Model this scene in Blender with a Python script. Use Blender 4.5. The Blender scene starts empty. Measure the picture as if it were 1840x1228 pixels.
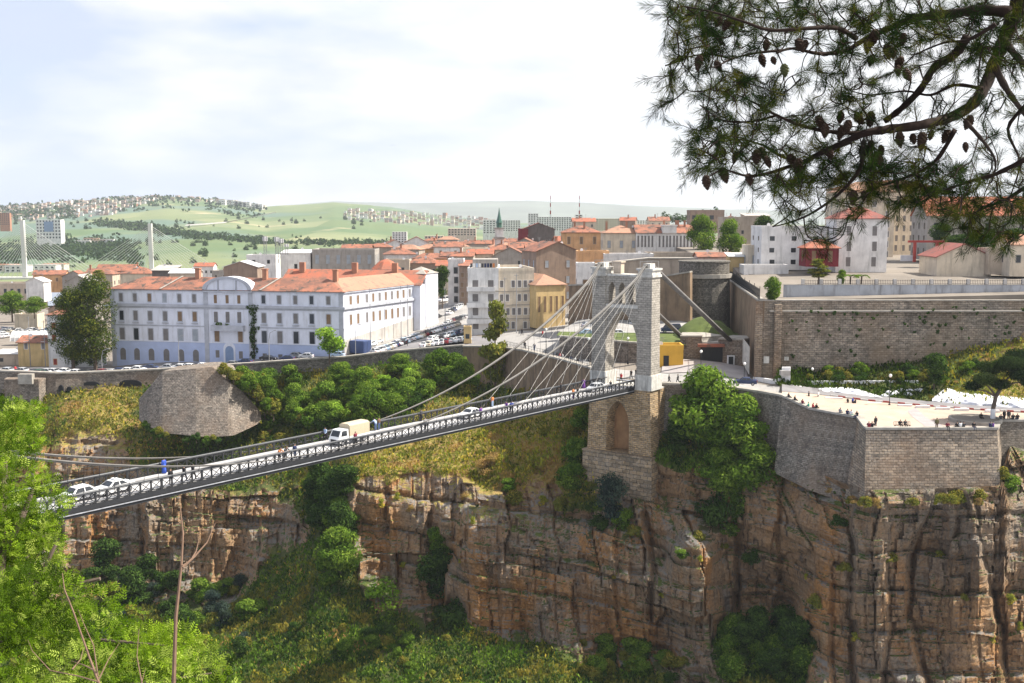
import bpy, math, random
import numpy as np
from mathutils import Vector, Matrix
from mathutils.geometry import tessellate_polygon
S = bpy.context.scene
COL = S.collection
# ------------------------------------------------------------------ camera, sky, sun, exposure
F = 2000.0
TH = math.atan((614 - 385) / F)
CT, ST = math.cos(TH), math.sin(TH)
cam = bpy.data.cameras.new('camera'); co = bpy.data.objects.new('camera', cam); COL.objects.link(co)
cam.sensor_width = 36; cam.lens = 36 * F / 1840; cam.clip_end = 60000; cam.clip_start = 0.5
co.rotation_euler = (math.pi / 2 - TH, 0, 0)
S.camera = co
S.render.resolution_x, S.render.resolution_y = 1024, 683
S.view_settings.view_transform = 'Standard'; S.view_settings.look = 'None'
S.view_settings.gamma = 1; S.view_settings.exposure = 1.25
SUN_AZ, SUN_EL = math.radians(84), math.radians(50)     # azimuth clockwise from +Y
W = bpy.data.worlds.new('World'); S.world = W; W.use_nodes = True
wn = W.node_tree; wn.nodes.clear()
def wadd(t, **k):
    n = wn.nodes.new(t)
    for a, b in k.items(): setattr(n, a, b)
    return n
sky = wadd('ShaderNodeTexSky', sky_type='NISHITA', sun_disc=False, sun_elevation=SUN_EL, sun_rotation=SUN_AZ, dust_density=2.0)
tc = wadd('ShaderNodeTexCoord')
mp = wadd('ShaderNodeMapping'); mp.inputs['Scale'].default_value = (2.6, 2.6, 9.0); mp.inputs['Location'].default_value = (0.35, 0.2, 0.1)
nz = wadd('ShaderNodeTexNoise'); nz.inputs['Scale'].default_value = 1.3; nz.inputs['Detail'].default_value = 7; nz.inputs['Roughness'].default_value = 0.58
rp = wadd('ShaderNodeValToRGB'); rp.color_ramp.elements[0].position = 0.30; rp.color_ramp.elements[1].position = 0.56
rp.color_ramp.elements[0].color = (0.58, 0.58, 0.58, 1)
nz2 = wadd('ShaderNodeTexNoise'); nz2.inputs['Scale'].default_value = 1.9; nz2.inputs['Detail'].default_value = 6
sx = wadd('ShaderNodeSeparateXYZ')
m1 = wadd('ShaderNodeMath', operation='MULTIPLY_ADD'); m1.inputs[1].default_value = 0.50; m1.inputs[2].default_value = 0.10   # more open cloud to the west
m2 = wadd('ShaderNodeMath', operation='ADD')
rc = wadd('ShaderNodeValToRGB'); rc.color_ramp.elements[0].position = 0.36; rc.color_ramp.elements[1].position = 0.56
rc.color_ramp.elements[0].color = (3.3, 3.75, 4.75, 1); rc.color_ramp.elements[1].color = (5.2, 5.2, 5.3, 1)
mx = wadd('ShaderNodeMixRGB')
bg = wadd('ShaderNodeBackground'); bg.inputs['Strength'].default_value = 0.086
wo = wadd('ShaderNodeOutputWorld')
L = wn.links.new
L(tc.outputs['Generated'], mp.inputs[0]); L(mp.outputs[0], nz.inputs['Vector']); L(mp.outputs[0], nz2.inputs['Vector'])
L(nz.outputs['Fac'], rp.inputs[0]); L(rp.outputs[0], mx.inputs[0]); L(tc.outputs['Generated'], sx.inputs[0])
L(sx.outputs['X'], m1.inputs[0]); L(nz2.outputs['Fac'], m2.inputs[0]); L(m1.outputs[0], m2.inputs[1])
L(m2.outputs[0], rc.inputs[0]); L(rc.outputs[0], mx.inputs[2]); L(sky.outputs[0], mx.inputs[1])
L(mx.outputs[0], bg.inputs[0]); L(bg.outputs[0], wo.inputs[0])
sl = bpy.data.lights.new('sun', 'SUN'); sl.energy = 4.3; sl.angle = math.radians(0.6); sl.color = (1, 0.94, 0.84)
so = bpy.data.objects.new('sun', sl); COL.objects.link(so)
SUN = Vector((math.sin(SUN_AZ) * math.cos(SUN_EL), math.cos(SUN_AZ) * math.cos(SUN_EL), math.sin(SUN_EL)))
so.rotation_euler = SUN.to_track_quat('Z', 'Y').to_euler()
so.location = (0, 0, 80)

# ------------------------------------------------------------------ helpers
def ray(px, py):
    a, b = (px - 920) / F, (614 - py) / F
    return a, CT + b * ST, -ST + b * CT
def P(px, py, d):
    x, y, z = ray(px, py); t = d / y
    return Vector((x * t, d, z * t))
def PZ(px, py, z):
    x, y, zz = ray(px, py); t = z / zz
    return Vector((x * t, y * t, z))
def ZP(py, d):
    _, y, z = ray(920, py); return d * z / y
def pix(p):
    dz = p[1] * CT - p[2] * ST; uy = p[1] * ST + p[2] * CT
    return 920 + F * p[0] / dz, 614 - F * uy / dz
def Pn(px, py, d):                       # the same on arrays
    a, b = (px - 920) / F, (614 - py) / F
    t = d / (CT + b * ST)
    return np.stack([a * t, d + 0 * a, (-ST + b * CT) * t], -1)
LAB = []
def tag(o, label, cat, group=None, kind=None, same=False):
    o['label'] = label; o['category'] = cat
    if group: o['group'] = group
    o['kind'] = kind or 'thing'
    LAB.append((o, same))
    return o
def thing(name, label, cat, loc=(0, 0, 0), rz=0, group=None, same=False):
    o = bpy.data.objects.new(name, None); COL.objects.link(o)
    o.location = loc; o.rotation_euler = (0, 0, rz); o.empty_display_size = 0.2
    return tag(o, label, cat, group, None, same)
def struct(o): o['kind'] = 'structure'; return o
def link(name, me, parent=None, loc=None, rz=0):
    o = bpy.data.objects.new(name, me); COL.objects.link(o)
    if loc is not None: o.location = loc
    if rz: o.rotation_euler = (0, 0, rz)
    if parent is not None: o.parent = parent
    return o
def auto_uv(me):
    n = len(me.polygons)
    if not n: return
    uv = me.uv_layers.new(name='UVMap')
    nl = len(me.loops)
    vi = np.empty(nl, np.int32); me.loops.foreach_get('vertex_index', vi)
    co_ = np.empty(len(me.vertices) * 3, np.float32); me.vertices.foreach_get('co', co_); co_ = co_.reshape(-1, 3)
    nr = np.empty(n * 3, np.float32); me.polygons.foreach_get('normal', nr); nr = nr.reshape(-1, 3)
    lt = np.empty(n, np.int32); me.polygons.foreach_get('loop_total', lt)
    pl = np.repeat(nr, lt, axis=0); p = co_[vi]
    h = np.hypot(pl[:, 0], pl[:, 1]) + 1e-9
    tx, ty = -pl[:, 1] / h, pl[:, 0] / h
    up = np.abs(pl[:, 2]) > 0.8
    u = np.where(up, p[:, 0], p[:, 0] * tx + p[:, 1] * ty); v = np.where(up, p[:, 1], p[:, 2])
    uv.data.foreach_set('uv', np.stack([u, v], -1).astype(np.float32).ravel())
class MB:
    def __init__(s): s.v = []; s.f = []; s.m = []
    def add(s, vs, fs, m=0):
        b = len(s.v); s.v += [tuple(v) for v in vs]
        for f in fs: s.f.append([i + b for i in f]); s.m.append(m)
        return s
    def quad(s, a, b, c, d, m=0): return s.add([a, b, c, d], [(0, 1, 2, 3)], m)
    def box(s, x0, x1, y0, y1, z0, z1, m=0, fr=None):
        vs = [(x, y, z) for z in (z0, z1) for y in (y0, y1) for x in (x0, x1)]
        if fr: vs = [fr(*v) for v in vs]
        return s.add(vs, [(0, 2, 3, 1), (4, 5, 7, 6), (0, 1, 5, 4), (2, 6, 7, 3), (0, 4, 6, 2), (1, 3, 7, 5)], m)
    def prism(s, poly, z0, z1, m=0, top=True, bottom=False):
        n = len(poly); zb = z0 if isinstance(z0, (list, tuple)) else [z0] * n; zt = z1 if isinstance(z1, (list, tuple)) else [z1] * n
        vs = [(p[0], p[1], zb[i]) for i, p in enumerate(poly)] + [(p[0], p[1], zt[i]) for i, p in enumerate(poly)]
        fs = [(i, (i + 1) % n, n + (i + 1) % n, n + i) for i in range(n)]
        if top: fs.append(tuple(range(n, 2 * n)))
        if bottom: fs.append(tuple(range(n - 1, -1, -1)))
        return s.add(vs, fs, m)
    def tube(s, pts, r, n=6, m=0, cap=True):
        pts = [Vector(p) for p in pts]; k = len(pts); rs = r if isinstance(r, (list, tuple)) else [r] * k
        vs = []; up = None
        for i, p in enumerate(pts):
            t = (pts[min(i + 1, k - 1)] - pts[max(i - 1, 0)])
            t = t.normalized() if t.length > 1e-9 else Vector((0, 0, 1))
            if up is None: up = t.orthogonal().normalized()
            up = (up - t * up.dot(t)); up = up.normalized() if up.length > 1e-6 else t.orthogonal().normalized()
            q = t.cross(up)
            for j in range(n):
                a = 2 * math.pi * j / n; vs.append(p + (up * math.cos(a) + q * math.sin(a)) * rs[i])
        fs = [(i * n + j, i * n + (j + 1) % n, (i + 1) * n + (j + 1) % n, (i + 1) * n + j) for i in range(k - 1) for j in range(n)]
        if cap: fs += [tuple(range(n - 1, -1, -1)), tuple(range((k - 1) * n, k * n))]
        return s.add(vs, fs, m)
    def plate(s, outer, holes, fr, c0, c1, m=0, mh=None):
        """polygon with holes in the (a,b) plane made solid between c0 and c1; fr maps (a,b,c) to 3-D"""
        loops = [outer] + list(holes)
        tri = tessellate_polygon([[Vector((p[0], p[1], 0)) for p in l] for l in loops])
        flat = [p for l in loops for p in l]; n = len(flat)
        vs = [fr(p[0], p[1], c0) for p in flat] + [fr(p[0], p[1], c1) for p in flat]
        s.add(vs, [tuple(t) for t in tri] + [tuple(n + i for i in reversed(t)) for t in tri], m)
        b = 0
        for li, l in enumerate(loops):
            k = len(l)
            vs2 = [fr(p[0], p[1], c) for c in (c0, c1) for p in l]
            s.add(vs2, [(i, (i + 1) % k, k + (i + 1) % k, k + i) for i in range(k)], m if li == 0 or mh is None else mh)
        return s
    def lathe(s, prof, n=8, c=(0, 0, 0), m=0):
        vs = [(c[0] + r * math.cos(2 * math.pi * j / n), c[1] + r * math.sin(2 * math.pi * j / n), c[2] + z) for r, z in prof for j in range(n)]
        k = len(prof)
        return s.add(vs, [(i * n + j, i * n + (j + 1) % n, (i + 1) * n + (j + 1) % n, (i + 1) * n + j) for i in range(k - 1) for j in range(n)]
                     + [tuple(range(n - 1, -1, -1)), tuple(range((k - 1) * n, k * n))], m)
    def mesh(s, name, mats, smooth=False, fix=True):
        me = bpy.data.meshes.new(name); me.from_pydata(s.v, [], s.f)
        for m in (mats if isinstance(mats, (list, tuple)) else [mats]): me.materials.append(m)
        me.polygons.foreach_set('material_index', s.m)
        if smooth: me.polygons.foreach_set('use_smooth', [True] * len(s.f))
        me.update()
        if fix:
            import bmesh
            bm = bmesh.new(); bm.from_mesh(me); bmesh.ops.remove_doubles(bm, verts=bm.verts, dist=1e-4)
            bmesh.ops.recalc_face_normals(bm, faces=bm.faces); bm.to_mesh(me); bm.free()
        auto_uv(me); me.update()
        return me
    def build(s, name, mats, parent=None, smooth=False, loc=None, rz=0, fix=True):
        return link(name, s.mesh(name, mats, smooth, fix), parent, loc, rz)
def np_mesh(name, verts, faces, mats, cols=None, attrs=None, smooth=False, uv=False):
    """verts (n,3), faces (m,k): one mesh straight from arrays"""
    me = bpy.data.meshes.new(name); k = faces.shape[1]; m = len(faces)
    me.vertices.add(len(verts)); me.vertices.foreach_set('co', np.ascontiguousarray(verts, np.float32).ravel())
    me.loops.add(m * k); me.loops.foreach_set('vertex_index', np.ascontiguousarray(faces, np.int32).ravel())
    me.polygons.add(m); me.polygons.foreach_set('loop_start', np.arange(0, m * k, k, dtype=np.int32))
    me.polygons.foreach_set('use_smooth', np.full(m, smooth))
    me.update(calc_edges=True)
    for a in (mats if isinstance(mats, (list, tuple)) else [mats]): me.materials.append(a)
    if cols is not None:
        at = me.color_attributes.new('tint', 'FLOAT_COLOR', 'POINT')
        at.data.foreach_set('color', np.concatenate([cols, np.ones((len(cols), 1))], 1).astype(np.float32).ravel())
    for nm, ar in (attrs or {}).items():
        at = me.attributes.new(nm, 'FLOAT', 'POINT'); at.data.foreach_set('value', ar.astype(np.float32))
    if uv: auto_uv(me)
    return me
def copy_tree(o, name=None):
    c = o.copy(); COL.objects.link(c)
    for ch in list(o.children):
        d = copy_tree(ch); d.parent = c; d.matrix_parent_inverse = ch.matrix_parent_inverse.copy()
    return c
# numpy noise
def _h(x, y, z, sd):
    n = (x * 374761393 + y * 668265263 + z * 1274126177 + sd * 974634777) & 0xffffffff
    n = ((n ^ (n >> 13)) * 1274126177) & 0xffffffff
    n = ((n ^ (n >> 16)) * 2246822519) & 0xffffffff
    return ((n ^ (n >> 15)) & 0xffffff) / float(0xffffff)
def vn(x, y, z=0, sd=0):
    x, y, z = np.broadcast_arrays(np.asarray(x, float), np.asarray(y, float), np.asarray(z, float))
    xi, yi, zi = np.floor(x).astype(np.int64), np.floor(y).astype(np.int64), np.floor(z).astype(np.int64)
    f = [a - b for a, b in ((x, xi), (y, yi), (z, zi))]; f = [a * a * (3 - 2 * a) for a in f]
    r = 0
    for i in (0, 1):
        for j in (0, 1):
            for k in (0, 1):
                r = r + _h(xi + i, yi + j, zi + k, sd) * (f[0] if i else 1 - f[0]) * (f[1] if j else 1 - f[1]) * (f[2] if k else 1 - f[2])
    return r
def fbm(x, y, z=0, o=4, sd=0):
    s, a, t = 0, 1.0, 0
    for i in range(o):
        s = s + a * vn(np.asarray(x) * 2 ** i, np.asarray(y) * 2 ** i, np.asarray(z) * 2 ** i, sd + i); t += a; a *= 0.5
    return s / t
class RBF:
    def __init__(s, pts, vals, k=100.0):
        s.p = np.asarray(pts, float) / k; s.k = k; n = len(s.p)
        A = np.linalg.norm(s.p[:, None] - s.p[None], axis=-1)
        M = np.zeros((n + 3, n + 3)); M[:n, :n] = A; M[:n, n] = 1; M[:n, n + 1:] = s.p; M[n, :n] = 1; M[n + 1:, :n] = s.p.T
        v = np.asarray(vals, float).reshape(n, -1)
        s.w = np.linalg.solve(M + np.eye(n + 3) * 1e-9, np.concatenate([v, np.zeros((3, v.shape[1]))]))
    def __call__(s, x, y):
        q = np.stack([np.asarray(x, float).ravel(), np.asarray(y, float).ravel()], -1) / s.k
        out = np.empty((len(q), s.w.shape[1])); n = len(s.p)
        for i in range(0, len(q), 20000):
            b = q[i:i + 20000]; A = np.linalg.norm(b[:, None] - s.p[None], axis=-1)
            out[i:i + 20000] = A @ s.w[:n] + s.w[n] + b @ s.w[n + 1:]
        return out

# ------------------------------------------------------------------ materials
class NT:
    def __init__(s, name):
        s.m = bpy.data.materials.new(name); s.m.use_nodes = True; s.t = s.m.node_tree; s.b = s.t.nodes['Principled BSDF']
        s.b.inputs['Roughness'].default_value = 0.85; s.b.inputs['Specular IOR Level'].default_value = 0.25
        s.tc = s.t.nodes.new('ShaderNodeTexCoord')
    def n(s, ty, ins=None, **kw):
        x = s.t.nodes.new(ty)
        for k, v in kw.items(): setattr(x, k, v)
        for k, v in (ins or {}).items(): s.put(x.inputs[k], v)
        return x
    def put(s, sock, v):
        if isinstance(v, bpy.types.NodeSocket): s.t.links.new(v, sock)
        elif isinstance(v, (tuple, list)) and len(v) == 3 and sock.type == 'RGBA': sock.default_value = (*v, 1)
        else: sock.default_value = v
    def noise(s, sc, det=4, ro=0.55, vec=None, out='Fac'):
        i = {'Scale': sc, 'Detail': det, 'Roughness': ro}
        i['Vector'] = vec if vec is not None else s.tc.outputs['Object']
        return s.n('ShaderNodeTexNoise', i).outputs[out]
    def scaled(s, sc, src='Object'):
        return s.n('ShaderNodeMapping', {'Vector': s.tc.outputs[src], 'Scale': sc}).outputs[0]
    def ramp(s, f, a, b, c0=(0, 0, 0), c1=(1, 1, 1)):
        r = s.n('ShaderNodeValToRGB', {'Fac': f}); e = r.color_ramp.elements
        e[0].position, e[1].position = a, b; e[0].color = (*c0, 1); e[1].color = (*c1, 1)
        return r.outputs[0]
    def mix(s, f, a, b, bl='MIX'):
        return s.n('ShaderNodeMixRGB', {0: f, 1: a, 2: b}, blend_type=bl).outputs[0]
    def base(s, c): s.put(s.b.inputs['Base Color'], c)
    def bump(s, h, st=0.4, di=0.1):
        s.put(s.b.inputs['Normal'], s.n('ShaderNodeBump', {'Height': h, 'Strength': st, 'Distance': di}).outputs[0])
def plain(name, c, ro=0.8, var=0.25, sc=0.8, spec=0.25, metal=0, stain=None):
    t = NT(name); t.b.inputs['Roughness'].default_value = ro; t.b.inputs['Specular IOR Level'].default_value = spec; t.b.inputs['Metallic'].default_value = metal
    if var:
        f = t.ramp(t.noise(sc, 5, 0.6), 0.3, 0.72)
        k = 1 - var
        col = t.mix(f, tuple(x * k for x in c), tuple(min(1, x * (1 + var * 0.35)) for x in c))
        if stain:
            g = t.ramp(t.noise(1.0, 6, 0.65, t.scaled((0.9, 0.9, 0.16))), 0.50, 0.72)
            col = t.mix(g, col, stain)
        t.base(col)
    else: t.base(c)
    return t.m
def stone(name, c1, c2, mo, bw, bh, stain=(0.08, 0.075, 0.065), amt=0.5, ms=0.03, rough=0.9, warm=None, vr=0.42):
    t = NT(name); t.b.inputs['Roughness'].default_value = rough
    uv = t.tc.outputs['UV']
    dist = t.n('ShaderNodeVectorMath', {0: t.n('ShaderNodeTexNoise', {'Vector': uv, 'Scale': 1.7, 'Detail': 2}).outputs['Color'], 1: (0.34, 0.15, 0)}, operation='MULTIPLY').outputs[0]
    vec = t.n('ShaderNodeVectorMath', {0: uv, 1: dist}, operation='ADD').outputs[0]
    b = t.n('ShaderNodeTexBrick', {'Vector': vec, 'Color1': c1, 'Color2': c2, 'Mortar': mo, 'Scale': 1.0, 'Mortar Size': ms, 'Mortar Smooth': 0.3, 'Brick Width': bw, 'Row Height': bh})
    n1 = t.noise(0.12, 6, 0.65); n2 = t.noise(3.2, 3, 0.6)
    col = t.mix(t.ramp(n2, 0.3, 0.7), b.outputs['Color'], t.mix(0.5, b.outputs['Color'], (0.5, 0.46, 0.4)), 'MIX')
    vo = t.n('ShaderNodeTexVoronoi', {'Vector': t.n('ShaderNodeMapping', {'Vector': vec, 'Scale': (1.1 / bw, 1.0 / bh, 1)}).outputs[0], 'Scale': 1.0}).outputs['Color']
    col = t.mix(0.75, col, t.mix(t.n('ShaderNodeSeparateColor', {0: vo}).outputs[0], (vr, vr * .98, vr * .95), (1.15, 1.12, 1.08)), 'MULTIPLY')
    if warm: col = t.mix(t.ramp(t.noise(0.09, 4, 0.6), 0.45, 0.65), col, t.mix(0.55, col, warm))
    st = t.ramp(t.noise(0.5, 7, 0.7, t.scaled((1, 1, 0.28))), 0.5, 0.74)
    k = t.n('ShaderNodeMath', {0: st, 1: amt}, operation='MULTIPLY').outputs[0]
    col = t.mix(k, col, stain)
    col = t.mix(t.ramp(n1, 0.35, 0.7), t.mix(0.25, col, (0.02, 0.02, 0.02)), col)
    t.base(col)
    hb = t.n('ShaderNodeMath', {0: n2, 1: b.outputs['Fac']}, operation='SUBTRACT').outputs[0]
    t.bump(hb, 0.7, 0.06)
    return t.m
def leafmat(name, tr=0.35):
    t = NT(name); a = t.n('ShaderNodeAttribute', attribute_name='tint')
    t.t.nodes.remove(t.b)
    d = t.n('ShaderNodeBsdfDiffuse', {'Color': a.outputs['Color']}); r = t.n('ShaderNodeBsdfTranslucent', {'Color': t.mix(1.0, a.outputs['Color'], (1.0, 1.15, 0.55), 'MULTIPLY')})
    o = t.t.nodes['Material Output']
    t.put(o.inputs[0], t.n('ShaderNodeMixShader', {0: tr, 1: d.outputs[0], 2: r.outputs[0]}).outputs[0])
    return t.m
M = {}
M['tower'] = stone('pale limestone blocks', (0.45, 0.42, 0.38), (0.36, 0.335, 0.305), (0.16, 0.15, 0.135), 0.95, 0.42, (0.16, 0.15, 0.14), 0.3, 0.05, vr=0.68)
M['trim'] = plain('pale dressed stone', (0.58, 0.56, 0.52), 0.85, 0.3, 1.2, stain=(0.25, 0.24, 0.22))
M['pier'] = stone('ochre sandstone blocks', (0.62, 0.40, 0.18), (0.44, 0.29, 0.135), (0.13, 0.095, 0.06), 0.9, 0.36, (0.12, 0.09, 0.06), 0.35, 0.05)
M['plinth'] = stone('big ochre blocks', (0.48, 0.33, 0.18), (0.30, 0.22, 0.14), (0.06, 0.048, 0.036), 1.5, 0.75, (0.1, 0.08, 0.06), 0.5, 0.06)
M['ochre_plaster'] = plain('ochre render', (0.42, 0.24, 0.12), 0.9, 0.35, 0.4, stain=(0.25, 0.14, 0.08))
M['rubble'] = stone('grey brown rubble', (0.36, 0.29, 0.24), (0.17, 0.14, 0.12), (0.06, 0.05, 0.045), 0.7, 0.34, (0.05, 0.045, 0.042), 0.6, 0.05, warm=(0.24, 0.155, 0.10))
M['bastion'] = stone('grey ashlar', (0.52, 0.395, 0.275), (0.24, 0.18, 0.13), (0.055, 0.045, 0.038), 0.85, 0.40, (0.06, 0.05, 0.045), 0.55, 0.05, warm=(0.27, 0.15, 0.08))
M['flank'] = stone('grey rubble flank', (0.34, 0.29, 0.24), (0.13, 0.115, 0.10), (0.06, 0.053, 0.047), 0.6, 0.28, (0.03, 0.028, 0.027), 0.8, 0.05, warm=(0.2, 0.14, 0.095))
M['fort'] = stone('weathered fort rubble', (0.44, 0.36, 0.29), (0.21, 0.18, 0.15), (0.07, 0.06, 0.052), 0.9, 0.42, (0.05, 0.043, 0.038), 0.75, 0.05, warm=(0.27, 0.19, 0.12))
M['brownwall'] = plain('brown rendered wall', (0.25, 0.175, 0.115), 0.9, 0.4, 0.25, stain=(0.10, 0.075, 0.055))
M['darkwall'] = stone('dark mossy wall', (0.13, 0.12, 0.11), (0.07, 0.066, 0.06), (0.045, 0.042, 0.038), 0.6, 0.3, (0.04, 0.04, 0.035), 0.7, 0.04)
M['coping'] = plain('stone coping', (0.36, 0.33, 0.29), 0.9, 0.35, 0.8)
M['concwall'] = plain('blue grey concrete', (0.42, 0.44, 0.48), 0.9, 0.3, 0.25, stain=(0.2, 0.2, 0.21))
M['white'] = plain('white wall paint', (0.80, 0.79, 0.80), 0.85, 0.12, 0.3, stain=(0.62, 0.6, 0.58))
M['hotelwhite'] = plain('hotel white paint', (0.70, 0.715, 0.80), 0.85, 0.14, 0.25, stain=(0.52, 0.52, 0.56))
M['hotelblue'] = plain('hotel pale blue paint', (0.46, 0.53, 0.74), 0.85, 0.15, 0.3)
M['hotelgrey'] = plain('hotel grey mouldings', (0.45, 0.46, 0.51), 0.85, 0.25, 0.5)
M['greyband'] = plain('grey render band', (0.50, 0.47, 0.44), 0.9, 0.25, 0.3, stain=(0.3, 0.28, 0.26))
WALLC = {'cream': (0.66, 0.57, 0.45), 'white': (0.76, 0.74, 0.72), 'grey': (0.36, 0.33, 0.30), 'brown': (0.30, 0.22, 0.17), 'orange': (0.64, 0.38, 0.20), 'pink': (0.66, 0.50, 0.44),
         'beige': (0.52, 0.43, 0.34), 'dark': (0.15, 0.13, 0.12), 'ochre': (0.62, 0.45, 0.22), 'red': (0.20, 0.03, 0.04), 'brick': (0.40, 0.20, 0.13), 'stone': (0.40, 0.34, 0.28)}
for k, c in WALLC.items(): M['w_' + k] = plain(k + ' plaster', c, 0.9, 0.25, 0.35, stain=tuple(x * 0.6 for x in c))
def rooftile(name, c1, c2, c3, sc=1.0):
    t = NT(name); wv = t.n('ShaderNodeTexWave', {'Vector': t.tc.outputs['UV'], 'Scale': 1.3 * sc, 'Distortion': 0.6, 'Detail': 1}, bands_direction='X')
    f = t.ramp(t.noise(0.16, 8, 0.7), 0.42, 0.58); g = t.ramp(t.noise(0.42, 7, 0.72), 0.52, 0.60)
    col = t.mix(f, c1, c2); col = t.mix(g, col, c3)
    col = t.mix(t.n('ShaderNodeMath', {0: wv.outputs['Fac'], 1: 0.35}, operation='MULTIPLY').outputs[0], col, t.mix(0.6, col, (0.05, 0.02, 0.01)))
    t.base(col); t.bump(wv.outputs['Fac'], 0.4, 0.08); return t.m
M['roof_old'] = rooftile('weathered red tiles', (0.36, 0.15, 0.095), (0.19, 0.10, 0.075), (0.085, 0.07, 0.06))
M['roof_red'] = rooftile('bright red tiles', (0.42, 0.135, 0.08), (0.32, 0.135, 0.09), (0.20, 0.115, 0.085))
M['roof_pale'] = rooftile('pale orange tiles', (0.43, 0.23, 0.155), (0.36, 0.21, 0.145), (0.26, 0.17, 0.125))
M['roof_maroon'] = rooftile('maroon tiles', (0.30, 0.10, 0.08), (0.24, 0.09, 0.075), (0.18, 0.09, 0.08))
M['flatroof'] = plain('grey flat roof', (0.42, 0.39, 0.36), 0.95, 0.35, 0.3)
M['sheet'] = plain('pale sheet metal roof', (0.62, 0.61, 0.60), 0.6, 0.25, 0.4)
M['asphalt'] = plain('asphalt', (0.22, 0.21, 0.215), 0.95, 0.3, 0.3)
M['road'] = plain('pale worn road', (0.33, 0.315, 0.30), 0.95, 0.25, 0.25)
M['deckroad'] = plain('pale bridge deck asphalt', (0.46, 0.45, 0.45), 0.9, 0.2, 0.6)
M['paving'] = plain('pinkish beige paving', (0.44, 0.34, 0.27), 0.92, 0.2, 0.35)
M['paving2'] = plain('grey paving strip', (0.34, 0.31, 0.305), 0.92, 0.2, 0.5)
M['iron'] = plain('dark painted iron', (0.018, 0.019, 0.022), 0.6, 0.3, 2.0, 0.4)
M['irontop'] = plain('worn iron top rail', (0.045, 0.048, 0.055), 0.45, 0.3, 2.0, 0.5)
M['flange'] = plain('grey steel flange', (0.33, 0.34, 0.37), 0.6, 0.35, 1.5)
M['cable'] = plain('weathered steel cable', (0.155, 0.145, 0.135), 0.7, 0.3, 0.7, 0.4)
M['cabledark'] = plain('dark backstay cable', (0.16, 0.15, 0.145), 0.7, 0.3, 0.7)
M['wire'] = plain('pale wire rope', (0.42, 0.40, 0.37), 0.5, 0.1, 1)
M['glass'] = plain('dark window glass', (0.03, 0.034, 0.04), 0.15, 0, 1, 0.5)
M['shutter'] = plain('grey brown shutters', (0.20, 0.185, 0.18), 0.7, 0.25, 0.6)
M['shutblue'] = plain('faded blue shutters', (0.34, 0.37, 0.41), 0.7, 0.25, 0.6)
M['shutbrown'] = plain('brown shutters', (0.23, 0.15, 0.09), 0.7, 0.25, 0.6)
M['shutred'] = plain('red shutters', (0.30, 0.055, 0.04), 0.7, 0.25, 0.6)
M['doorblue'] = plain('blue door', (0.22, 0.30, 0.46), 0.6, 0.15, 0.6)
M['yellow'] = plain('yellow ochre paint', (0.70, 0.40, 0.06), 0.8, 0.15, 0.5)
M['redpaint'] = plain('red painted steel', (0.32, 0.055, 0.045), 0.6, 0.2, 0.5)
M['black'] = plain('black', (0.02, 0.02, 0.022), 0.7, 0)
M['tyre'] = plain('tyre rubber', (0.02, 0.02, 0.021), 0.9, 0)
M['rim'] = plain('alloy rim', (0.45, 0.45, 0.47), 0.35, 0, metal=0.7)
M['lamp'] = plain('headlamp lens', (0.7, 0.7, 0.72), 0.15, 0, spec=0.6)
M['tail'] = plain('tail lamp lens', (0.35, 0.02, 0.02), 0.2, 0, spec=0.6)
M['globe'] = plain('white lamp globe', (0.85, 0.83, 0.8), 0.3, 0)
M['tarp'] = plain('white tarpaulin', (0.80, 0.80, 0.84), 0.5, 0.12, 0.5)
M['wood'] = plain('weathered wood', (0.18, 0.12, 0.08), 0.8, 0.3, 1)
M['bark'] = plain('grey brown bark', (0.14, 0.105, 0.08), 0.95, 0.4, 3)
M['pinebark'] = plain('pine bark', (0.03, 0.018, 0.013), 0.95, 0.5, 12)
M['cone'] = plain('pine cone', (0.055, 0.033, 0.022), 0.9, 0.5, 30)
M['conegreen'] = plain('unripe pine cone', (0.13, 0.14, 0.06), 0.8, 0.4, 30)
M['twig'] = plain('bare reddish bark', (0.20, 0.125, 0.085), 0.85, 0.3, 5)
M['leaf'] = leafmat('foliage'); M['needle'] = leafmat('pine needles', 0.2)
M['crate'] = plain('blue container', (0.06, 0.09, 0.2), 0.6, 0.2, 0.5)
M['steel'] = plain('galvanised steel', (0.30, 0.30, 0.31), 0.5, 0.2, 1)
M['conc'] = plain('pale concrete', (0.60, 0.59, 0.57), 0.85, 0.15, 0.05)
M['hedge_rail'] = M['iron']
for k, c in {'white': (0.80, 0.80, 0.80), 'silver': (0.48, 0.49, 0.51), 'grey': (0.2, 0.205, 0.215), 'black': (0.022, 0.022, 0.026), 'navy': (0.03, 0.045, 0.11), 'darkred': (0.22, 0.02, 0.025),
             'cream': (0.66, 0.60, 0.47), 'green': (0.05, 0.12, 0.09), 'lightblue': (0.36, 0.48, 0.62)}.items():
    M['car_' + k] = plain(k + ' car paint', c, 0.28, 0.0, 1, 0.5)
CLO = {'blue': (0.04, 0.09, 0.42), 'black': (0.02, 0.02, 0.024), 'dark grey': (0.06, 0.06, 0.065), 'white': (0.75, 0.75, 0.75), 'red': (0.5, 0.04, 0.05), 'orange': (0.55, 0.2, 0.07), 'purple': (0.16, 0.06, 0.28),
       'light blue': (0.35, 0.45, 0.62), 'navy': (0.025, 0.035, 0.09), 'olive': (0.13, 0.11, 0.05), 'green': (0.05, 0.3, 0.22), 'grey': (0.26, 0.26, 0.27), 'brown': (0.13, 0.08, 0.05), 'maroon': (0.2, 0.03, 0.05), 'denim': (0.09, 0.13, 0.24), 'lilac': (0.42, 0.36, 0.6), 'beige': (0.5, 0.42, 0.3)}
for k, c in CLO.items(): M['c_' + k] = plain(k + ' cloth', c, 0.9, 0.15, 4)
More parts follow.
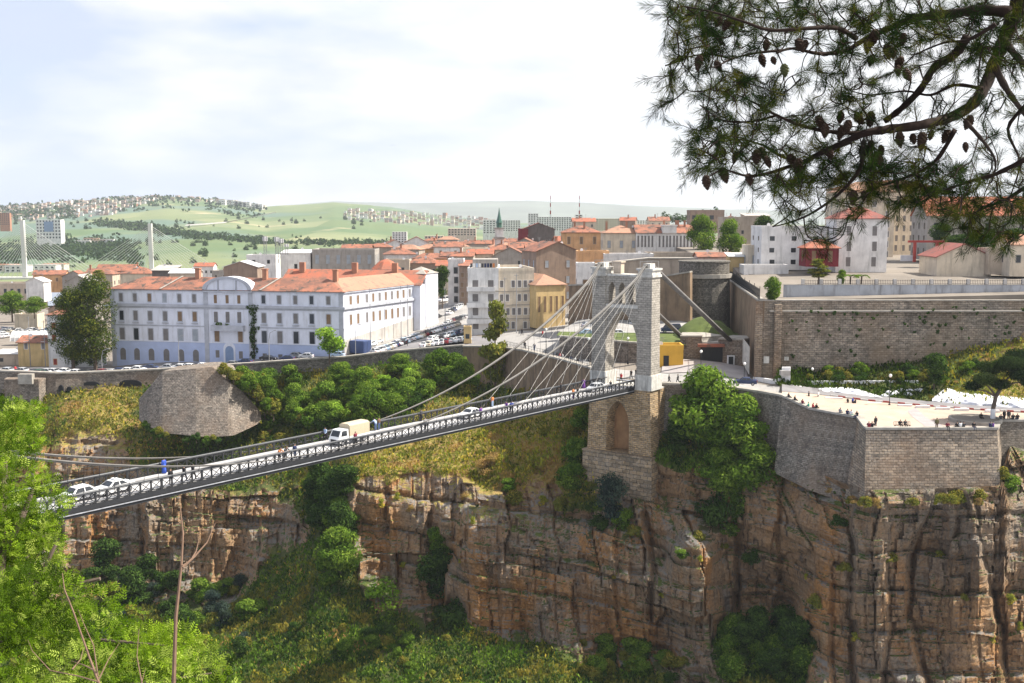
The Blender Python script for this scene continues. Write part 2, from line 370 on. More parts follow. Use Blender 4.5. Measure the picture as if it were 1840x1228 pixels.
M['skin'] = plain('skin', (0.42, 0.26, 0.18), 0.6, 0)
M['hair'] = plain('dark hair', (0.02, 0.015, 0.012), 0.6, 0)
# limestone, scree and turf of the gorge, mixed by the rock and dry attributes
def gorge_mat():
    t = NT('gorge rock and turf'); at = lambda n: t.n('ShaderNodeAttribute', attribute_name=n).outputs['Fac']
    ob = t.tc.outputs['Object']
    streak = t.noise(0.9, 6, 0.7, t.scaled((1.0, 1.0, 0.22))); big = t.noise(0.055, 5, 0.6); fine = t.noise(2.2, 6, 0.7); lay = t.noise(1.0, 4, 0.7, t.scaled((0.05, 0.05, 1.6)))
    rock = t.mix(t.ramp(big, 0.40, 0.62), (0.47, 0.285, 0.145), (0.33, 0.265, 0.20))
    rock = t.mix(t.ramp(streak, 0.48, 0.70), rock, (0.46, 0.26, 0.12))
    rock = t.mix(t.ramp(t.noise(0.75, 6, 0.7, t.scaled((1.5, 1.5, 0.2))), 0.53, 0.68), rock, (0.05, 0.04, 0.036))
    rock = t.mix(t.ramp(t.noise(0.085, 5, 0.65, t.scaled((1, 1, 0.6))), 0.50, 0.64), rock, (0.50, 0.245, 0.085))
    rock = t.mix(t.ramp(t.noise(0.11, 6, 0.7, t.scaled((1.3, 1.3, 0.5))), 0.56, 0.70), rock, (0.20, 0.17, 0.145))
    rock = t.mix(t.ramp(lay, 0.60, 0.70), rock, (0.30, 0.25, 0.21))
    rock = t.mix(t.ramp(fine, 0.35, 0.6), t.mix(0.45, rock, (0.02, 0.016, 0.012)), rock)
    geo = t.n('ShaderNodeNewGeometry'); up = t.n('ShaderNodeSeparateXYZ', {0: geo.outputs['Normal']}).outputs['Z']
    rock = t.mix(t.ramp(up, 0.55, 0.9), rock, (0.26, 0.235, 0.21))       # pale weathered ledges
    g1 = t.ramp(t.noise(0.16, 6, 0.65), 0.36, 0.64); g2 = t.ramp(t.noise(0.5, 6, 0.7), 0.4, 0.62)
    green = t.mix(g2, (0.055, 0.11, 0.02), (0.16, 0.20, 0.032)); green = t.mix(g1, green, (0.085, 0.085, 0.03))
    dry = t.mix(g2, (0.42, 0.28, 0.10), (0.30, 0.28, 0.06)); dry = t.mix(t.ramp(t.noise(0.3, 5, 0.7), 0.5, 0.66), dry, (0.27, 0.15, 0.065))
    dn = t.n('ShaderNodeMath', {0: at('dry'), 1: t.n('ShaderNodeMath', {0: t.noise(0.22, 5, 0.65), 1: 0.5}, operation='SUBTRACT').outputs[0]}, operation='ADD').outputs[0]
    turf = t.mix(t.ramp(dn, 0.4, 0.62), green, dry)
    rn = t.n('ShaderNodeMath', {0: at('rock'), 1: t.n('ShaderNodeMath', {0: t.n('ShaderNodeMath', {0: t.noise(0.3, 6, 0.7), 1: 0.5}, operation='SUBTRACT').outputs[0], 1: 1.3}, operation='MULTIPLY').outputs[0]}, operation='ADD').outputs[0]
    rn = t.n('ShaderNodeMath', {0: rn, 1: t.n('ShaderNodeMath', {0: t.ramp(up, 0.5, 0.8), 1: 0.55}, operation='MULTIPLY').outputs[0]}, operation='SUBTRACT').outputs[0]
    f = t.ramp(rn, 0.42, 0.52)
    t.base(t.mix(f, turf, rock))
    h = t.n('ShaderNodeMath', {0: fine, 1: streak}, operation='ADD').outputs[0]; h = t.n('ShaderNodeMath', {0: h, 1: lay}, operation='ADD').outputs[0]
    t.bump(h, 1.0, 0.8)
    return t.m
M['gorge'] = gorge_mat()
def field_mat():
    t = NT('far fields'); at = t.n('ShaderNodeAttribute', attribute_name='dry').outputs['Fac']
    v = t.n('ShaderNodeTexVoronoi', {'Vector': t.scaled((0.0035, 0.0011, 0.0)), 'Scale': 1.0, 'Randomness': 1.0}).outputs['Color']
    sep = t.n('ShaderNodeSeparateColor', {0: v}).outputs[0]
    c = t.mix(t.ramp(sep, 0.2, 0.8), (0.11, 0.15, 0.062), (0.195, 0.215, 0.105))
    c = t.mix(t.ramp(t.noise(0.0016, 7, 0.6), 0.45, 0.6), c, (0.09, 0.14, 0.06))
    c = t.mix(t.ramp(t.noise(0.004, 5, 0.6), 0.62, 0.7), c, (0.40, 0.33, 0.20))
    c = t.mix(at, c, (0.10, 0.15, 0.11)); t.base(c); return t.m
M['fields'] = field_mat()
M['farrange'] = plain('far range', (0.16, 0.18, 0.14), 0.95, 0.4, 0.0015)
M['soil'] = plain('town ground', (0.22, 0.19, 0.16), 0.95, 0.3, 0.1)
M['turf'] = plain('rough turf', (0.10, 0.13, 0.035), 0.95, 0.55, 0.35)
# ------------------------------------------------------------------ gorge: slopes and cliffs
GC = [  # px, py, depth m, rock, dry
 (-300,700,284,0,.3),(0,700,273,0,.3),(100,703,271,0,.4),(160,697,272,0,.5),(250,692,274,0,.4),(350,690,275,0,.4),(470,690,275,0,.3),(500,675,276,0,.2),(620,668,277,0,.2),(700,656,277,0,.2),(830,650,271,0,.3),
 (860,690,262,0,.3),(900,700,255,0,.3),(950,705,245,0,.3),(1000,702,234,0,.2),(1060,700,222,0,.3),(1120,705,216,0,.3),(1150,705,214,0,.3),
 (1190,790,203,0,.1),(1300,800,196,0,.1),(1400,838,188,.5,.5),(1450,852,181.5,.9,.4),(1520,876,174.3,.9,.4),(1560,888,168,1,.3),(1680,884,168,1,.3),(1795,880,168,.8,.3),(1815,800,178,.9,.2),(1900,815,181,.9,.2),(2150,820,190,.9,.2),
 (1120,830,207,.2,.3),(1050,910,203,.4,.3),(1180,830,199,.5,.2),
 (640,800,236,0,.5),(700,740,250,0,.3),(800,730,250,0,.5),(900,740,243,0,.6),(1000,740,226,0,.7),(1000,820,214,.1,1),(900,820,219,.05,1),(800,840,220,.1,.9),(700,860,220,.2,.8),(640,868,221,.3,.5),
 (660,885,218,1,.5),(740,885,217,1,.5),(830,885,216,.9,.6),(660,1030,214,1,.2),(740,1075,207,1,.2),(800,1075,205,1,.2),(640,960,217,1,.3),
 (760,900,215,.8,.8),(900,880,213,.35,.8),(980,870,210,.5,.8),
 (835,950,206,1,.3),(860,925,208,1,.5),(950,920,206,1,.5),(1050,940,201,.9,.3),(1150,930,196,1,.2),(1200,900,196,.8,.2),
 (826,1000,203,1,.2),(832,1080,201,1,.2),(812,1000,211,.6,.1),(812,1090,208,.3,.2),
 (850,1105,198,1,.2),(950,1135,194,1,.2),(1100,1165,189,1,.2),(1190,1170,186,1,.2),(1000,1000,197,1,.2),(1000,1080,194,1,.2),(1140,1000,190,1,.2),(1140,1100,187,1,.2),
 (1195,1000,192,1,.1),(1212,1000,182,1,.2),(1245,985,181,1,.2),(1282,1000,182,1,.2),(1245,1110,179,1,.2),(1300,1000,189,.9,.1),(1250,960,189,.8,.2),
 (1350,930,186,1,.2),(1400,880,187,1,.3),(1400,1000,184,1,.2),(1350,1080,187,1,.1),(1420,1090,185,.9,.1),(1300,1130,184,.2,.0),(1350,1145,181,0,0),(1420,1140,180,0,0),(1350,1228,168,0,0),(1300,1330,155,0,0),(1430,1228,170,.1,0),
 (1235,1200,176,1,.2),(1260,1260,172,1,.2),(1170,1230,176,.1,.1),
 (1455,900,178,1,.2),(1462,1000,174,1,.2),(1445,1100,171,1,.2),(1480,1228,166,1,.2),(1520,910,171,1,.2),(1560,1000,166.3,1,.2),(1560,1228,164,1,.2),(1560,1400,161,1,.2),(1640,1000,169.5,1,.1),(1640,1120,168,1,.1),
 (1700,920,166.8,1,.2),(1700,1050,164.8,1,.2),(1700,1228,163,1,.2),(1840,920,168.5,1,.2),(1830,1050,168,1,.2),(1840,1228,164,1,.2),(2100,1000,170,1,.2),(2100,1300,164,1,.2),
 (640,1228,178,0,.3),(500,1228,180,0,.3),(400,1228,184,0,.3),(640,1100,197,0,.25),(620,1020,207,0,.2),(560,1000,214,0,.3),(560,920,228,.1,.1),(600,960,217,0,.0),(850,1150,193,0,.4),(850,1228,178,0,.2),(1000,1228,174,0,.2),(980,1180,184,0,.3),(1150,1290,168,0,.2),(800,1350,158,0,.2),(500,1350,160,0,.2),(200,1350,170,0,.2),
 (560,885,236,.5,.5),(400,895,238,.8,.5),(250,915,240,.9,.4),(150,930,242,.9,.3),(540,965,234,.9,.3),(400,1040,233,.9,.2),(300,1060,233,.9,.2),(150,1050,235,.9,.2),(450,950,236,1,.2),(250,990,237,1,.2),
 (470,1070,219,0,.3),(300,1110,222,0,.2),(150,1110,225,0,.2),(300,1228,195,0,.2),(0,1228,205,0,.2),(0,1000,238,.5,.2),(0,900,245,.3,.4),(-300,1000,245,.5,.2),(-300,1350,180,0,.2),
 (200,740,262,0,.8),(120,740,262,0,.6),(200,785,254,.35,.7),(400,810,250,0,.15),(400,860,243,.1,.3),(520,760,258,0,.3),(560,820,246,0,.5),(100,800,255,.6,.5),(180,840,248,.9,.4),(300,770,256,0,.25)]
GC_ = np.array(GC)
GR = RBF(GC_[:, :2], GC_[:, 2:])
def gd(px, py):
    return GR([px], [py])[0, 0]
TOPX = np.array([-320, 0, 100, 160, 250, 470, 500, 620, 700, 830, 860, 900, 950, 1000, 1060, 1150, 1195, 1300, 1400, 1450, 1520, 1560, 1680, 1795, 1815, 1900, 2200.])
TOPY = np.array([700, 700, 703, 697, 692, 688, 675, 668, 656, 650, 690, 700, 705, 702, 700, 705, 785, 795, 834, 846, 872, 884, 881, 876, 800, 815, 820.])
gx = np.arange(-320, 2160, 2.6); NR = 330
gt = np.linspace(0, 1, NR) ** 1.0
PX = np.repeat(gx[None], NR, 0); YT = np.interp(gx, TOPX, TOPY) - 3
PY = YT[None] + (1400 - YT[None]) * gt[:, None]
o_ = GR(PX, PY); D = o_[:, 0].reshape(PX.shape); RK = np.clip(o_[:, 1].reshape(PX.shape), 0, 1); DR = np.clip(o_[:, 2].reshape(PX.shape), 0, 1)
p3 = Pn(PX, PY, D); X, Y, Z = p3[..., 0], p3[..., 1], p3[..., 2]
q = X + 0.10 * (Y - 190)
butt = 1 - np.abs(2 * vn(q / 9.0, Z / 45.0, 0, 3) - 1)                      # big rounded buttresses
butt2 = 1 - np.abs(2 * vn(q / 4.2, Z / 26.0, 0, 9) - 1)
zz = Z + 1.6 * vn(q / 14.0, Z / 30, 0, 5) + 0.35 * vn(q / 2.0, Z / 4, 0, 6) + 0.03 * q
lay = np.zeros_like(zz)
for th, am, sd in ((15.0, 3.0, 11), (6.1, 1.1, 12), (1.9, 0.30, 13)):
    k = np.floor(zz / th + 0.5 * vn(q / 30, 0, 0, sd)).astype(np.int64); fr = zz / th - np.floor(zz / th)
    cw = (th * 0.42 + 0.9) * (0.7 + 0.6 * vn(k * 0.7, q / 25, 0, sd + 5))
    cu = (q / cw + 7.3 * _h(k, k * 0, k * 0, sd) + 0.25 * vn(q / 3, zz / 3, 0, sd + 40)); c = np.floor(cu).astype(np.int64); fc_ = cu - c; gv = np.clip(1 - np.minimum(fc_, 1 - fc_) * cw / 0.28, 0, 1)
    lay += am * (_h(k, c, c * 0, sd + 20) - 0.5) * 1.3 + am * {11: 0.7, 12: 2.2, 13: 1.0}[sd] * (_h(k, k * 0, k * 0, sd + 30) - 0.5)
    lay -= (0.25 + 0.28 * am) * gv * (_h(k, c, c * 0, sd + 60) > 0.5) + am * {11: 0.2, 12: 0.9, 13: 0.5}[sd] * np.clip(1 - np.abs(fr - 0.5) * -0 - np.minimum(fr, 1 - fr) * 9, 0, 1)          # open bedding joints
crack = np.clip(1 - np.abs(vn(q / 3.1, Z / 22, 0, 51) - 0.5) * 16, 0, 1)
fine = fbm(q / 1.6, Z / 1.1, Y / 2, 3, 61) - 0.5
disp_r = 4.4 * (butt - 0.55) + 2.0 * (butt2 - 0.5) + 3.0 * (fbm(q / 16, Z / 11, Y / 30, 3, 91) - 0.5) + lay - 0.5 * crack + 1.0 * fine
CL = [([(1525, 890), (1533, 990), (1528, 1100), (1538, 1240), (1545, 1400)], 7, 3.2), ([(1678, 886), (1658, 940), (1637, 995), (1632, 1108), (1668, 1228), (1690, 1400)], 9, 4.0), ([(1316, 890), (1324, 1000), (1320, 1120)], 7, 3.4), ([(1160, 925), (1172, 1000), (1168, 1110)], 8, 3.0), ([(1748, 890), (1762, 990), (1800, 1130), (1815, 1300)], 7, 3.0), ([(1592, 1010), (1600, 1110), (1590, 1228), (1600, 1400)], 6, 2.4), ([(1495, 1050), (1492, 1150), (1505, 1300)], 6, 2.2), ([(1402, 880), (1398, 960), (1405, 1060)], 5, 1.8), ([(1110, 950), (1102, 1040), (1115, 1130)], 5, 1.8), ([(985, 930), (978, 1010), (990, 1100)], 5, 1.6), ([(900, 940), (893, 1040), (905, 1110)], 5, 1.6), ([(775, 890), (770, 980), (778, 1060)], 7, 2.6), ([(700, 890), (694, 960), (702, 1040)], 4, 1.6), ([(250, 920), (262, 980), (255, 1040)], 6, 2.2), ([(390, 905), (384, 1040)], 5, 1.8)]
cleft = np.zeros_like(Z); wob = 9 * (fbm(Z / 7, X / 40, 0, 3, 95) - 0.5) + 7 * (_h(np.floor(zz / 2.6).astype(np.int64), 0 * np.floor(zz).astype(np.int64), 0 * np.floor(zz).astype(np.int64), 96) - .5); cmod = np.clip(2.2 * fbm(Z / 6.5, X / 12, 0, 3, 97) - .45, 0.1, 1.2)
for pl_, wd, am in CL:
    dm = np.full(Z.shape, 1e9); sd_s = np.zeros_like(Z)
    for (xa, ya), (xb, yb) in zip(pl_[:-1], pl_[1:]):
        t_ = np.clip(((PX - xa) * (xb - xa) + (PY - ya) * (yb - ya)) / ((xb - xa) ** 2 + (yb - ya) ** 2), 0, 1); dn_ = np.hypot(PX + wob - xa - t_ * (xb - xa), PY - ya - t_ * (yb - ya)); nb = dn_ < dm; sd_s = np.where(nb, np.sign(PX + wob - xa - t_ * (xb - xa)), sd_s); dm = np.minimum(dm, dn_)
    cleft += .75 * am * np.clip(1.15 - dm / wd * 1.1, 0, 1) ** .8 * cmod + .36 * am * sd_s * (1 if am % .4 > .15 else -1) * np.exp(-dm / 38) * np.clip(dm / 3, 0, 1)
k2 = np.floor(zz / .95).astype(np.int64); c2 = np.floor(q / 1.4 + 9 * _h(k2, k2 * 0, k2 * 0, 131)).astype(np.int64); k3 = np.floor(zz / 2.7 + .3).astype(np.int64); c3 = np.floor(q / 2.4 + 9 * _h(k3, k3 * 0, k3 * 0, 133)).astype(np.int64)
chunk = .75 * (_h(k2, c2, c2 * 0, 132) - .5) * (vn(q / 6, Z / 6, 0, 135) > .42) + 1.5 * (_h(k3, c3, c3 * 0, 134) - .5) * (vn(q / 9, Z / 9, 0, 136) > .5)
vert = np.interp(PX, [1180, 1440], [0, 1])
disp_r = 4.4 * (butt - 0.55) + 2.0 * (butt2 - 0.5) + 3.0 * (fbm(q / 16, Z / 11, Y / 30, 3, 91) - 0.5) + lay * (1 - .2 * vert) + chunk - 0.5 * crack + 1.0 * fine - cleft
disp_g = 2.2 * (fbm(X / 9, Z / 6, Y / 9, 4, 71) - 0.5) + 0.9 * (fbm(X / 2, Z / 1.5, Y / 2, 3, 72) - 0.5)
rkn = RK + 0.8 * (fbm(X / 5, Z / 4, Y / 5, 4, 81) - 0.5)
wr = np.clip((rkn - 0.3) / 0.35, 0, 1); wr = wr * wr * (3 - 2 * wr)
tap = np.clip(np.arange(NR) / 8.0, 0, 1)[:, None]
ND = D - (wr * disp_r + (1 - wr) * disp_g) * tap
p3 = Pn(PX, PY, ND)
idx = np.arange(PX.size).reshape(PX.shape)
fc = np.stack([idx[1:, :-1], idx[1:, 1:], idx[:-1, 1:], idx[:-1, :-1]], -1).reshape(-1, 4)
struct(link('cliffs', np_mesh('cliffs', p3.reshape(-1, 3), fc, M['gorge'], attrs={'rock': wr.ravel(), 'dry': DR.ravel()}, smooth=False)))
GP3, GRK, GDR, GPX, GPY = p3, wr, DR, PX, PY
def gp(px, py):
    """point on the gorge surface as built"""
    i = int(np.clip(round((px + 320) / 2.6), 0, len(gx) - 1)); j = int(np.clip(round((py - YT[i]) / (1400 - YT[i]) * (NR - 1)), 0, NR - 1))
    return Vector(p3[j, i])

# ------------------------------------------------------------------ town ground, roads, plaza
TG = [(-300,278,-38.6),(0,272,-39.5),(290,274,-39.4),(440,276,-38.3),(620,278,-36.9),(700,278,-35.5),(830,272,-33.2),(890,265,-32.4),(940,248,-31.4),(1010,228,-31.0),(1068,215,-31.2),(1120,211,-31.5),(1200,205,-31.7),(1310,200,-31.9),(1405,190,-32.6),
 (203,300,-41.2),(410,294,-39.5),(619,287,-36.9),(765,325,-32.8),(830,300,-32.2),(840,354,-31),(840,450,-27),(960,300,-30.5),(1000,340,-29),
 (0,300,-41.5),(40,420,-45.5),(-200,420,-45),(0,600,-56),(0,1000,-84),(300,1000,-84),(300,600,-46),(300,400,-40),(600,1000,-75),(600,600,-33),(600,400,-34),(900,600,-26),(900,1000,-45),
 (1100,600,-19),(1100,1000,-32),(1100,360,-27),(1100,250,-30),(1200,250,-29),(1300,235,-30),(1360,215,-32),(1260,275,-27),(1250,330,-22),(1250,450,-17),(1400,600,-12),(1800,1000,-20),(2200,1000,-20),(2200,600,-10)]
TG_ = np.array(TG, float)
TR = RBF(np.stack([TG_[:, 0], TG_[:, 1]], -1), TG_[:, 2])
RTX = np.array([-320, 0, 290, 440, 620, 700, 830, 890, 940, 1010, 1068, 1120, 1200, 1310, 1405.]); RTD = np.array([278, 272, 274, 276, 278, 278, 272, 265, 248, 228, 215, 211, 205, 200, 190.])
def tz(px, d): return TR([px], [d])[0, 0]
def G(px, d, dz=0.0):
    """point of the town ground seen in column px at depth d"""
    z = tz(px, d); x = (px - 920) / F * (d * CT - z * ST)
    return Vector((x, d, z + dz))
def Gpy(px, py):
    """point of the town ground under pixel (px,py)"""
    lo = np.interp(px, RTX, RTD); best = None
    for d in np.arange(lo - 1, 700, 1.0):
        if 614 - py is not None:
            z = tz(px, d)
            _, y = pix((0, d, z))
            if y <= py: return G(px, d)
    return G(px, 400)
tx_ = np.linspace(-320, 1405, 150); tt = np.linspace(0, 1, 60) ** 1.6
dd = np.interp(tx_, RTX, RTD)[None] + (1050 - np.interp(tx_, RTX, RTD)[None]) * tt[:, None]
PXX = np.repeat(tx_[None], 60, 0); ZT = TR(PXX, dd)[:, 0].reshape(dd.shape)
v = np.stack([(PXX - 920) / F * (dd * CT - ZT * ST), dd, ZT], -1)
ix = np.arange(dd.size).reshape(dd.shape)
tf = np.stack([ix[:-1, :-1], ix[:-1, 1:], ix[1:, 1:], ix[1:, :-1]], -1).reshape(-1, 4)
struct(link('town_ground', np_mesh('town_ground', v.reshape(-1, 3), tf, M['soil'], uv=True)))
def strip(name, A, B, mat, n=1, lift=0.0):
    """structure sheet between two polylines of 3-D points"""
    mb = MB()
    for i in range(len(A) - 1):
        mb.quad(Vector(A[i]) + Vector((0, 0, lift)), Vector(A[i + 1]) + Vector((0, 0, lift)), Vector(B[i + 1]) + Vector((0, 0, lift)), Vector(B[i]) + Vector((0, 0, lift)))
    return struct(mb.build(name, mat))
def gline(pts, n=10, dz=0.0):
    out = []
    for (a, da), (b, db) in zip(pts[:-1], pts[1:]):
        for i in range(n): out.append(G(a + (b - a) * i / n, da + (db - da) * i / n, dz))
    out.append(G(*pts[-1], dz)); return out
strip('hotel_road', gline([(-320, 279), (0, 273), (290, 275), (440, 277), (620, 279), (700, 279), (830, 273), (890, 266)]), gline([(-320, 300), (0, 297), (203, 297), (410, 293), (619, 286), (700, 308), (830, 300), (890, 285)]), M['asphalt'], lift=0.07)
strip('lot_paving', gline([(619, 286), (700, 292), (800, 298), (842, 300)]), gline([(619, 287.5), (765, 326), (800, 380), (842, 440)]), M['road'], lift=0.12)
strip('upper_road', gline([(890, 266), (940, 249), (1010, 229), (1068, 216), (1120, 212), (1200, 206), (1310, 201), (1405, 191)]), gline([(890, 300), (960, 292), (1025, 330), (1060, 226), (1120, 221), (1200, 216), (1330, 213), (1400, 205)]), M['road'], lift=0.08)
strip('forecourt', gline([(1188, 216.3), (1250, 214.5), (1345, 211)]), gline([(1192, 231), (1250, 228), (1340, 225)]), M['paving2'], lift=0.2)
# plaza
PZZ = -33.5
PE = [P(1405, 713, 190), PZ(1455, 736, -32.9), PZ(1541, 752, -33.2), PZ(1556, 772, PZZ), PZ(1792, 772, PZZ), PZ(1797, 758, PZZ), PZ(1990, 756, PZZ)]
PB = [P(1405, 704, 195.5), PZ(1460, 708, -32.7), PZ(1560, 721, -33.1), PZ(1660, 730, PZZ), PZ(1750, 737, PZZ), PZ(1840, 742, PZZ), PZ(1990, 748, PZZ)]
mb = MB()
def lp(A, t):
    k = t * (len(A) - 1); i = min(int(k), len(A) - 2); return A[i].lerp(A[i + 1], k - i)
for i in range(60):
    for j in range(6):
        q_ = [lp(PE, a).lerp(lp(PB, a), b) for a, b in ((i / 60, j / 6), ((i + 1) / 60, j / 6), ((i + 1) / 60, (j + 1) / 6), (i / 60, (j + 1) / 6))]
        mb.quad(*q_)
struct(mb.build('plaza_paving', M['paving']))
strip('paving_strip', [PZ(1622, 730, PZZ), PZ(1640, 750, PZZ), PZ(1668, 771, PZZ)], [PZ(1643, 731, PZZ), PZ(1665, 751, PZZ), PZ(1706, 771, PZZ)], M['paving2'], lift=0.03)
RB = [P(1405, 691, 205.5), PZ(1460, 697, -32.5), PZ(1560, 711, -33), PZ(1660, 721, -33.35), PZ(1750, 729, -33.35), PZ(1840, 735, -33.35), PZ(1990, 742, -33.35)]
strip('plaza_road', PB, RB, M['asphalt'], lift=0.06)
# red and white kerb blocks between road and plaza
mb = MB()
pts = [lp(PB, i / 90) for i in range(91)]
for i in range(20, 88):
    a, b = pts[i], pts[i + 1]; d_ = Vector((0, 0.3, 0)); u_ = Vector((0, 0, 0.28)); m = (i // 2) % 2
    mb.add([a, b, b + d_, a + d_, a + u_, b + u_, b + d_ + u_, a + d_ + u_], [(0, 1, 5, 4), (4, 5, 6, 7), (3, 7, 6, 2), (0, 4, 7, 3), (1, 2, 6, 5)], m)
struct(mb.build('kerb', [M['conc'], M['redpaint']]))
# embankment of turf between fort wall and plaza road
EC = [(1400,691,205.5,0),(1460,697,207.6,0),(1560,711,202,0),(1660,721,198,0),(1750,729,193.5,0),(1840,735,190,0),(2000,742,186.5,0),(1400,668,211.5,0),(1470,672,212.2,0),(1560,665,212.3,0),(1660,650,212.3,0),(1750,630,212.3,0),(1840,612,212.3,0),(2000,590,212.3,0),(1560,690,208,0),(1660,690,207,0),(1750,688,204,0),(1840,690,202,0)]
ER = RBF([e[:2] for e in EC], [e[2] for e in EC])
ex = np.linspace(1400, 2000, 150); eb = np.interp(ex, [1400, 1460, 1560, 1660, 1750, 1840, 2000], [693, 699, 713, 723, 731, 737, 744]); et = np.interp(ex, [1400, 1470, 1560, 1660, 1750, 1840, 2000], [666, 668, 660, 646, 626, 608, 586])
EPX = np.repeat(ex[None], 40, 0); EPY = eb[None] + (et - eb)[None] * np.linspace(0, 1, 40)[:, None]
ED = ER(EPX, EPY)[:, 0].reshape(EPX.shape)
e3 = Pn(EPX, EPY, ED); ED2 = ED - 0.9 * (fbm(e3[..., 0] / 3, e3[..., 1] / 3, 0, 4, 7) - 0.5); e3 = Pn(EPX, EPY, ED2)
ei = np.arange(EPX.size).reshape(EPX.shape)
ef = np.stack([ei[:-1, :-1], ei[:-1, 1:], ei[1:, 1:], ei[1:, :-1]], -1).reshape(-1, 4)
struct(link('embankment', np_mesh('embankment', e3.reshape(-1, 3), ef, M['gorge'], attrs={'rock': np.zeros(EPX.size), 'dry': np.clip((EPX.ravel() - 1640) / 300, 0.2, .7)})))
def ep(px, py): return P(px, py, ER([px], [py])[0, 0])

# ------------------------------------------------------------------ retaining walls and bastions
def wall(name, label, cat, tops, bots, mat, thick=1.2, cap=0.35, capmat=None, nsub=1, group=None, lip=0.25):
    """solid wall whose front face runs from tops to bots (lists of 3-D points); the coping is a part"""
    mb = MB(); tops = [Vector(p) for p in tops]; bots = [Vector(p) for p in bots]; n = len(tops)
    nrm = []
    for i in range(n):
        t = tops[min(i + 1, n - 1)] - tops[max(i - 1, 0)]; nrm.append(Vector((-t.y, t.x, 0)).normalized() * thick)
    for i in range(n - 1):
        a, b, c, d = tops[i], tops[i + 1], bots[i + 1], bots[i]
        mb.quad(d, c, b, a); mb.quad(a, b, b + nrm[i + 1], a + nrm[i]); mb.quad(a + nrm[i], b + nrm[i + 1], c + nrm[i + 1], d + nrm[i])
    mb.quad(tops[0], tops[0] + nrm[0], bots[0] + nrm[0], bots[0]); mb.quad(tops[-1], bots[-1], bots[-1] + nrm[-1], tops[-1] + nrm[-1])
    o = mb.build(name, mat); tag(o, label, cat, group)
    if cap:
        mc = MB(); z = Vector((0, 0, cap)); e = Vector((0, 0, -0.002))
        for i in range(n - 1):
            f0, f1 = -nrm[i].normalized() * lip, -nrm[i + 1].normalized() * lip
            a, b = tops[i] + f0 + e, tops[i + 1] + f1 + e; c, d = tops[i + 1] + nrm[i + 1] * 1.05 + e, tops[i] + nrm[i] * 1.05 + e
            mc.add([a, b, c, d, a + z, b + z, c + z, d + z], [(0, 1, 5, 4), (4, 5, 6, 7), (2, 3, 7, 6), (0, 4, 7, 3), (1, 2, 6, 5), (3, 2, 1, 0)])
        mc.build('coping', capmat or M['coping'], o)
    return o
def poly(ctrl, n):
    out = []
    for a, b in zip(ctrl[:-1], ctrl[1:]):
        for i in range(n): out.append(tuple(a[k] + (b[k] - a[k]) * i / n for k in range(len(a))))
    out.append(tuple(ctrl[-1])); return out
def wall_px(name, label, cat, ctrl, mat, batter=0.0, **kw):
    """ctrl: (px, py_top, depth, py_bottom)"""
    c = poly(ctrl, 4)
    tops = [P(a, b, d) for a, b, d, e in c]; bots = [P(a, e, d - batter) for a, b, d, e in c]
    return wall(name, label, cat, tops, bots, mat, **kw)
wall_px('retaining_wall', 'long low grey rubble wall under the road with two arches and drain holes', 'wall', [(-300, 668, 277, 730), (0, 668, 272, 725), (100, 672, 270, 725), (150, 671, 271.5, 722), (290, 665, 274, 720), (440, 655, 276, 712), (455, 654, 276.2, 710)], M['rubble'], 0.6)
wall_px('retaining_wall', 'dark mossy stone wall holding up the car park above the thicket', 'wall', [(455, 654, 276.2, 710), (530, 648.5, 277.2, 695), (620, 643, 278, 690), (700, 633, 278, 685), (832, 622, 272, 676)], M['darkwall'], 0.6)
wall_px('retaining_wall', 'curved brown rendered wall under the road behind the suspension cables', 'wall', [(832, 624, 271.8, 700), (890, 624, 265, 720), (940, 631, 248, 725), (1010, 648, 228, 725), (1068, 665, 215, 725), (1100, 671, 211, 725)], M['brownwall'], 0.4)
wall_px('retaining_wall', 'tall grey wall under the road between bridge tower and bastion, half hidden by trees', 'wall', [(1172, 690, 205.5, 850), (1230, 693, 202.5, 850), (1300, 697, 199, 850), (1360, 705, 194.5, 860), (1404, 713, 190.3, 865)], M['flank'], 1.0, lip=0.1)
# arches, buttress and box on the low wall
def mark(parent, name, px, py, d, w, h, arch=False, mat=None, dep=0.25):
    p = P(px, py, d); mb = MB(); k = 8
    if arch: o = [(-w / 2, 0), (w / 2, 0), (w / 2, h * 0.45)] + [(w / 2 * math.cos(a * math.pi / k), h * 0.45 + h * 0.55 * math.sin(a * math.pi / k)) for a in range(1, k)] + [(-w / 2, h * 0.45)]
    else: o = [(-w / 2, 0), (w / 2, 0), (w / 2, h), (-w / 2, h)]
    mb.plate(o, [], lambda a, b, c: (p.x + a, p.y + c, p.z + b), -dep, dep)
    return mb.build(name, mat or M['black'], parent)
RW = bpy.data.objects['retaining_wall']
for px, py, d, w, h in ((110, 704, 269.6, 1.2, 1.7), (125, 704, 270.1, 1.2, 1.3), (165, 693, 271.0, 3.8, 1.0), (235, 693.5, 272.4, 5.4, 1.5)):
    mark(RW, 'arch', px, py, d, w, h, True)
mb = MB(); p = P(46, 672, 269.6); mb.prism([(p.x - 5, p.y + 1), (p.x - 4.2, p.y - 2.6), (p.x + 4.2, p.y - 2.6), (p.x + 5, p.y + 1)], p.z - 9, p.z - 1.0); mb.build('buttress', M['rubble'], RW)
mb = MB(); p = P(47, 690, 266.6); mb.box(p.x - 1.7, p.x + 1.7, p.y - 0.6, p.y + 1, p.z, p.z + 2.4); mb.build('outfall_box', M['coping'], RW)
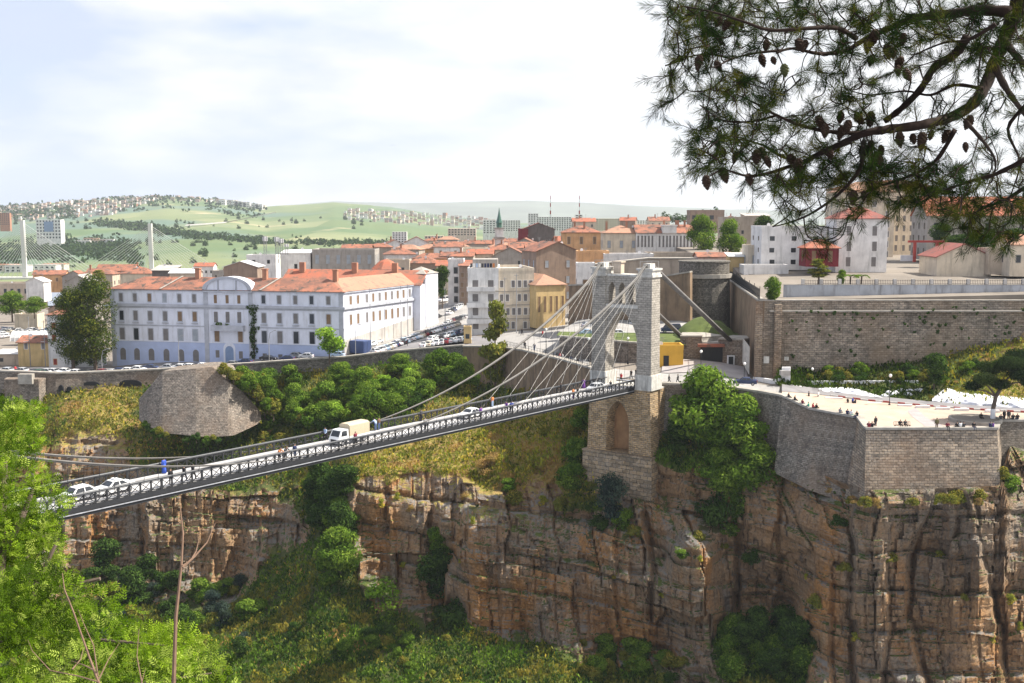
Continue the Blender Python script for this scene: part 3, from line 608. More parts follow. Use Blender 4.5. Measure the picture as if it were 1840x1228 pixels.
# half round bastion on the slope
TP = [(250, 718), (262, 703), (292, 667), (350, 661), (440, 653), (452, 652), (468, 668)]; TP = [(250, 716), (263, 702), (292, 667.5), (384, 659.5), (398, 679), (432, 700), (466, 737), (469, 742)]
BPt = [(250, 745), (266, 756), (292, 768), (372, 776), (420, 773), (462, 753), (469, 747)]
cols = np.concatenate([np.linspace(250, 292, 8), np.linspace(300, 396, 14), np.linspace(404, 469, 12)])
ty = np.interp(cols, [a for a, b in TP], [b for a, b in TP]); by = np.interp(cols, [a for a, b in BPt], [b for a, b in BPt]) + 10
dpt = np.interp(cols, [250, 265, 290, 350, 410, 416, 469], [252, 247.5, 245.5, 244.5, 245.5, 246, 252])
tops = [P(a, b, d + 0.035 * (770 - b)) for a, b, d in zip(cols, ty, dpt)]; bots = [P(a, b, d - 1.5) for a, b, d in zip(cols, by, dpt)]
wall('bastion', 'rounded stone bastion bulging from the green slope below the white hotel', 'bastion', tops, bots, M['rubble'], thick=9, cap=0)
# plaza bastions
def bast(label, ctrl, mat, batter, **kw):
    return wall('bastion_wall', label, 'bastion', [Vector(a) for a, b in ctrl], [Vector(b) for a, b in ctrl], mat, thick=0.9, **kw)
def foot(p, px, py, d): return (p, P(px, py, d))
sub = lambda c: [(a[0].lerp(b[0], i / 6), a[1].lerp(b[1], i / 6)) for a, b in zip(c[:-1], c[1:]) for i in range(6)] + [c[-1]]
bast('grey mottled bastion flank with people sitting along its top, beside the green trees', sub([foot(PE[0], 1391, 850, 186.5), foot(PE[1], 1452, 880, 178.5), foot(PE[2], 1522, 905, 176)]), M['flank'], 0)
bast('big square grey ashlar bastion under the plaza at the cliff edge', sub([foot(PE[2] + Vector((0.02, -0.02, 0)), 1516, 905, 175.5), foot(PE[3], 1553, 912, 168.8), foot(PE[4], 1799, 905, 168.8), foot(PE[5], 1803, 890, 176)]), M['bastion'], 0)
bast('low stretch of parapet wall beyond the square bastion at the picture edge', sub([foot(PE[5] + Vector((0.05, 0.02, 0)), 1801, 860, 176), foot(PE[6], 1992, 860, 176)]), M['flank'], 0)
# ------------------------------------------------------------------ suspension bridge
BT = Vector((20.2, 204.0)); BA = math.radians(53.66)
BU = Vector((-math.cos(BA), -math.sin(BA))); BW = Vector((math.sin(BA), -math.cos(BA)))
def bz(s): return -31.6 + 0.016 * s
def B(s, l, h=0.0):
    p = BT + BU * s + BW * l
    return Vector((p.x, p.y, bz(s) + h))
def Bz(l, z, s): p = BT + BU * s + BW * l; return Vector((p.x, p.y, z))
BR = thing('suspension_bridge', 'long suspension bridge with dark iron railings and pale stone tower above the gorge', 'bridge', B(0, 0, -0.2))
BI = Matrix.Translation(BR.location).inverted()
def bpart(mb, name, mat, parent=BR, smooth=False):
    mb.v = [tuple(Vector(v) - BR.location) for v in mb.v]
    return mb.build(name, mat, parent, smooth)
SL = 158
def run(mb, l0, l1, h0, h1, s0=0.0, s1=SL, m=0, st=8):
    n = int((s1 - s0) / st) + 1
    for i in range(n):
        a, b = s0 + (s1 - s0) * i / n, s0 + (s1 - s0) * (i + 1) / n
        mb.add([B(s, l, h) for s in (a, b) for h in (h0, h1) for l in (l0, l1)], [(0, 1, 3, 2), (4, 6, 7, 5), (0, 4, 5, 1), (2, 3, 7, 6), (0, 2, 6, 4), (1, 5, 7, 3)], m)
mb = MB(); run(mb, -2.95, 2.95, -0.35, 0.0); bpart(mb, 'deck', M['iron'])
mb = MB(); run(mb, -2.2, 2.2, 0.004, 0.05); bpart(mb, 'roadway', M['deckroad'])
for sg in (-1, 1):
    mb = MB(); run(mb, sg * 2.25, sg * 2.93, 0.004, 0.2); bpart(mb, 'walkway', M['deckroad'])
    mb = MB(); run(mb, sg * 2.98, sg * 3.28, -0.45, 0.05); run(mb, sg * 3.0, sg * 3.22, -0.98, -0.74)
    g = bpart(mb, 'girder', M['iron'])
    mb = MB(); run(mb, sg * 2.95, sg * 3.38, -0.62, -0.55); bpart(mb, 'flange', M['flange'], g)
    mb = MB(); mb.tube([B(s, sg * 3.12, 1.32) for s in np.linspace(0, SL, 24)], 0.16, 8); tr = bpart(mb, 'top_rail', M['irontop'], smooth=True)
    mb = MB(); s = 0.4; k = 0
    while s < SL - 1:
        w = 0.09 if k % 4 else 0.14
        mb.add([B(s + a, sg * 3.12 + b, h) for h in (0.05, 1.3) for a in (-w, w) for b in (-0.06, 0.06)], [(0, 1, 3, 2), (4, 6, 7, 5), (0, 4, 5, 1), (2, 3, 7, 6), (0, 2, 6, 4), (1, 5, 7, 3)])
        if s < 120:
            mb.tube([B(s, sg * 3.12, 0.15), B(s + 1.35, sg * 3.12, 1.15)], 0.042, 4); mb.tube([B(s, sg * 3.12, 1.15), B(s + 1.35, sg * 3.12, 0.15)], 0.042, 4)
        s += 1.35; k += 1
    run(mb, sg * 3.07, sg * 3.17, 0.16, 0.24); run(mb, sg * 3.08, sg * 3.16, 1.08, 1.13)
    bpart(mb, 'railing', M['iron'])
# floor beams seen under the deck
mb = MB()
for s in np.arange(1.5, SL, 2.7): mb.add([B(s + a, l, h) for h in (-0.8, -0.36) for a in (-0.12, 0.12) for l in (-2.96, 2.96)], [(0, 1, 3, 2), (4, 6, 7, 5), (0, 4, 5, 1), (2, 3, 7, 6), (0, 2, 6, 4), (1, 5, 7, 3)])
bpart(mb, 'floor_beams', M['iron'])
# tower
fr = lambda a, b, c: Bz(a, b, c)
def parch(w, z0, zs, za, c=0.0, n=7):
    """pointed arch outline"""
    r = [(c - w, z0), (c + w, z0), (c + w, zs)]
    for i in range(1, n): t = i / n; r.append((c + w * (1 - t ** 1.7), zs + (za - zs) * (1 - (1 - t) ** 1.35)))
    r.append((c, za))
    for i in range(n - 1, 0, -1): t = i / n; r.append((c - w * (1 - t ** 1.7), zs + (za - zs) * (1 - (1 - t) ** 1.35)))
    r.append((c - w, zs)); return r
mb = MB()
mb.plate([(-6.15, -31.8), (-3.35, -31.8)] + parch(3.35, -31.8, -24.0, -17.7)[2:-1] [::-1][0:0] + [(-3.35, -24.0)] + parch(3.35, -31.8, -24.0, -17.7)[3:-1][::-1] + [(3.35, -24.0), (3.35, -31.8), (6.15, -31.8), (6.15, -11.3), (-6.15, -11.3)], [parch(0.75, -16.4, -14.0, -12.4, c) for c in (-2.15, 0, 2.15)], fr, -2.7, 0.0)
tw = bpart(mb, 'tower', M['tower'])
for sg in (-1, 1):                                        # thicker legs, plinths, capitals
    a0, a1 = sorted((sg * 3.45, sg * 6.3))
    mb = MB(); mb.add([Bz(a, z, c) for z, e in ((-31.9, 0.25), (-29.0, 0.12), (-11.3, 0.0)) for a, c in ((a0 - e * 0.6, -2.85 - e), (a1 + e, -2.85 - e), (a1 + e, 0.15 + e), (a0 - e * 0.6, 0.15 + e))],
                      [(0, 1, 5, 4), (1, 2, 6, 5), (2, 3, 7, 6), (3, 0, 4, 7), (4, 5, 9, 8), (5, 6, 10, 9), (6, 7, 11, 10), (7, 4, 8, 11), (8, 9, 10, 11)])
    leg = bpart(mb, 'tower_leg', M['tower'])
    mb = MB(); mb.box(a0 - .14, a1 + .45, -31.95, -29.2, -3.3, 0.6, 0, fr); bpart(mb, 'leg_plinth', M['trim'], leg)
    mb = MB()
    for z0, z1, e in ((-11.35, -10.9, 0.25), (-10.9, -10.1, 0.05), (-10.1, -9.75, 0.3)): mb.box(a0 - e, a1 + e, z0, z1, -2.85 - e, 0.15 + e, 0, fr)
    bpart(mb, 'capital', M['trim'], leg)
    mb = MB(); c = (a0 + a1) / 2                          # saddle housing with a little rail
    mb.box(c - 0.7, c + 0.7, -9.75, -8.9, -2.2, -0.4, 0, fr)
    for da in (-1.2, 1.2):
        for dc in (-2.6, -0.1): mb.tube([Bz(c + da, -9.75, dc), Bz(c + da, -8.5, dc)], 0.05, 4)
    for dc in (-2.6, -0.1): mb.tube([Bz(c - 1.2, -8.5, dc), Bz(c + 1.2, -8.5, dc)], 0.045, 4)
    bpart(mb, 'saddle', M['trim'], leg)
mb = MB(); mb.box(-3.45, 3.45, -11.3, -10.95, -2.9, 0.2, 0, fr); bpart(mb, 'parapet', M['trim'], tw); mb = MB(); mb.box(-3.4, 3.4, -17.15, -16.55, -2.75, 0.1, 0, fr); bpart(mb, 'string_course', M['trim'], tw)
mb = MB(); mb.box(-2.6, -1.0, -10.95, -8.9, -2.4, -1.2, 0, fr); mb.prism([tuple(Bz(a, 0, c))[:2] for a, c in ((-2.9, -2.6), (-0.8, -2.6), (-0.8, -1.0), (-2.9, -1.0))], -8.9, -8.65); bpart(mb, 'winch_box', M['w_beige'], tw)
# pier under the deck
mb = MB(); mb.plate([(-6.9, -44.4), (6.9, -44.4), (6.45, -32.0), (-6.45, -32.0)], [parch(2.45, -44.0, -38.6, -34.4, -0.3)], fr, -2.4, 0.6); mb.box(-6.5, 6.5, -44.4, -32.0, -7.0, -3.1, 0, fr)
pi_ = bpart(mb, 'pier', M['pier'])
mb = MB(); mb.box(-3.2, 2.6, -44.3, -33.6, -3.1, -2.41, 0, fr); bpart(mb, 'arch_recess', M['ochre_plaster'], pi_)
mb = MB(); mb.box(-6.4, 6.4, -32.0, -31.75, -7.0, 0.7, 0, fr); bpart(mb, 'pier_cap', M['trim'], pi_)
mb = MB(); mb.box(-7.5, 7.4, -60, -44.4, -8, 1.3, 0, fr); mb.box(-7.6, 7.5, -44.42, -44.15, -8, 1.45, 0, fr); bpart(mb, 'plinth', M['plinth'], pi_)
# cables
S0, KC = 78.0, 0.00345
def ch(s): return 0.45 + KC * (s - S0) ** 2
for sg in (-1, 1):
    top_h = -9.3 - bz(0)
    ss = np.concatenate([np.linspace(-1.3, 0.2, 3), np.linspace(3, 158, 64)])
    pts = []; rr = []
    for s in ss:
        h = min(ch(max(s, 0)), top_h) if s > 0.2 else top_h + 0.35 * (0.2 - abs(s + 0.5)) * 0.5
        f = min(1, max(0, h / top_h)); pts.append((s, sg * (3.3 + 1.5 * f ** 1.2), h)); rr.append(0.03 + 0.25 * f ** 0.6)
    mb = MB()
    for off, k in ((0.0, 1.0),):
        for dl, dh in ((-0.5, 0.35), (0.5, 0.35), (0, -0.45)):
            mb.tube([B(s, l + dl * r, h + dh * r * 1.3) for (s, l, h), r in zip(pts, rr)], [r * 0.62 for r in rr], 6)
    bpart(mb, 'main_cable', M['cable'], smooth=True)
    for s in np.arange(4.5, 118, 1.8):                 # hangers
        if ch(s) < 0.75: continue
        h = min(ch(s), top_h); f = h / top_h; l = sg * (3.3 + 1.5 * f ** 1.2)
        mb = MB(); mb.tube([B(s, sg * 3.2, 0.0 if h < 1.4 else 0.9), B(s, l, h)], 0.028, 4, cap=False); bpart(mb, 'hanger', M['iron'])
    for k, s in enumerate((11, 16, 21, 26, 32, 38)):   # stay ropes
        mb = MB(); mb.tube([B(s, sg * 3.25, 0.1), B(0.3, sg * 4.8, top_h - 0.5)], 0.034, 5, cap=False); bpart(mb, 'stay_rope', M['wire'])
    mb = MB()                                           # backstay
    e = P(1312, 612, 226) if sg > 0 else P(1240, 620, 236)
    t0 = Bz(sg * 4.88, -9.3, -2.0)
    for dl in (-0.16, 0.16): mb.tube([t0 + Vector((dl, 0, 0.1)), e + Vector((dl, 0, 0))], 0.34, 6)
    bpart(mb, 'backstay', M['cabledark'], smooth=True)

# ------------------------------------------------------------------ buildings
WM = {}
def window_mesh(w, h, mat, frame, arch=False, fw=0.12, proud=0.07, bars=True):
    key = (round(w, 2), round(h, 2), mat, frame, arch, fw)
    if key in WM: return WM[key]
    mb = MB(); fr = lambda a, b, c: (a, -c, b)
    def out(w, h): return [(-w / 2, -h / 2), (w / 2, -h / 2), (w / 2, h / 2)] + ([] if not arch else [(w / 2 * math.cos(a * math.pi / 8), h / 2 + w / 2 * math.sin(a * math.pi / 8)) for a in range(1, 8)]) + [(-w / 2, h / 2)]
    mb.plate(out(w, h), [], fr, -0.02, 0.03, 0)
    if frame: mb.plate(out(w + 2 * fw, h + 2 * fw), [out(w, h)], fr, -0.02, proud, 1)
    if bars:
        mb.box(-0.04, 0.04, -0.055, 0.0, -h / 2, h / 2, 2 if len(bars if isinstance(bars, str) else '') else 0)
        for z in (-0.17, 0.17): mb.box(-w / 2, w / 2, -0.05, 0.0, h * z - 0.03, h * z + 0.03, 0)
    WM[key] = mb.mesh('window', [M[mat], M[frame or 'white'], M['shutter']])
    return WM[key]
DOOR_MATS = ['shutter', 'shutbrown', 'shutblue']
def window(parent, x, z, w, h, mat='glass', frame='w_grey', arch=False, y=0.0, rz=0.0, fw=0.12, name='window'):
    """x along the facade, y its plane; rz turns the outward side (0 looks towards -y)"""
    return link(name, window_mesh(w, h, mat, frame, arch, fw), parent, (x, y, z), rz)
def roof_mb(w, d, z, kind, rise, ov=0.45, x0=0.0, y0=0.0):
    mb = MB(); x1, y1 = x0 + w, y0 + d; a, b, c, e = x0 - ov, x1 + ov, y0 - ov, y1 + ov; t = 0.16
    def both(vs, fs):
        n = len(vs); mb.add(list(vs) + [(p[0], p[1], p[2] - t) for p in vs], list(fs) + [tuple(n + i for i in reversed(f)) for f in fs])
    if kind == 'gable':       # ridge along x
        m = (c + e) / 2; vs = [(a, c, z), (b, c, z), (b, m, z + rise), (a, m, z + rise), (b, e, z), (a, e, z)]; both(vs, [(0, 1, 2, 3), (3, 2, 4, 5)])
        n = 6; mb.add([(p[0], p[1], p[2] - q) for q in (0, t) for p in vs], [(0, 6, 7, 1), (4, 10, 11, 5), (0, 3, 9, 6), (3, 5, 11, 9), (1, 7, 8, 2), (2, 8, 10, 4)])
    elif kind == 'gabley':
        m = (a + b) / 2; vs = [(a, c, z), (a, e, z), (m, e, z + rise), (m, c, z + rise), (b, e, z), (b, c, z)]; both(vs, [(0, 3, 2, 1), (3, 5, 4, 2)])
        mb.add([(p[0], p[1], p[2] - q) for q in (0, t) for p in vs], [(0, 1, 7, 6), (4, 5, 11, 10), (0, 6, 9, 3), (3, 9, 11, 5), (1, 2, 8, 7), (2, 4, 10, 8)])
    elif kind == 'hip':
        k = min(w, d) / 2 + ov
        if w >= d: vs = [(a, c, z), (b, c, z), (b, e, z), (a, e, z), (a + k, (c + e) / 2, z + rise), (b - k, (c + e) / 2, z + rise)]; fs = [(0, 1, 5, 4), (1, 2, 5), (2, 3, 4, 5), (3, 0, 4)]
        else: vs = [(a, c, z), (b, c, z), (b, e, z), (a, e, z), ((a + b) / 2, c + k, z + rise), ((a + b) / 2, e - k, z + rise)]; fs = [(0, 1, 4), (1, 2, 5, 4), (2, 3, 5), (3, 0, 4, 5)]
        mb.add(vs, fs); mb.add([(p[0], p[1], p[2] - q) for q in (0, t) for p in vs[:4]], [(0, 4, 5, 1), (1, 5, 6, 2), (2, 6, 7, 3), (3, 7, 4, 0)])
    elif kind == 'shed':
        vs = [(a, c, z), (b, c, z), (b, e, z + rise), (a, e, z + rise)]; both(vs, [(0, 1, 2, 3)])
        mb.add([(p[0], p[1], p[2] - q) for q in (0, t) for p in vs], [(0, 4, 5, 1), (1, 5, 6, 2), (2, 6, 7, 3), (3, 7, 4, 0)])
    return mb
RND = random.Random(7)
def house(label, px, py, d, w, h, dep, wall='cream', roof='gable', rmat='roof_old', rise=None, rz=0.0, rows=2, cols=3, ww=1.0, wh=1.6, wm='glass', frame='w_grey', side=True, name='house', cat='house', group=None, chim=0, same=False, ledge=False, top=0.86, parts=True):
    """px,py: middle of the front eaves at depth d; sizes in metres; rz turns the house about that point (degrees)"""
    p = P(px, py, d); r = math.radians(rz)
    o = thing(name, label, cat, (p.x, p.y, p.z - h), r, group, same)
    mb = MB(); mb.box(-w / 2, w / 2, 0, dep, 0, h, 0)
    rise = rise if rise is not None else {'gable': dep * 0.24, 'gabley': w * 0.26, 'hip': min(w, dep) * 0.24, 'shed': 1.2, 'flat': 0}[roof]
    if roof == 'gable': mb.add([(sx * w / 2, y, z) for sx in (-1, 1) for y, z in ((0.02, h), (dep - 0.02, h), (dep / 2, h + rise - 0.05))], [(0, 1, 2), (3, 5, 4)])
    if roof == 'gabley': mb.add([(x, y, z) for y in (0.001, dep - 0.001) for x, z in ((-w / 2 + 0.02, h), (w / 2 - 0.02, h), (0, h + rise - 0.05))], [(0, 1, 2), (3, 5, 4)])
    if roof == 'shed': mb.add([(sx * w / 2, y, z) for sx in (-1, 1) for y, z in ((0, h), (dep, h), (dep, h + rise - 0.05))], [(0, 1, 2), (3, 5, 4)]); mb.add([(-w / 2, dep, h), (w / 2, dep, h), (w / 2, dep, h + rise), (-w / 2, dep, h + rise)], [(0, 1, 2, 3)])
    if ledge:
        for k in range(1, rows): z = h * top * k / rows + h * 0.04; mb.box(-w / 2 - 0.08, w / 2 + 0.08, -0.1, dep + 0.05, z - 0.12, z + 0.1, 1)
    mb.build('walls', [M['w_' + wall] if 'w_' + wall in M else M[wall], M['coping']], o)
    if roof == 'flat':
        rb = MB(); pw = 0.3; ph = 0.75
        rb.box(-w / 2 + pw, w / 2 - pw, pw, dep - pw, h, h + 0.1, 0)
        rb.box(-w / 2 - .05, w / 2 + .05, -0.05, pw, h + .004, h + ph, 1); rb.box(-w / 2 - .05, w / 2 + .05, dep - pw, dep + .05, h + .004, h + ph, 1); rb.box(-w / 2 - .05, -w / 2 + pw, pw, dep - pw, h + .004, h + ph - .003, 1); rb.box(w / 2 - pw, w / 2 + .05, pw, dep - pw, h + .004, h + ph - .003, 1)
        ro = rb.build('roof', [M['flatroof'], M['w_' + wall] if 'w_' + wall in M else M[wall]], o)
    else:
        ro = roof_mb(w, dep, h + 0.02, roof, rise, 0.45, -w / 2, 0).build('roof', M[rmat], o)
    for k in range(chim):
        cx = RND.uniform(-w * 0.4, w * 0.4); cy = RND.uniform(0.25, 0.6) * dep
        cb = MB(); cb.box(cx - .35, cx + .35, cy - .3, cy + .3, h, h + rise + 1.3); cb.box(cx - .45, cx + .45, cy - .4, cy + .4, h + rise + 1.302, h + rise + 1.5); cb.build('chimney', M['w_brick'], ro)
    if d > 280 and roof != 'flat' and RND.random() < .7 or roof == 'flat' and RND.random() < .6:
        cb = MB(); cx, cy = RND.uniform(-w * .35, w * .35), dep * RND.uniform(.3, .6); zt = h + rise + RND.uniform(1.2, 2.6); cb.tube([(cx, cy, h), (cx, cy, zt)], .05, 4)
        for q in range(3): cb.box(cx - .6 + .12 * q, cx + .6 - .12 * q, cy - .03, cy + .03, zt - .15 - .28 * q, zt - .1 - .28 * q)
        cb.build('aerial', M['steel'], ro)
        cb = MB(); cx = RND.uniform(-w * .4, w * .4); cb.lathe([(.05, 0), (.32, .06), (.45, .16)], 10); cb.v = [(cx + x, cy - 1 - zz_ , h + rise * .5 + 1.0 + y) for x, y, zz_ in cb.v]; cb.box(cx - .03, cx + .03, cy - 1.0, cy - .94, h, h + rise * .5 + 1.0); cb.build('satellite_dish', M['white'], ro)
    for k in range(rows):
        z = h * top * (k + 0.62) / rows + h * 0.02
        for c in range(cols):
            if RND.random() < 0.06: continue
            window(o, -w / 2 + w * (c + 0.5) / cols + RND.uniform(-.1, .1), z, ww, wh, wm, frame)
        if side:
            nc = max(1, int(dep / 4.2))
            sx, rr = (w / 2, math.pi / 2) if px < 1000 else (-w / 2, -math.pi / 2)
            for c in range(nc): link('window', window_mesh(ww, wh, wm, frame), o, (sx, dep * (c + 0.5) / nc, z), rr)
    return o

# ---- the big white hotel-like block
HL, HR, HS = P(203, 663, 300), P(619, 641, 287), P(766, 588, 325)
HZ = ZP(519, 300)                                              # eaves level
ux = Vector((HR.x - HL.x, HR.y - HL.y)); HLN = ux.length; hrz = math.atan2(ux.y, ux.x)
us = Vector((HS.x - HR.x, HS.y - HR.y)); HSN = us.length; srz = math.atan2(us.y, us.x)
HB = -42.5
hotel = thing('white_building', 'large white three storey block with blue ground floor, curved pediment and red tiled roofs', 'building', (HL.x, HL.y, HB), hrz)
cr, sr = math.cos(-hrz), math.sin(-hrz)
def hl(p): x, y = p[0] - HL.x, p[1] - HL.y; return (x * cr - y * sr, x * sr + y * cr)
sR = hl(HS); sd = Vector((sR[0] - HLN, sR[1])).normalized(); sloc = math.atan2(sd.y, sd.x)
eave = HZ - HB
DW = 13.5
inw = Vector((-sd.y, sd.x))                                    # from the side facade inwards
fp = [(0, 0), (HLN, 0), tuple(sR), tuple(Vector(sR) + inw * DW), (HLN + inw.x * DW + sd.x * DW * 1.05, DW), (0, DW)]
def sz(z): return z - HB
zb = sz(ZP(613, 298))                                          # top of the blue ground floor
mb = MB(); mb.prism(fp, 0, zb, 1, top=False); mb.prism(fp, zb, eave, 0)
mb.build('walls', [M['hotelwhite'], M['hotelblue']], hotel)
mb = MB()                                                      # side wall lower band follows the street
mb.quad((HLN + 0.06 * sd.y, -0.06 * sd.x, 0), (sR[0] + .06 * sd.y, sR[1] - .06 * sd.x, 0), (sR[0] + .06 * sd.y, sR[1] - .06 * sd.x, sz(ZP(563, 325))), (HLN + .06 * sd.y, -.06 * sd.x, sz(ZP(612, 287))))
mb.build('side_plinth', M['greyband'], hotel)
def hx(px, py=600):
    """distance along the front of what is seen in column px"""
    a, y, _ = ray(px, py); k = a / y
    return (HL.x - k * HL.y) / (k * math.sin(hrz) - math.cos(hrz))
def band(z0, z1, out, x0=-0.0, x1=None, mat='hotelgrey', name='cornice', side=True):
    mb = MB(); x1 = HLN if x1 is None else x1
    mb.box(x0 - (out if x0 <= 0 else 0), x1 + (out if x1 >= HLN else 0), -out, 0.05, z0, z1)
    if side and x1 >= HLN:
        n = Vector((sd.y, -sd.x)); a = Vector((HLN, 0)); b = Vector(sR)
        mb.prism([tuple(a + n * out + sd * 0.02), tuple(b + n * out), tuple(b - n * .05), tuple(a - n * .05 + sd * .02)], z0 + .003, z1 + .003, bottom=True)
    return mb.build(name, M[mat], hotel)
xa, xb = hx(371), hx(452)
band(sz(ZP(550, 299)), sz(ZP(545.5, 299)), 0.45); band(sz(ZP(553, 299)), sz(ZP(550.3, 299)), 0.15)
band(eave - 0.35, eave - 0.02, 0.4)
band(sz(ZP(585, 299)), sz(ZP(583, 299)), 0.12, 0, xa, side=False); band(sz(ZP(585, 299)), sz(ZP(583, 299)), 0.12, xb, None, side=False)
band(zb - 0.1, zb + 0.25, 0.12, mat='hotelwhite', side=False)
for a in (0.7, xa + .1, xb - .1, HLN - .7): mb = MB(); mb.box(a - 0.6, a + 0.6, -0.16, 0.02, 0.0, eave - 0.4); mb.build('pilaster', M['hotelgrey'], hotel)
zr = [sz(ZP(y, 299)) for y in (534.5, 567, 600.5, 637)]
lx = [220, 245, 271, 298, 324.5, 351]; rx = [475, 503, 532, 561, 591]
for i, z in enumerate(zr[:3]):
    for px in lx + rx:
        w_, h_ = ((1.0, 2.1), (1.15, 2.5), (1.35, 3.2))[i]
        w = window(hotel, hx(px), z, w_, h_, RND.choice(['shutter', 'shutter', 'shutter', 'shutbrown', 'glass', 'shutblue']), 'hotelgrey', fw=0.22)
        if i == 1: mb = MB(); mb.box(-.9, .9, -.3, 0.02, -h_ / 2 - .75, -h_ / 2 - .4); mb.build('sill', M['hotelgrey'], w)
for px in lx: window(hotel, hx(px), zr[3] - 0.3, 1.7, 2.4, 'shutter', 'hotelblue', arch=True, fw=0.2)
for px, py, w_, h_ in ((390, 637, 1.1, 2.0), (432, 638, 1.1, 2.0), (475, 640, 1.2, 1.8), (503, 641, 1.2, 1.8), (532, 640, 1.2, 1.6)): window(hotel, hx(px), sz(ZP(py, 293)), w_, h_, 'shutter', 'hotelblue')
for px in (389, 410, 431):
    window(hotel, hx(px), zr[0] - .1, 0.9, 2.2, 'shutbrown', 'hotelwhite'); window(hotel, hx(px), zr[1], 1.15, 2.9, 'shutter', 'hotelwhite', fw=0.2)
for px in (390, 432): window(hotel, hx(px), zr[2], 1.3, 3.0, 'shutbrown', 'hotelgrey', fw=.2)
xc = hx(411.5)
dr = window(hotel, xc, sz(ZP(645, 297)), 2.4, 5.4, 'doorblue', 'hotelwhite', arch=True, fw=0.5, name='door')
mb = MB(); mb.box(xc - 4.6, xc + 4.6, -1.3, 0, sz(ZP(592, 297)), sz(ZP(590, 297))); ba = mb.build('balcony', M['hotelgrey'], hotel)
mb = MB(); z0 = sz(ZP(590, 297)); mb.box(xc - 4.6, xc + 4.6, -1.3, -1.2, z0, z0 + 1.2); mb.box(xc - 4.6, xc - 4.5, -1.2, 0, z0, z0 + 1.2); mb.box(xc + 4.5, xc + 4.6, -1.2, 0, z0, z0 + 1.2); mb.build('balcony_rail', M['hotelgrey'], ba)
# curved pediment
rw = (xb - xa) / 2 + 0.3; zt = sz(ZP(497.5, 298)); n = 16
mb = MB(); mb.plate([(xa - .3, eave - .4), (xb + .3, eave - .4)] + [(xc + rw * math.cos(math.pi * i / n), eave + .2 + (zt - eave) * math.sin(math.pi * i / n)) for i in range(n + 1)], [], lambda a, b, c: (a, -c, b), -4, 0.35); pe = mb.build('pediment', M['hotelwhite'], hotel)
mb = MB()
arc = [(xc + rw * k * math.cos(math.pi * i / n), eave + .2 + (zt - eave) * k * math.sin(math.pi * i / n)) for k, rng in ((1.04, range(n + 1)), (0.86, range(n, -1, -1))) for i in rng]
mb.plate(arc, [], lambda a, b, c: (a, -c, b), 0.3, 0.7); mb.box(xa - .5, xb + .5, -0.7, -0.3, eave - .5, eave - 0.1)
for k in (-0.38, 0.38): mb.box(xc + rw * k - .2, xc + rw * k + .2, -.5, -.3, eave - .1, eave + 2.6)
mb.build('pediment_arch', M['hotelgrey'], pe)
# roofs
rise = 3.0
rf = roof_mb(HLN, DW, eave + .02, 'hip', rise, 0.5).build('roof', M['roof_old'], hotel)
a0 = Vector((HLN, 0)) - sd * 0.3; n_ = Vector((sd.y, -sd.x))
def S_(t, k): q_ = a0 + sd * t - n_ * k; return (q_.x, q_.y)
mb = MB(); LS = HSN + 0.3
pA = [(*S_(-0.2, -0.5), eave + .03), (*S_(LS, -0.5), eave + .03), (*S_(LS, 6.7), eave + .03 + rise), (*S_(6.4, 6.7), eave + .03 + rise), (*S_(LS, 14), eave + .03), (*S_(12, 14), eave + .03), (*S_(0.0, 8.0), eave + .06)]
mb.add(pA, [(0, 1, 2, 3), (3, 2, 4, 5), (0, 3, 6)]); mb.build('side_roof', M['roof_pale'], hotel)
for px, py in ((340, 505), (462, 502), (590, 497)):
    x = hx(px); cb = MB(); cb.box(x - .6, x + .6, 5.5, 6.8, eave + 1.5, eave + 5.2); cb.box(x - .75, x + .75, 5.35, 6.95, eave + 5.203, eave + 5.5); cb.build('chimney', M['w_brick'], rf)
for px in (292, 470): mb = MB(); x = hx(px); mb.add([(x - .3, -.4, eave + .25), (x + .3, -.4, eave + .25), (x + 3.3, 6.7, eave + rise + .28), (x + 2.7, 6.7, eave + rise + .28)], [(0, 1, 2, 3)]); mb.build('roof_ridge_wall', M['coping'], rf)
# side facade windows, in columns of the photograph
def hside(px, py):
    a, y, _ = ray(px, py); k = a / y
    t = (k * HR.y - HR.x) / (us.normalized().x - k * us.normalized().y); return t
for px, py in ((630, 541), (643, 539), (659, 537), (670.5, 535.5), (682, 534), (693, 533), (704, 531), (714.5, 529.5), (725, 528), (736, 526.5), (748, 525), (759, 523)):
    t = hside(px, py); q_ = Vector((HLN, 0)) + sd * t
    for zz_, h_ in ((sz(ZP(541, 288)), 2.2), (sz(ZP(576, 288)), 2.6)): link('window', window_mesh(1.0, h_, RND.choice(['shutbrown', 'shutter']), 'hotelgrey', False, .2), hotel, (q_.x, q_.y, zz_), sloc)
# end tower of the side wing
tq = Vector(sR) - sd * 2 + n_ * 0.9
mb = MB(); tp = [tuple(tq), tuple(tq + sd * 7.5), tuple(tq + sd * 7.5 - n_ * 7), tuple(tq - n_ * 7)]
ztw = sz(ZP(491, 327)); mb.prism(tp, 0, ztw); et_ = mb.build('end_tower', M['hotelwhite'], hotel)
cq = sum((Vector(t) for t in tp), Vector((0, 0))) / 4
mb = MB(); mb.add([(*(cq + (Vector(t) - cq) * 1.08), ztw) for t in tp] + [(cq.x, cq.y, ztw + 1.9)], [(0, 1, 4), (1, 2, 4), (2, 3, 4), (3, 0, 4), (3, 2, 1, 0)]); mb.build('tower_roof', M['coping'], et_)
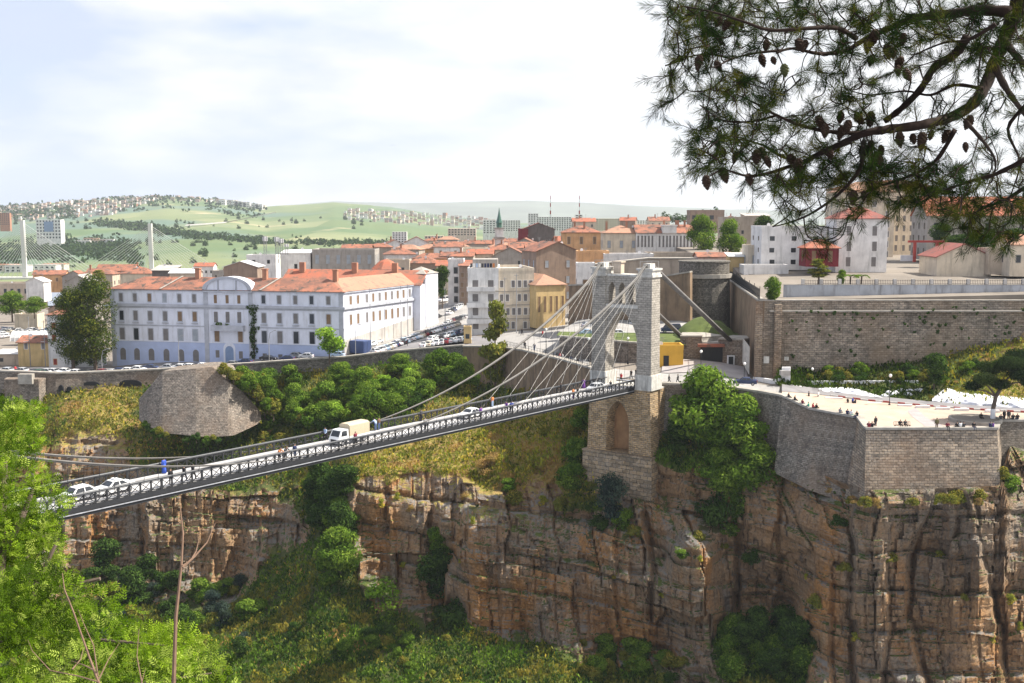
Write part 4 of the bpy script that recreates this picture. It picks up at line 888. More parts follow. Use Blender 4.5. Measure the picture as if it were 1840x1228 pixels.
# rear wing with the bright roof, and the courtyard turret
mb = MB(); mb.box(hx(415), hx(690), 34, 48, 0, eave - .2); rwg = mb.build('rear_wing', M['hotelwhite'], hotel)
x0, x1 = hx(415), hx(690); roof_mb(x1 - x0, 14, eave - .18, 'gable', 3.9, .5, x0, 34).build('rear_roof', M['roof_red'], rwg)
for px in (412, 516, 596): x = hx(px) + 5; cb = MB(); cb.box(x - .8, x + .8, 39, 40.4, eave + 2, eave + 5.8); cb.build('chimney', M['w_brick'], rwg)
tp_ = P(694, 483, 338); tl = hl(tp_)
mb = MB(); mb.lathe([(4.2, 0), (4.2, sz(tp_.z))], 8, (tl[0], tl[1], 0)); tu = mb.build('turret', M['hotelwhite'], hotel)
mb = MB(); mb.lathe([(4.8, sz(tp_.z)), (2.2, sz(tp_.z) + 2.2), (0.4, sz(tp_.z) + 2.9)], 8, (tl[0], tl[1], 0)); mb.build('turret_roof', M['roof_red'], tu)
# ------------------------------------------------------------------ fort on the upper right
FC = P(1363, 541, 213.5)                                   # its corner; wall top z
zf = FC.z
A0 = Vector(P(1307, 502, 286)); A0.z = zf
mid = [A0.lerp(FC, i / 8) for i in range(9)]
fb = [Vector((p.x - 0.5, p.y - 0.3, -35 + 4.5 * (1 - i / 8))) for i, p in enumerate(mid)]
fw_ = wall('fort_wall', 'brown side wall of the fort running back from its corner, with railings on top', 'wall', mid, fb, M['brownwall'], thick=1.2, cap=0.3)
FR = PZ(2050, 541, zf); fr_pts = [FC.lerp(FR, i / 20) for i in range(21)]
fm = wall('fort_wall', 'huge weathered rubble front wall of the fort with dark tufts growing in it', 'wall', fr_pts, [Vector((p.x - .2, p.y - 0.9, -37)) for p in fr_pts], M['fort'], thick=1.2, cap=0.22)
mb = MB(); c = FC
mb.prism([(c.x - .55, c.y - .35), (c.x + .7, c.y - .95), (c.x + .8, c.y + .3), (c.x - .4, c.y + .8)], -36, zf - 0.1); mb.build('corner_quoins', M['bastion'], fw_)
mb = MB(); q_ = P(1398, 560, 212.6); mb.box(q_.x - .7, q_.x + .7, q_.y - 0.62, q_.y + .2, -36, zf - .6); mb.build('buttress', M['bastion'], fm)
mb = MB(); y0 = P(1500, 560, 213).y; mb.box(c.x + 2, c.x + 120, y0 - .62, y0 + .4, zf - 2.05, zf - 1.75); mb.build('string_course', M['coping'], fm)
tuft_spots = []
rr_ = random.Random(3)
for i in range(90):
    px, py = rr_.uniform(1405, 1840), 545 + abs(rr_.gauss(0, 45)) + 5
    if py > 660 or (py > 630 and px > 1640): continue
    tuft_spots.append((px, py))
# plaques on the fort wall
for px, py, w_, h_ in ((1377, 653, 1.0, 1.3), (1413, 648, .8, .7)): mark(fm, 'plaque', px, py, 211.9, w_, h_, False, M['trim'], 0.15)
mb = MB(); p = P(1345, 660, 219); mb.add([(p.x - .62, p.y + dy, p.z + dz) for dy, dz in ((-3.2, -1), (3.2, 0.6), (3.2, 5.4), (-3.2, 4.4))] + [(p.x - .5, p.y + dy, p.z + dz) for dy, dz in ((-3.2, -1), (3.2, 0.6), (3.2, 5.4), (-3.2, 4.4))], [(0, 1, 2, 3), (4, 7, 6, 5), (0, 3, 7, 4), (1, 5, 6, 2), (3, 2, 6, 7)]); mb.build('notice_panel', M['trim'], fw_)
# white stepped wall at its foot
mb = MB(); pts = [P(1353, 683, 213.5), P(1385, 697, 209), P(1403, 700, 207), P(1419, 700, 206.5), P(1442, 700, 206)]
tag(wall('stepped_wall', 'low white painted wall stepping up to a white post at the fort corner', 'wall', [pts[0] + Vector((0, 0, 0.6)), pts[1] + Vector((0, 0, 1.6)), pts[2] + Vector((0, 0, 2.2)), pts[2] + Vector((.1, 0, 4.2)), pts[3] + Vector((0, 0, 4.2)), pts[3] + Vector((.1, 0, .9)), pts[4] + Vector((0, 0, .5))], [p - Vector((0, 0, 2)) for p in (pts[0], pts[1], pts[2], pts[2] + Vector((.1, 0, 0)), pts[3], pts[3] + Vector((.1, 0, 0)), pts[4])], M['white'], thick=0.6, cap=0), 'low white painted wall stepping up to a white post at the fort corner', 'wall')
mb = MB(); p = P(1411, 671, 206.5); mb.box(p.x - .9, p.x + .9, p.y - .3, p.y + .9, p.z - .4, p.z + .5); mb.build('cap', M['greyband'], bpy.data.objects['stepped_wall'])
# courtyard of the fort
mb = MB(); mb.prism([(A0.x + .9, A0.y), (FC.x + .9, FC.y + .9), (FR.x, FR.y + .9), (150, 300), (200, 520), (60, 520)], [zf - 3] * 6, [-13.0, zf - .05, -14.9, -12, -10, -10]); struct(mb.build('courtyard', M['soil']))
mb = MB(); q1, q2 = P(1408, 540, 219), P(2010, 540, 219)
yard_z = ZP(512, 219.5)
uw = wall('parapet_wall', 'blue grey concrete wall above the fort front, with pillars and iron railing', 'wall', [Vector((q1.x + (q2.x - q1.x) * i / 10, 219, yard_z)) for i in range(11)], [Vector((q1.x + (q2.x - q1.x) * i / 10, 219, zf - .3)) for i in range(11)], M['concwall'], thick=0.4, cap=0.1, lip=.05)
k = 0
for i in range(19):
    px = 1443 + i * 33.0; p = P(px, 512, 219); mb = MB(); mb.box(p.x - .28, p.x + .28, 218.85, 219.45, yard_z + .1, yard_z + 1.15); mb.build('pillar', M['greyband'], uw)
    mb = MB()
    if i < 18:
        for j in range(9): x = p.x + .28 + 3.06 * (j + .5) / 9; mb.box(x - .025, x + .025, 219.1, 219.15, yard_z + .1, yard_z + 1.0)
        for z in (.25, .8): mb.box(p.x + .28, p.x + 3.34, 219.1, 219.15, yard_z + z, yard_z + z + .05)
        mb.build('railing', M['iron'], uw)
# railing fence along the brown side wall
mb = MB(); fe = thing('iron_fence', 'iron railing on top of the brown side wall of the fort', 'fence', tuple(FC))
for i in range(60):
    p = FC.lerp(A0, i / 59) + Vector((.2, 0, .3)); h = 2.0 if i % 8 else 2.5; mb.box(p.x - .05, p.x + .05, p.y - .05, p.y + .05, p.z, p.z + h)
for z in (.4, 1.8): mb.tube([FC + Vector((.2, 0, .3 + z)), A0 + Vector((.2, 0, .3 + z))], .05, 4)
mb.v = [tuple(Vector(v) - FC) for v in mb.v]; mb.build('railing', M['iron'], fe)
def fh(*a, **k): return house(*a, **k)
def FD(py, z): return PZ(920, py, z).y
fh('white three storey gatehouse with maroon hip roof and blue dado inside the fort', 1550, 393, 262, 12.0, 12.6, 9, 'white', 'hip', 'roof_maroon', 2.6, 0, rows=3, cols=2, ww=1.1, wh=2.2, wm='shutter', frame='w_white', chim=0)
fh('white house with blue base and brown door behind the pine branches', 1427, 412, 268, 15.5, 9.8, 12, 'white', 'flat', rows=3, cols=3, ww=1.2, wh=1.1, frame='w_white')
gp_ = P(1478, 445, 264)
fh('small maroon painted guardhouse with red hip roof in front of the white houses', 1478, 446, 257, 7.6, 4.3, 6, 'red', 'hip', 'roof_red', 1.9, 0, rows=1, cols=2, ww=1.0, wh=2.6, wm='shutbrown', frame='w_red')
fh('tall white six storey barrack block seen through the pine branches', 1560, 345, 330, 16, 20.5, 12, 'cream', 'hip', 'roof_pale', 3.0, 0, rows=6, cols=4, ww=1.0, wh=1.7, wm='shutter', frame='w_white')
fh('long pale apartment block with balconies and pipes up the fort street', 1640, 336, 345, 16.5, 21, 45, 'cream', 'hip', 'roof_old', 2.5, 8, rows=6, cols=7, ww=0.9, wh=1.8, wm='shutter', frame='w_cream')
fh('low white gabled shed with peeling plaster beside the fort road', 1733, 462, 252, 12.3, 4.6, 11, 'cream', 'gabley', 'roof_maroon', 3.0, 0, rows=0, cols=0, side=False)
fh('ruined low plastered building with empty window beside the white shed', 1803, 452, 250, 6.6, 5.2, 6, 'beige', 'flat', rows=1, cols=2, ww=1.0, wh=1.2, frame='w_beige')
fh('small house with orange tiled roof at the right edge of the fort yard', 1845, 440, 246, 7, 7, 8, 'cream', 'gable', 'roof_pale', 2.2, 0, rows=1, cols=2)
fh('long grey barrack with bright red tiled roof behind the pine branches', 1790, 388, 300, 36, 12, 14, 'grey', 'gable', 'roof_red', 5.2, -3, rows=3, cols=8, ww=1.1, wh=1.7, wm='glass', frame='w_grey')
# red entrance frame
gt_ = thing('gate_frame', 'red steel entrance frame spanning the fort road', 'gate', P(1663, 462, 265))
l0, l1 = P(1643, 462, 265), P(1683, 462, 265); g0 = gt_.location
for l in (l0, l1): mb = MB(); mb.box(l.x - .3 - g0.x, l.x + .3 - g0.x, -.3, .3, -1.2, 3.4); mb.build('post', M['redpaint'], gt_)
mb = MB(); mb.box(l0.x - 1.6 - g0.x, l1.x + 1.6 - g0.x, -.35, .35, 3.402, 3.9); mb.build('beam', M['redpaint'], gt_)
mb = MB(); mb.box(l0.x - 3.3 - g0.x, l0.x - .4 - g0.x, -.08, .08, -1, .4); mb.build('barrier', M['hotelgrey'], gt_)
# entrance awnings near the round tower
fh('low white roofed kiosk with two red gables behind the fort railing', 1377, 482, 262, 10.5, 5, 5, 'white', 'flat', rows=1, cols=3, ww=1.2, wh=1.4)
fh('beige plastered guard room with grey door below the green trees', 1374, 446, 276, 8.2, 7.2, 7, 'cream', 'flat', rows=1, cols=2, ww=1.5, wh=2.6, wm='shutblue')
fh('small ochre house beside the beige guard room', 1333, 461, 280, 6, 6, 5, 'ochre', 'shed', 'sheet', .8, rows=1, cols=1)

# ------------------------------------------------------------------ walls, round tower and anchor block behind the bridge tower
p = P(1272, 470, 262); zt_ = p.z
rt = thing('round_tower', 'stained round stone tower at the inner corner of the fort wall', 'tower', (p.x, p.y + 5, zt_ - 16.0))
mb = MB(); mb.lathe([(6.6, -4), (6.1, 12.2), (6.35, 12.4), (6.35, 12.8), (6.0, 13), (6.0, 15.6), (6.2, 15.7), (6.2, 16)], 22); mb.build('drum', M['darkwall'], rt)
mb = MB(); mb.lathe([(6.65, 12.0), (6.7, 12.9)], 22); mb.build('string_course', M['coping'], rt)
wall_px('old_wall', 'brown curtain wall between round tower and suspension tower', 'wall', [(1060, 505, 268, 620), (1180, 500, 262, 630), (1240, 490, 258, 630)], M['brownwall'], 0.5, thick=1.5)
wall_px('old_wall', 'stone wall with crenellated cornice above the old curtain wall', 'wall', [(1060, 478, 300, 520), (1165, 466, 300, 520), (1250, 466, 300, 520)], M['w_stone'], 0, thick=4)
wall_px('old_wall', 'dim brown wall beside the street left of the suspension tower', 'wall', [(1022, 514, 285, 600), (1075, 512, 272, 640)], M['brownwall'], 0.2, thick=2)
wall_px('garden_wall', 'low stone wall holding a strip of lawn behind the bridge tower', 'wall', [(1005, 606, 240, 660), (1070, 611, 233, 665), (1130, 617, 230, 665), (1222, 622, 228, 670)], M['rubble'], 0.2, thick=0.6)
strip('lawn', [P(1000, 603, 241.5), P(1070, 609, 234), P(1130, 614, 231.2), P(1232, 620, 229.5)], [P(1005, 596, 252), P(1075, 597, 250), P(1130, 598, 250), P(1245, 600, 250)], M['turf'])
strip('upper_yard', [P(1005, 596, 252), P(1075, 597, 250), P(1130, 598, 250), P(1245, 600, 250)], [P(1040, 575, 275), P(1090, 570, 270), P(1150, 570, 268), P(1250, 570, 262)], M['road'])
an = wall_px('anchor_block', 'grey stone anchor block where the thick back cables end', 'anchorage', [(1222, 606, 231, 665), (1262, 606, 230, 665), (1262.5, 618, 229.9, 665), (1292, 618, 228.5, 665), (1292.5, 610, 228.4, 665), (1338, 612, 225, 672)], M['rubble'], 0.1, thick=6)
mb = MB(); p = P(1278, 642, 228.6); mb.box(p.x - 2.3, p.x + 2.3, p.y - .7, p.y, p.z - 2.6, p.z + 2.2); mb.build('garage_door', M['iron'], an)
mb = MB(); p = P(1277, 621, 228); mb.box(p.x - 2.7, p.x + 2.7, p.y - 1.0, p.y + .1, p.z - .25, p.z + .35); mb.build('garage_roof', M['roof_red'], an)
mb = MB(); p = P(1313, 649, 226); mb.box(p.x - .45, p.x + .45, p.y - .35, p.y + .2, p.z - 1.4, p.z + .9); mb.build('door', M['iron'], an)
mb = MB(); p = P(1313, 652, 226.3); mb.box(p.x - .75, p.x + .75, p.y - .3, p.y + .2, p.z - 1.8, p.z + 1.5); mb.build('door_frame', M['white'], an)
hut = house('small yellow hut with dark doorway beside the bridge tower', 1204, 627, 223, 5.4, 4.0, 4.5, 'yellow', 'flat', rows=0, cols=0, side=False, name='hut', cat='hut')
mb = MB(); mb.box(-1.3, -.2, -.06, .1, 0, 2.6); mb.build('door', M['iron'], hut)
# rock hump with grass between hut and fort
mb = MB(); pts = []
for i in range(26):
    for j in range(14):
        px, u_ = 1195 + i * 5.6, j / 13; hgt = math.sin(math.pi * min(1, max(0, (i + 1) / 27))) * (1 - (2 * u_ - 1) ** 2)
        b_ = P(px, 608, 233 + 26 * u_); pts.append((b_.x, b_.y, -31 + 5.6 * hgt + 1.4 * float(vn(i / 3, j / 3, 0, 5)) + u_ * 2.5))
mb.add(pts, [(i * 14 + j, (i + 1) * 14 + j, (i + 1) * 14 + j + 1, i * 14 + j + 1) for i in range(25) for j in range(13)]); struct(mb.build('hillock', M['turf'], smooth=True))

# ------------------------------------------------------------------ town houses, as they stand in the photograph
H = house
H('white apartment corner block with long balconies and laundry on the roof', 868, 487, 296, 8.2, 17.2, 22, 'white', 'flat', rows=4, cols=2, ww=1.5, wh=2.0, wm='shutter', frame='w_white', rz=0, ledge=True, name='apartment_block', cat='apartment block')
ab = bpy.data.objects['apartment_block']
for k in range(3):
    mb = MB(); z = 3.2 + k * 4.3; mb.box(-4.3, 3.2, -1.4, 0, z, z + .2); mb.box(-4.3, 3.2, -1.4, -1.25, z + .202, z + 1.2); mb.box(-4.3, -4.15, -1.25, 0, z + .202, z + 1.2); mb.box(3.05, 3.2, -1.25, 0, z + .202, z + 1.2); mb.build('balcony', M['w_white'], ab)
mb = MB(); mb.box(-3, 3.8, 6, 14, 17.2, 20.0); mb.build('penthouse', M['w_grey'], ab)
for k in range(9): mb = MB(); x = -3.2 + k * .75; mb.box(x - .28, x + .28, 2.0, 2.04, 18.0, 19.1); mb.build('laundry', M['c_' + RND.choice(list(CLO))], ab)
H('long cream apartment wing with four rows of shuttered windows beside the corner block', 928, 487, 297.5, 9.6, 17.2, 20, 'cream', 'flat', rows=4, cols=6, ww=.9, wh=1.8, wm='shutter', frame='w_white', rz=10, ledge=True, name='apartment_block', cat='apartment block')
H('ochre hall with tall narrow windows and weedy tiled roof beyond the apartments', 990, 512, 296, 8.6, 11.5, 22, 'ochre', 'hip', 'roof_pale', 2.6, 24, rows=1, cols=5, ww=.7, wh=4.2, wm='shutbrown', frame='w_ochre', name='hall', cat='hall')
H('tall brown gabled tenement with few windows behind the ochre hall', 1002, 452, 345, 14, 17, 14, 'brown', 'gabley', 'roof_old', 3.0, 18, rows=3, cols=2, ww=1.1, wh=2.2, wm='shutblue', frame='w_brown', chim=1)
H('brown tenement with tiled roof stepping back behind the gabled one', 975, 456, 372, 10, 16, 14, 'grey', 'gable', 'roof_old', 2.8, 4, rows=3, cols=2, wm='shutblue')
H('narrow crumbling white house at the street corner beyond the car park', 819, 470, 372, 5.2, 15, 9, 'white', 'flat', rows=4, cols=1, ww=1.2, wh=2)
H('old house with brown wooden balconies next to the narrow white house', 836, 478, 366, 4.0, 15, 9, 'brown', 'shed', 'roof_old', 1.0, 0, rows=4, cols=2, ww=1.0, wh=1.6, wm='shutbrown')
H('grey brown four storey block with pale blue shutters behind the white building', 617, 452, 410, 23, 14, 14, 'grey', 'flat', rows=2, cols=6, ww=1.3, wh=3.2, wm='shutblue', frame='w_grey', top=.95)
H('low terracotta roof wing on top of the grey brown block', 640, 447, 425, 11, 8, 8, 'brick', 'gable', 'roof_old', 1.6, 0, rows=0, cols=0, side=False)
H('small white flat roofed house with two windows behind the white building', 469, 462, 400, 10.5, 10, 8, 'white', 'flat', rows=1, cols=2, ww=.9, wh=1.2, top=1.3)
H('white house with brown end wall beside the antenna masts', 531, 455, 412, 11, 11, 10, 'white', 'shed', 'sheet', 1.0, 0, rows=1, cols=1)
H('pale gabled warehouse with white sheet roof behind the curved pediment', 432, 480, 365, 11, 9, 10, 'brown', 'gabley', 'sheet', 1.9, 0, rows=0, cols=0, side=False)
H('long grey shed with dark mono pitch roof near the cable stayed pylon', 292, 486, 420, 8, 8, 10, 'dark', 'shed', 'flatroof', 1.6, 0, rows=0, cols=0, side=False)
H('low pale workshop with white sheet roof left of the warehouse', 328, 491, 405, 9.5, 9, 9, 'beige', 'gable', 'sheet', 1.4, 0, rows=0, cols=0, side=False)
H('small white house with bright red roof far beyond the workshops', 366, 479, 640, 11, 7, 8, 'white', 'gable', 'roof_red', 2.0, 0, rows=1, cols=4, ww=.9, wh=1.4)
H('grey gabled barn with dim roof left of the big dark tree', 140, 508, 430, 10, 16, 12, 'grey', 'gabley', 'flatroof', 3.0, 0, rows=2, cols=2)
H('brown tiled house below the grey barn', 110, 556, 380, 9, 9, 9, 'brown', 'gabley', 'roof_old', 2.4, 0, rows=1, cols=2)
H('tall tan house with hip roof above the grey barn', 172, 493, 470, 14, 13, 10, 'beige', 'hip', 'roof_old', 2.2, 0, rows=2, cols=3, chim=1)
H('long two storey tan building with a row of dark windows at the picture edge', 15, 512, 520, 26, 12, 12, 'beige', 'flat', rows=2, cols=8, ww=1.3, wh=2.2, top=.9)
H('white walled house with white roof next to the long tan building', 62, 507, 500, 8, 9, 8, 'white', 'gabley', 'sheet', 2.0, 0, rows=0, cols=0, side=False)
H('pinkish house with tiled roof among the workshops', 205, 487, 480, 16, 10, 10, 'pink', 'gable', 'roof_old', 2.6, 0, rows=1, cols=4)
H('house with long tiled roof behind the dark tree top', 245, 492, 455, 13, 10, 10, 'cream', 'hip', 'roof_old', 2.4, 0, rows=1, cols=3)
H('small yellow house with old tiled roof above the low road wall', 62, 616, 300, 9.2, 6.8, 8, 'ochre', 'gable', 'roof_old', 1.6, 0, rows=1, cols=2, ww=.9, wh=1.9, wm='shutter', frame='w_white', top=1.4)
H('narrow white house with orange corner and red shutters beside the big dark tree', 106, 566, 297, 6.6, 15, 9, 'white', 'hip', 'roof_old', 1.5, 0, rows=4, cols=2, ww=.85, wh=1.5, wm='shutred', frame='w_orange')
H('low white wall house under the big dark tree', 150, 640, 298, 8, 3.6, 6, 'white', 'shed', 'sheet', .5, 0, rows=1, cols=2, ww=.8, wh=1)
H('low brown shed with awning beside the yellow house', 15, 636, 305, 8, 3.8, 6, 'beige', 'shed', 'sheet', .6, 0, rows=1, cols=2, ww=1, wh=1)
H('cream flat roofed cabin beside the car park in the lower town', 46, 568, 440, 9, 6, 7, 'cream', 'flat', rows=0, cols=0, side=False)
mb = MB(); p = P(58, 612, 372); gh = thing('greenhouse', 'grey round topped shed with white ribs in the lower town', 'shed', p)
mb.add([(x, 3.2 * math.cos(a), max(0, 3.2 * math.sin(a))) for x in (-6, 6) for a in np.linspace(0, math.pi, 9)], [(i, i + 1, 10 + i, 9 + i) for i in range(8)] + [tuple(range(8, -1, -1)), tuple(range(9, 18))]); mb.build('shell', M['sheet'], gh)
for i in range(9): mb = MB(); x = -6 + 1.5 * i; mb.tube([(x, 3.25 * math.cos(a), 3.25 * math.sin(a)) for a in np.linspace(0, math.pi, 9)], .1, 4); mb.build('rib', M['white'], gh)
H('dark timber clad building with crimson end wall on the town skyline', 968, 412, 560, 16, 14, 12, 'dark', 'gabley', 'roof_maroon', 3.2, 0, rows=1, cols=2)
H('crimson lean-to wing beside the dark skyline building', 940, 414, 558, 5, 13, 10, 'red', 'flat', rows=0, cols=0, side=False)
H('orange plastered house with two pairs of tall windows and tiled hip roof', 1045, 418, 420, 14.5, 10, 12, 'orange', 'hip', 'roof_old', 2.6, 0, rows=1, cols=3, ww=1.0, wh=2.6, wm='shutbrown', chim=2, top=1.1)
H('cream civic hall wing with tiled roof and blue door left of the white arcade', 1117, 419, 398, 13, 9, 12, 'cream', 'hip', 'roof_pale', 2.6, 0, rows=1, cols=3, ww=1.0, wh=2.4, wm='shutblue', chim=2)
ar = H('long white arcaded building with tall narrow windows under a tiled roof', 1195, 419, 395, 20, 9, 12, 'white', 'gable', 'roof_old', 2.9, 0, rows=1, cols=16, ww=.62, wh=4.0, wm='shutter', frame='w_white', chim=4, top=1.05)
mb = MB(); mb.box(-1.0, 4.0, -.5, 3, 8.9, 11.4); mb.box(-1.3, 4.3, -.7, 3.2, 11.402, 11.8); mb.build('pediment', M['w_white'], ar)
H('brown two storey box with flat white roof on the skyline', 1271, 380, 620, 19, 12, 12, 'brown', 'flat', rows=2, cols=4, ww=2.2, wh=2.2, wm='glass', frame='w_dark')
H('ruined stone house with broken top above the dark green trees', 1335, 394, 390, 13, 16, 12, 'stone', 'flat', rows=2, cols=3, ww=.8, wh=1.2)
H('beige stone house behind the ruined one near the pine branches', 1362, 388, 420, 9, 15, 10, 'beige', 'shed', 'flatroof', 1, rows=2, cols=2)
H('low white terrace house with green gutter behind the suspension tower', 1130, 461, 315, 14, 6, 8, 'white', 'flat', rows=1, cols=4, ww=.8, wh=1.2)
H('tan terrace house beside the low white one with blue tanks on its roof', 1066, 456, 318, 9, 8, 8, 'orange', 'flat', rows=1, cols=2, ww=.8, wh=1.2)
H('grey stone hall with heavy dentil cornice right of the suspension tower top', 1205, 459, 322, 13, 7, 10, 'stone', 'flat', rows=1, cols=8, ww=.5, wh=.7, ledge=True)
H('narrow white rendered house end with a framed niche left of the suspension tower', 1053, 478, 290, 4.6, 10, 6, 'white', 'flat', rows=1, cols=1, ww=1.5, wh=1.6, wm='shutbrown')
H('low red tiled shed behind the round tower', 1285, 462, 300, 9, 4, 7, 'pink', 'gable', 'roof_old', 1.2, rows=1, cols=2, ww=.7, wh=.9)
mt = thing('minaret', 'white mosque minaret with green pointed spire above the tiled roofs', 'minaret', P(897, 450, 500))
mb = MB(); mb.box(-1.9, 1.9, -1.9, 1.9, -4, 9.5); mb.build('shaft', M['w_white'], mt)
mb = MB(); mb.box(-2.5, 2.5, -2.5, 2.5, 5.0, 6.0); mb.build('balcony', M['w_grey'], mt); mb = MB(); mb.box(-2.3, 2.3, -2.3, 2.3, 9.502, 10.1); mb.build('gallery', M['w_grey'], mt)
mb = MB(); mb.lathe([(1.2, 10.1), (1.2, 12), (1.5, 12.2), (0.9, 14.2), (0.35, 17), (0.05, 19)], 8); mb.build('spire', M['car_green'], mt)
# roofs between them, row behind row
wl = ['cream', 'white', 'grey', 'brown', 'beige', 'pink', 'orange', 'stone']; adj = {'cream': 'cream', 'white': 'white', 'grey': 'grey', 'brown': 'brown', 'beige': 'tan', 'pink': 'pinkish', 'orange': 'orange', 'stone': 'stone', 'dark': 'dark'}
rl = [('gable', 'roof_old', 'worn tiled roof'), ('hip', 'roof_old', 'worn tiled hip roof'), ('gable', 'roof_red', 'bright red roof'), ('gabley', 'roof_old', 'gable end and tiled roof'), ('hip', 'roof_pale', 'pale orange roof'), ('flat', None, 'flat roof')]
R2 = random.Random(21)
def row(x0, x1, pye, d, step, where, jit=6, skip=0.0, hmin=7, hmax=11):
    x = x0
    while x < x1:
        w = R2.uniform(8, 15); wpx = w * F / d
        if R2.random() >= skip:
            k, m, txt = R2.choice(rl); wc = R2.choice(wl); dep = R2.uniform(7, 11)
            H('%s house with %s %s' % (adj[wc], txt, where), x + wpx / 2, pye + R2.uniform(-jit, jit), d + R2.uniform(-8, 8), w, R2.uniform(hmin, hmax), dep, wc, k, m or 'roof_old', None, R2.uniform(-14, 14), rows=2, cols=R2.randint(2, 3), ww=.9, wh=1.5, wm=R2.choice(['glass', 'shutter', 'shutbrown']), group='small town houses ' + where, chim=R2.choice([0, 0, 1]))
        x += wpx * R2.uniform(0.75, 1.05) * step
row(690, 800, 474, 400, 1.0, 'close behind the white building', 6)
row(690, 950, 460, 440, 1.0, 'behind the apartment roofs', 5)
row(660, 940, 448, 485, 1.0, 'in the middle of the old town', 5)
row(690, 930, 440, 540, 1.0, 'on the crest of the old town', 4, .15)
row(760, 935, 432, 620, 1.05, 'far back in the old town', 3, .3)
row(1000, 1250, 437, 450, 1.1, 'behind the suspension tower top', 5, .2)
row(1010, 1240, 428, 520, 1.2, 'above the arcaded building', 3, .4, 6, 9)
row(1030, 1330, 399, 700, 1.2, 'on the far right skyline', 3, .35, 6, 9)
row(60, 210, 496, 520, 1.2, 'in the lower town on the left', 6, .3)
row(100, 420, 487, 560, 1.3, 'under the cable stayed bridge', 4, .35, 6, 9)
row(1310, 1400, 470, 296, 1.3, 'beside the round tower', 4, .4, 5, 7)
# ------------------------------------------------------------------ foliage
PALS = {'mid': [(0.075, 0.14, 0.018), (0.115, 0.19, 0.024), (0.17, 0.245, 0.034), (0.05, 0.095, 0.015)],
        'dark': [(0.03, 0.062, 0.016), (0.048, 0.092, 0.02), (0.07, 0.12, 0.025), (0.02, 0.04, 0.012)],
        'bright': [(0.16, 0.28, 0.025), (0.22, 0.36, 0.035), (0.12, 0.21, 0.022), (0.27, 0.40, 0.05)],
        'olive': [(0.15, 0.165, 0.03), (0.20, 0.20, 0.036), (0.10, 0.115, 0.025), (0.26, 0.21, 0.04)],
        'yellow': [(0.36, 0.32, 0.04), (0.27, 0.28, 0.04), (0.17, 0.20, 0.035), (0.44, 0.34, 0.05)],
        'blue': [(0.03, 0.05, 0.045), (0.05, 0.075, 0.06), (0.022, 0.036, 0.035), (0.07, 0.1, 0.075)],
        'euc': [(0.045, 0.07, 0.014), (0.07, 0.095, 0.017), (0.11, 0.13, 0.02), (0.16, 0.165, 0.024), (0.03, 0.045, 0.011)],
        'pine': [(0.02, 0.036, 0.013), (0.032, 0.052, 0.016), (0.05, 0.07, 0.02), (0.014, 0.026, 0.01)],
        'far': [(0.035, 0.06, 0.03), (0.05, 0.085, 0.035), (0.065, 0.10, 0.04), (0.03, 0.05, 0.025)],
        'dry': [(0.40, 0.25, 0.09), (0.30, 0.19, 0.07), (0.17, 0.10, 0.05), (0.42, 0.31, 0.12)],
        'fore': [(0.12, 0.20, 0.014), (0.19, 0.28, 0.02), (0.07, 0.12, 0.011), (0.30, 0.37, 0.07), (0.04, 0.07, 0.01)]}
def quads(c, a, b):
    """leaf quads: centres c, half axes a and b -> verts, faces (pointed leaf shape)"""
    n = len(c); v = np.stack([c - a, c - b * 0.9 + a * .1, c + a, c + b * 0.9 + a * .1], 1).reshape(-1, 3)
    return v, np.arange(4 * n).reshape(n, 4)
def crown(name, blobs, n, size, pal, seed, asp=0.55, shell=0.72, droop=0.0):
    """leaf quads spread through lumpy blobs (x, y, z, rx, ry, rz)"""
    r = np.random.default_rng(seed); bl = np.array(blobs, float)
    vol = bl[:, 3] * bl[:, 4] + bl[:, 3] * bl[:, 5]; bi = r.choice(len(bl), n, p=vol / vol.sum()); q_ = bl[bi]
    d = r.normal(size=(n, 3)); d /= np.linalg.norm(d, axis=1)[:, None]; rad = shell + (1 - shell) * r.random(n) ** 0.7; rad *= 0.85 + 0.3 * r.random(n)
    c = q_[:, :3] + d * q_[:, 3:] * rad[:, None]
    nr = d * 0.9 + r.normal(size=(n, 3)) * 0.5 + np.array([0, 0, 0.35]); nr /= np.linalg.norm(nr, axis=1)[:, None]
    t = r.normal(size=(n, 3)); t[:, 2] -= droop * 2; t -= nr * (t * nr).sum(1)[:, None]; t /= np.linalg.norm(t, axis=1)[:, None]
    b = np.cross(nr, t); s = size * r.uniform(0.6, 1.3, n)[:, None]
    v, f = quads(c, t * s, b * s * asp)
    P_ = np.array(PALS[pal]); kb = r.integers(0, len(P_), len(bl)); col = P_[np.where(r.random(n) < 0.68, kb[bi], r.integers(0, len(P_), n))] * r.uniform(0.75, 1.25, n)[:, None]
    return np_mesh(name, v, f, M['leaf'], np.repeat(col, 4, 0))
def blobset(seed, w, h, z0, n, flat=1.0, top=0.5):
    r = random.Random(seed); out = []
    for i in range(n):
        a = r.uniform(0, 6.28); k = r.random() ** 0.6; z = z0 + (h - z0) * r.random()
        env = math.sin(math.pi * min(.97, max(.08, (z - z0) / (h - z0) * (1 - .0) * .86 + .12))) ** .7
        rr = w * r.uniform(0.16, 0.30); out.append((math.cos(a) * k * (w / 2 - rr * .5) * env, math.sin(a) * k * (w / 2 - rr * .5) * env, z, rr, rr, rr * r.uniform(.55, .85) * flat))
    return out
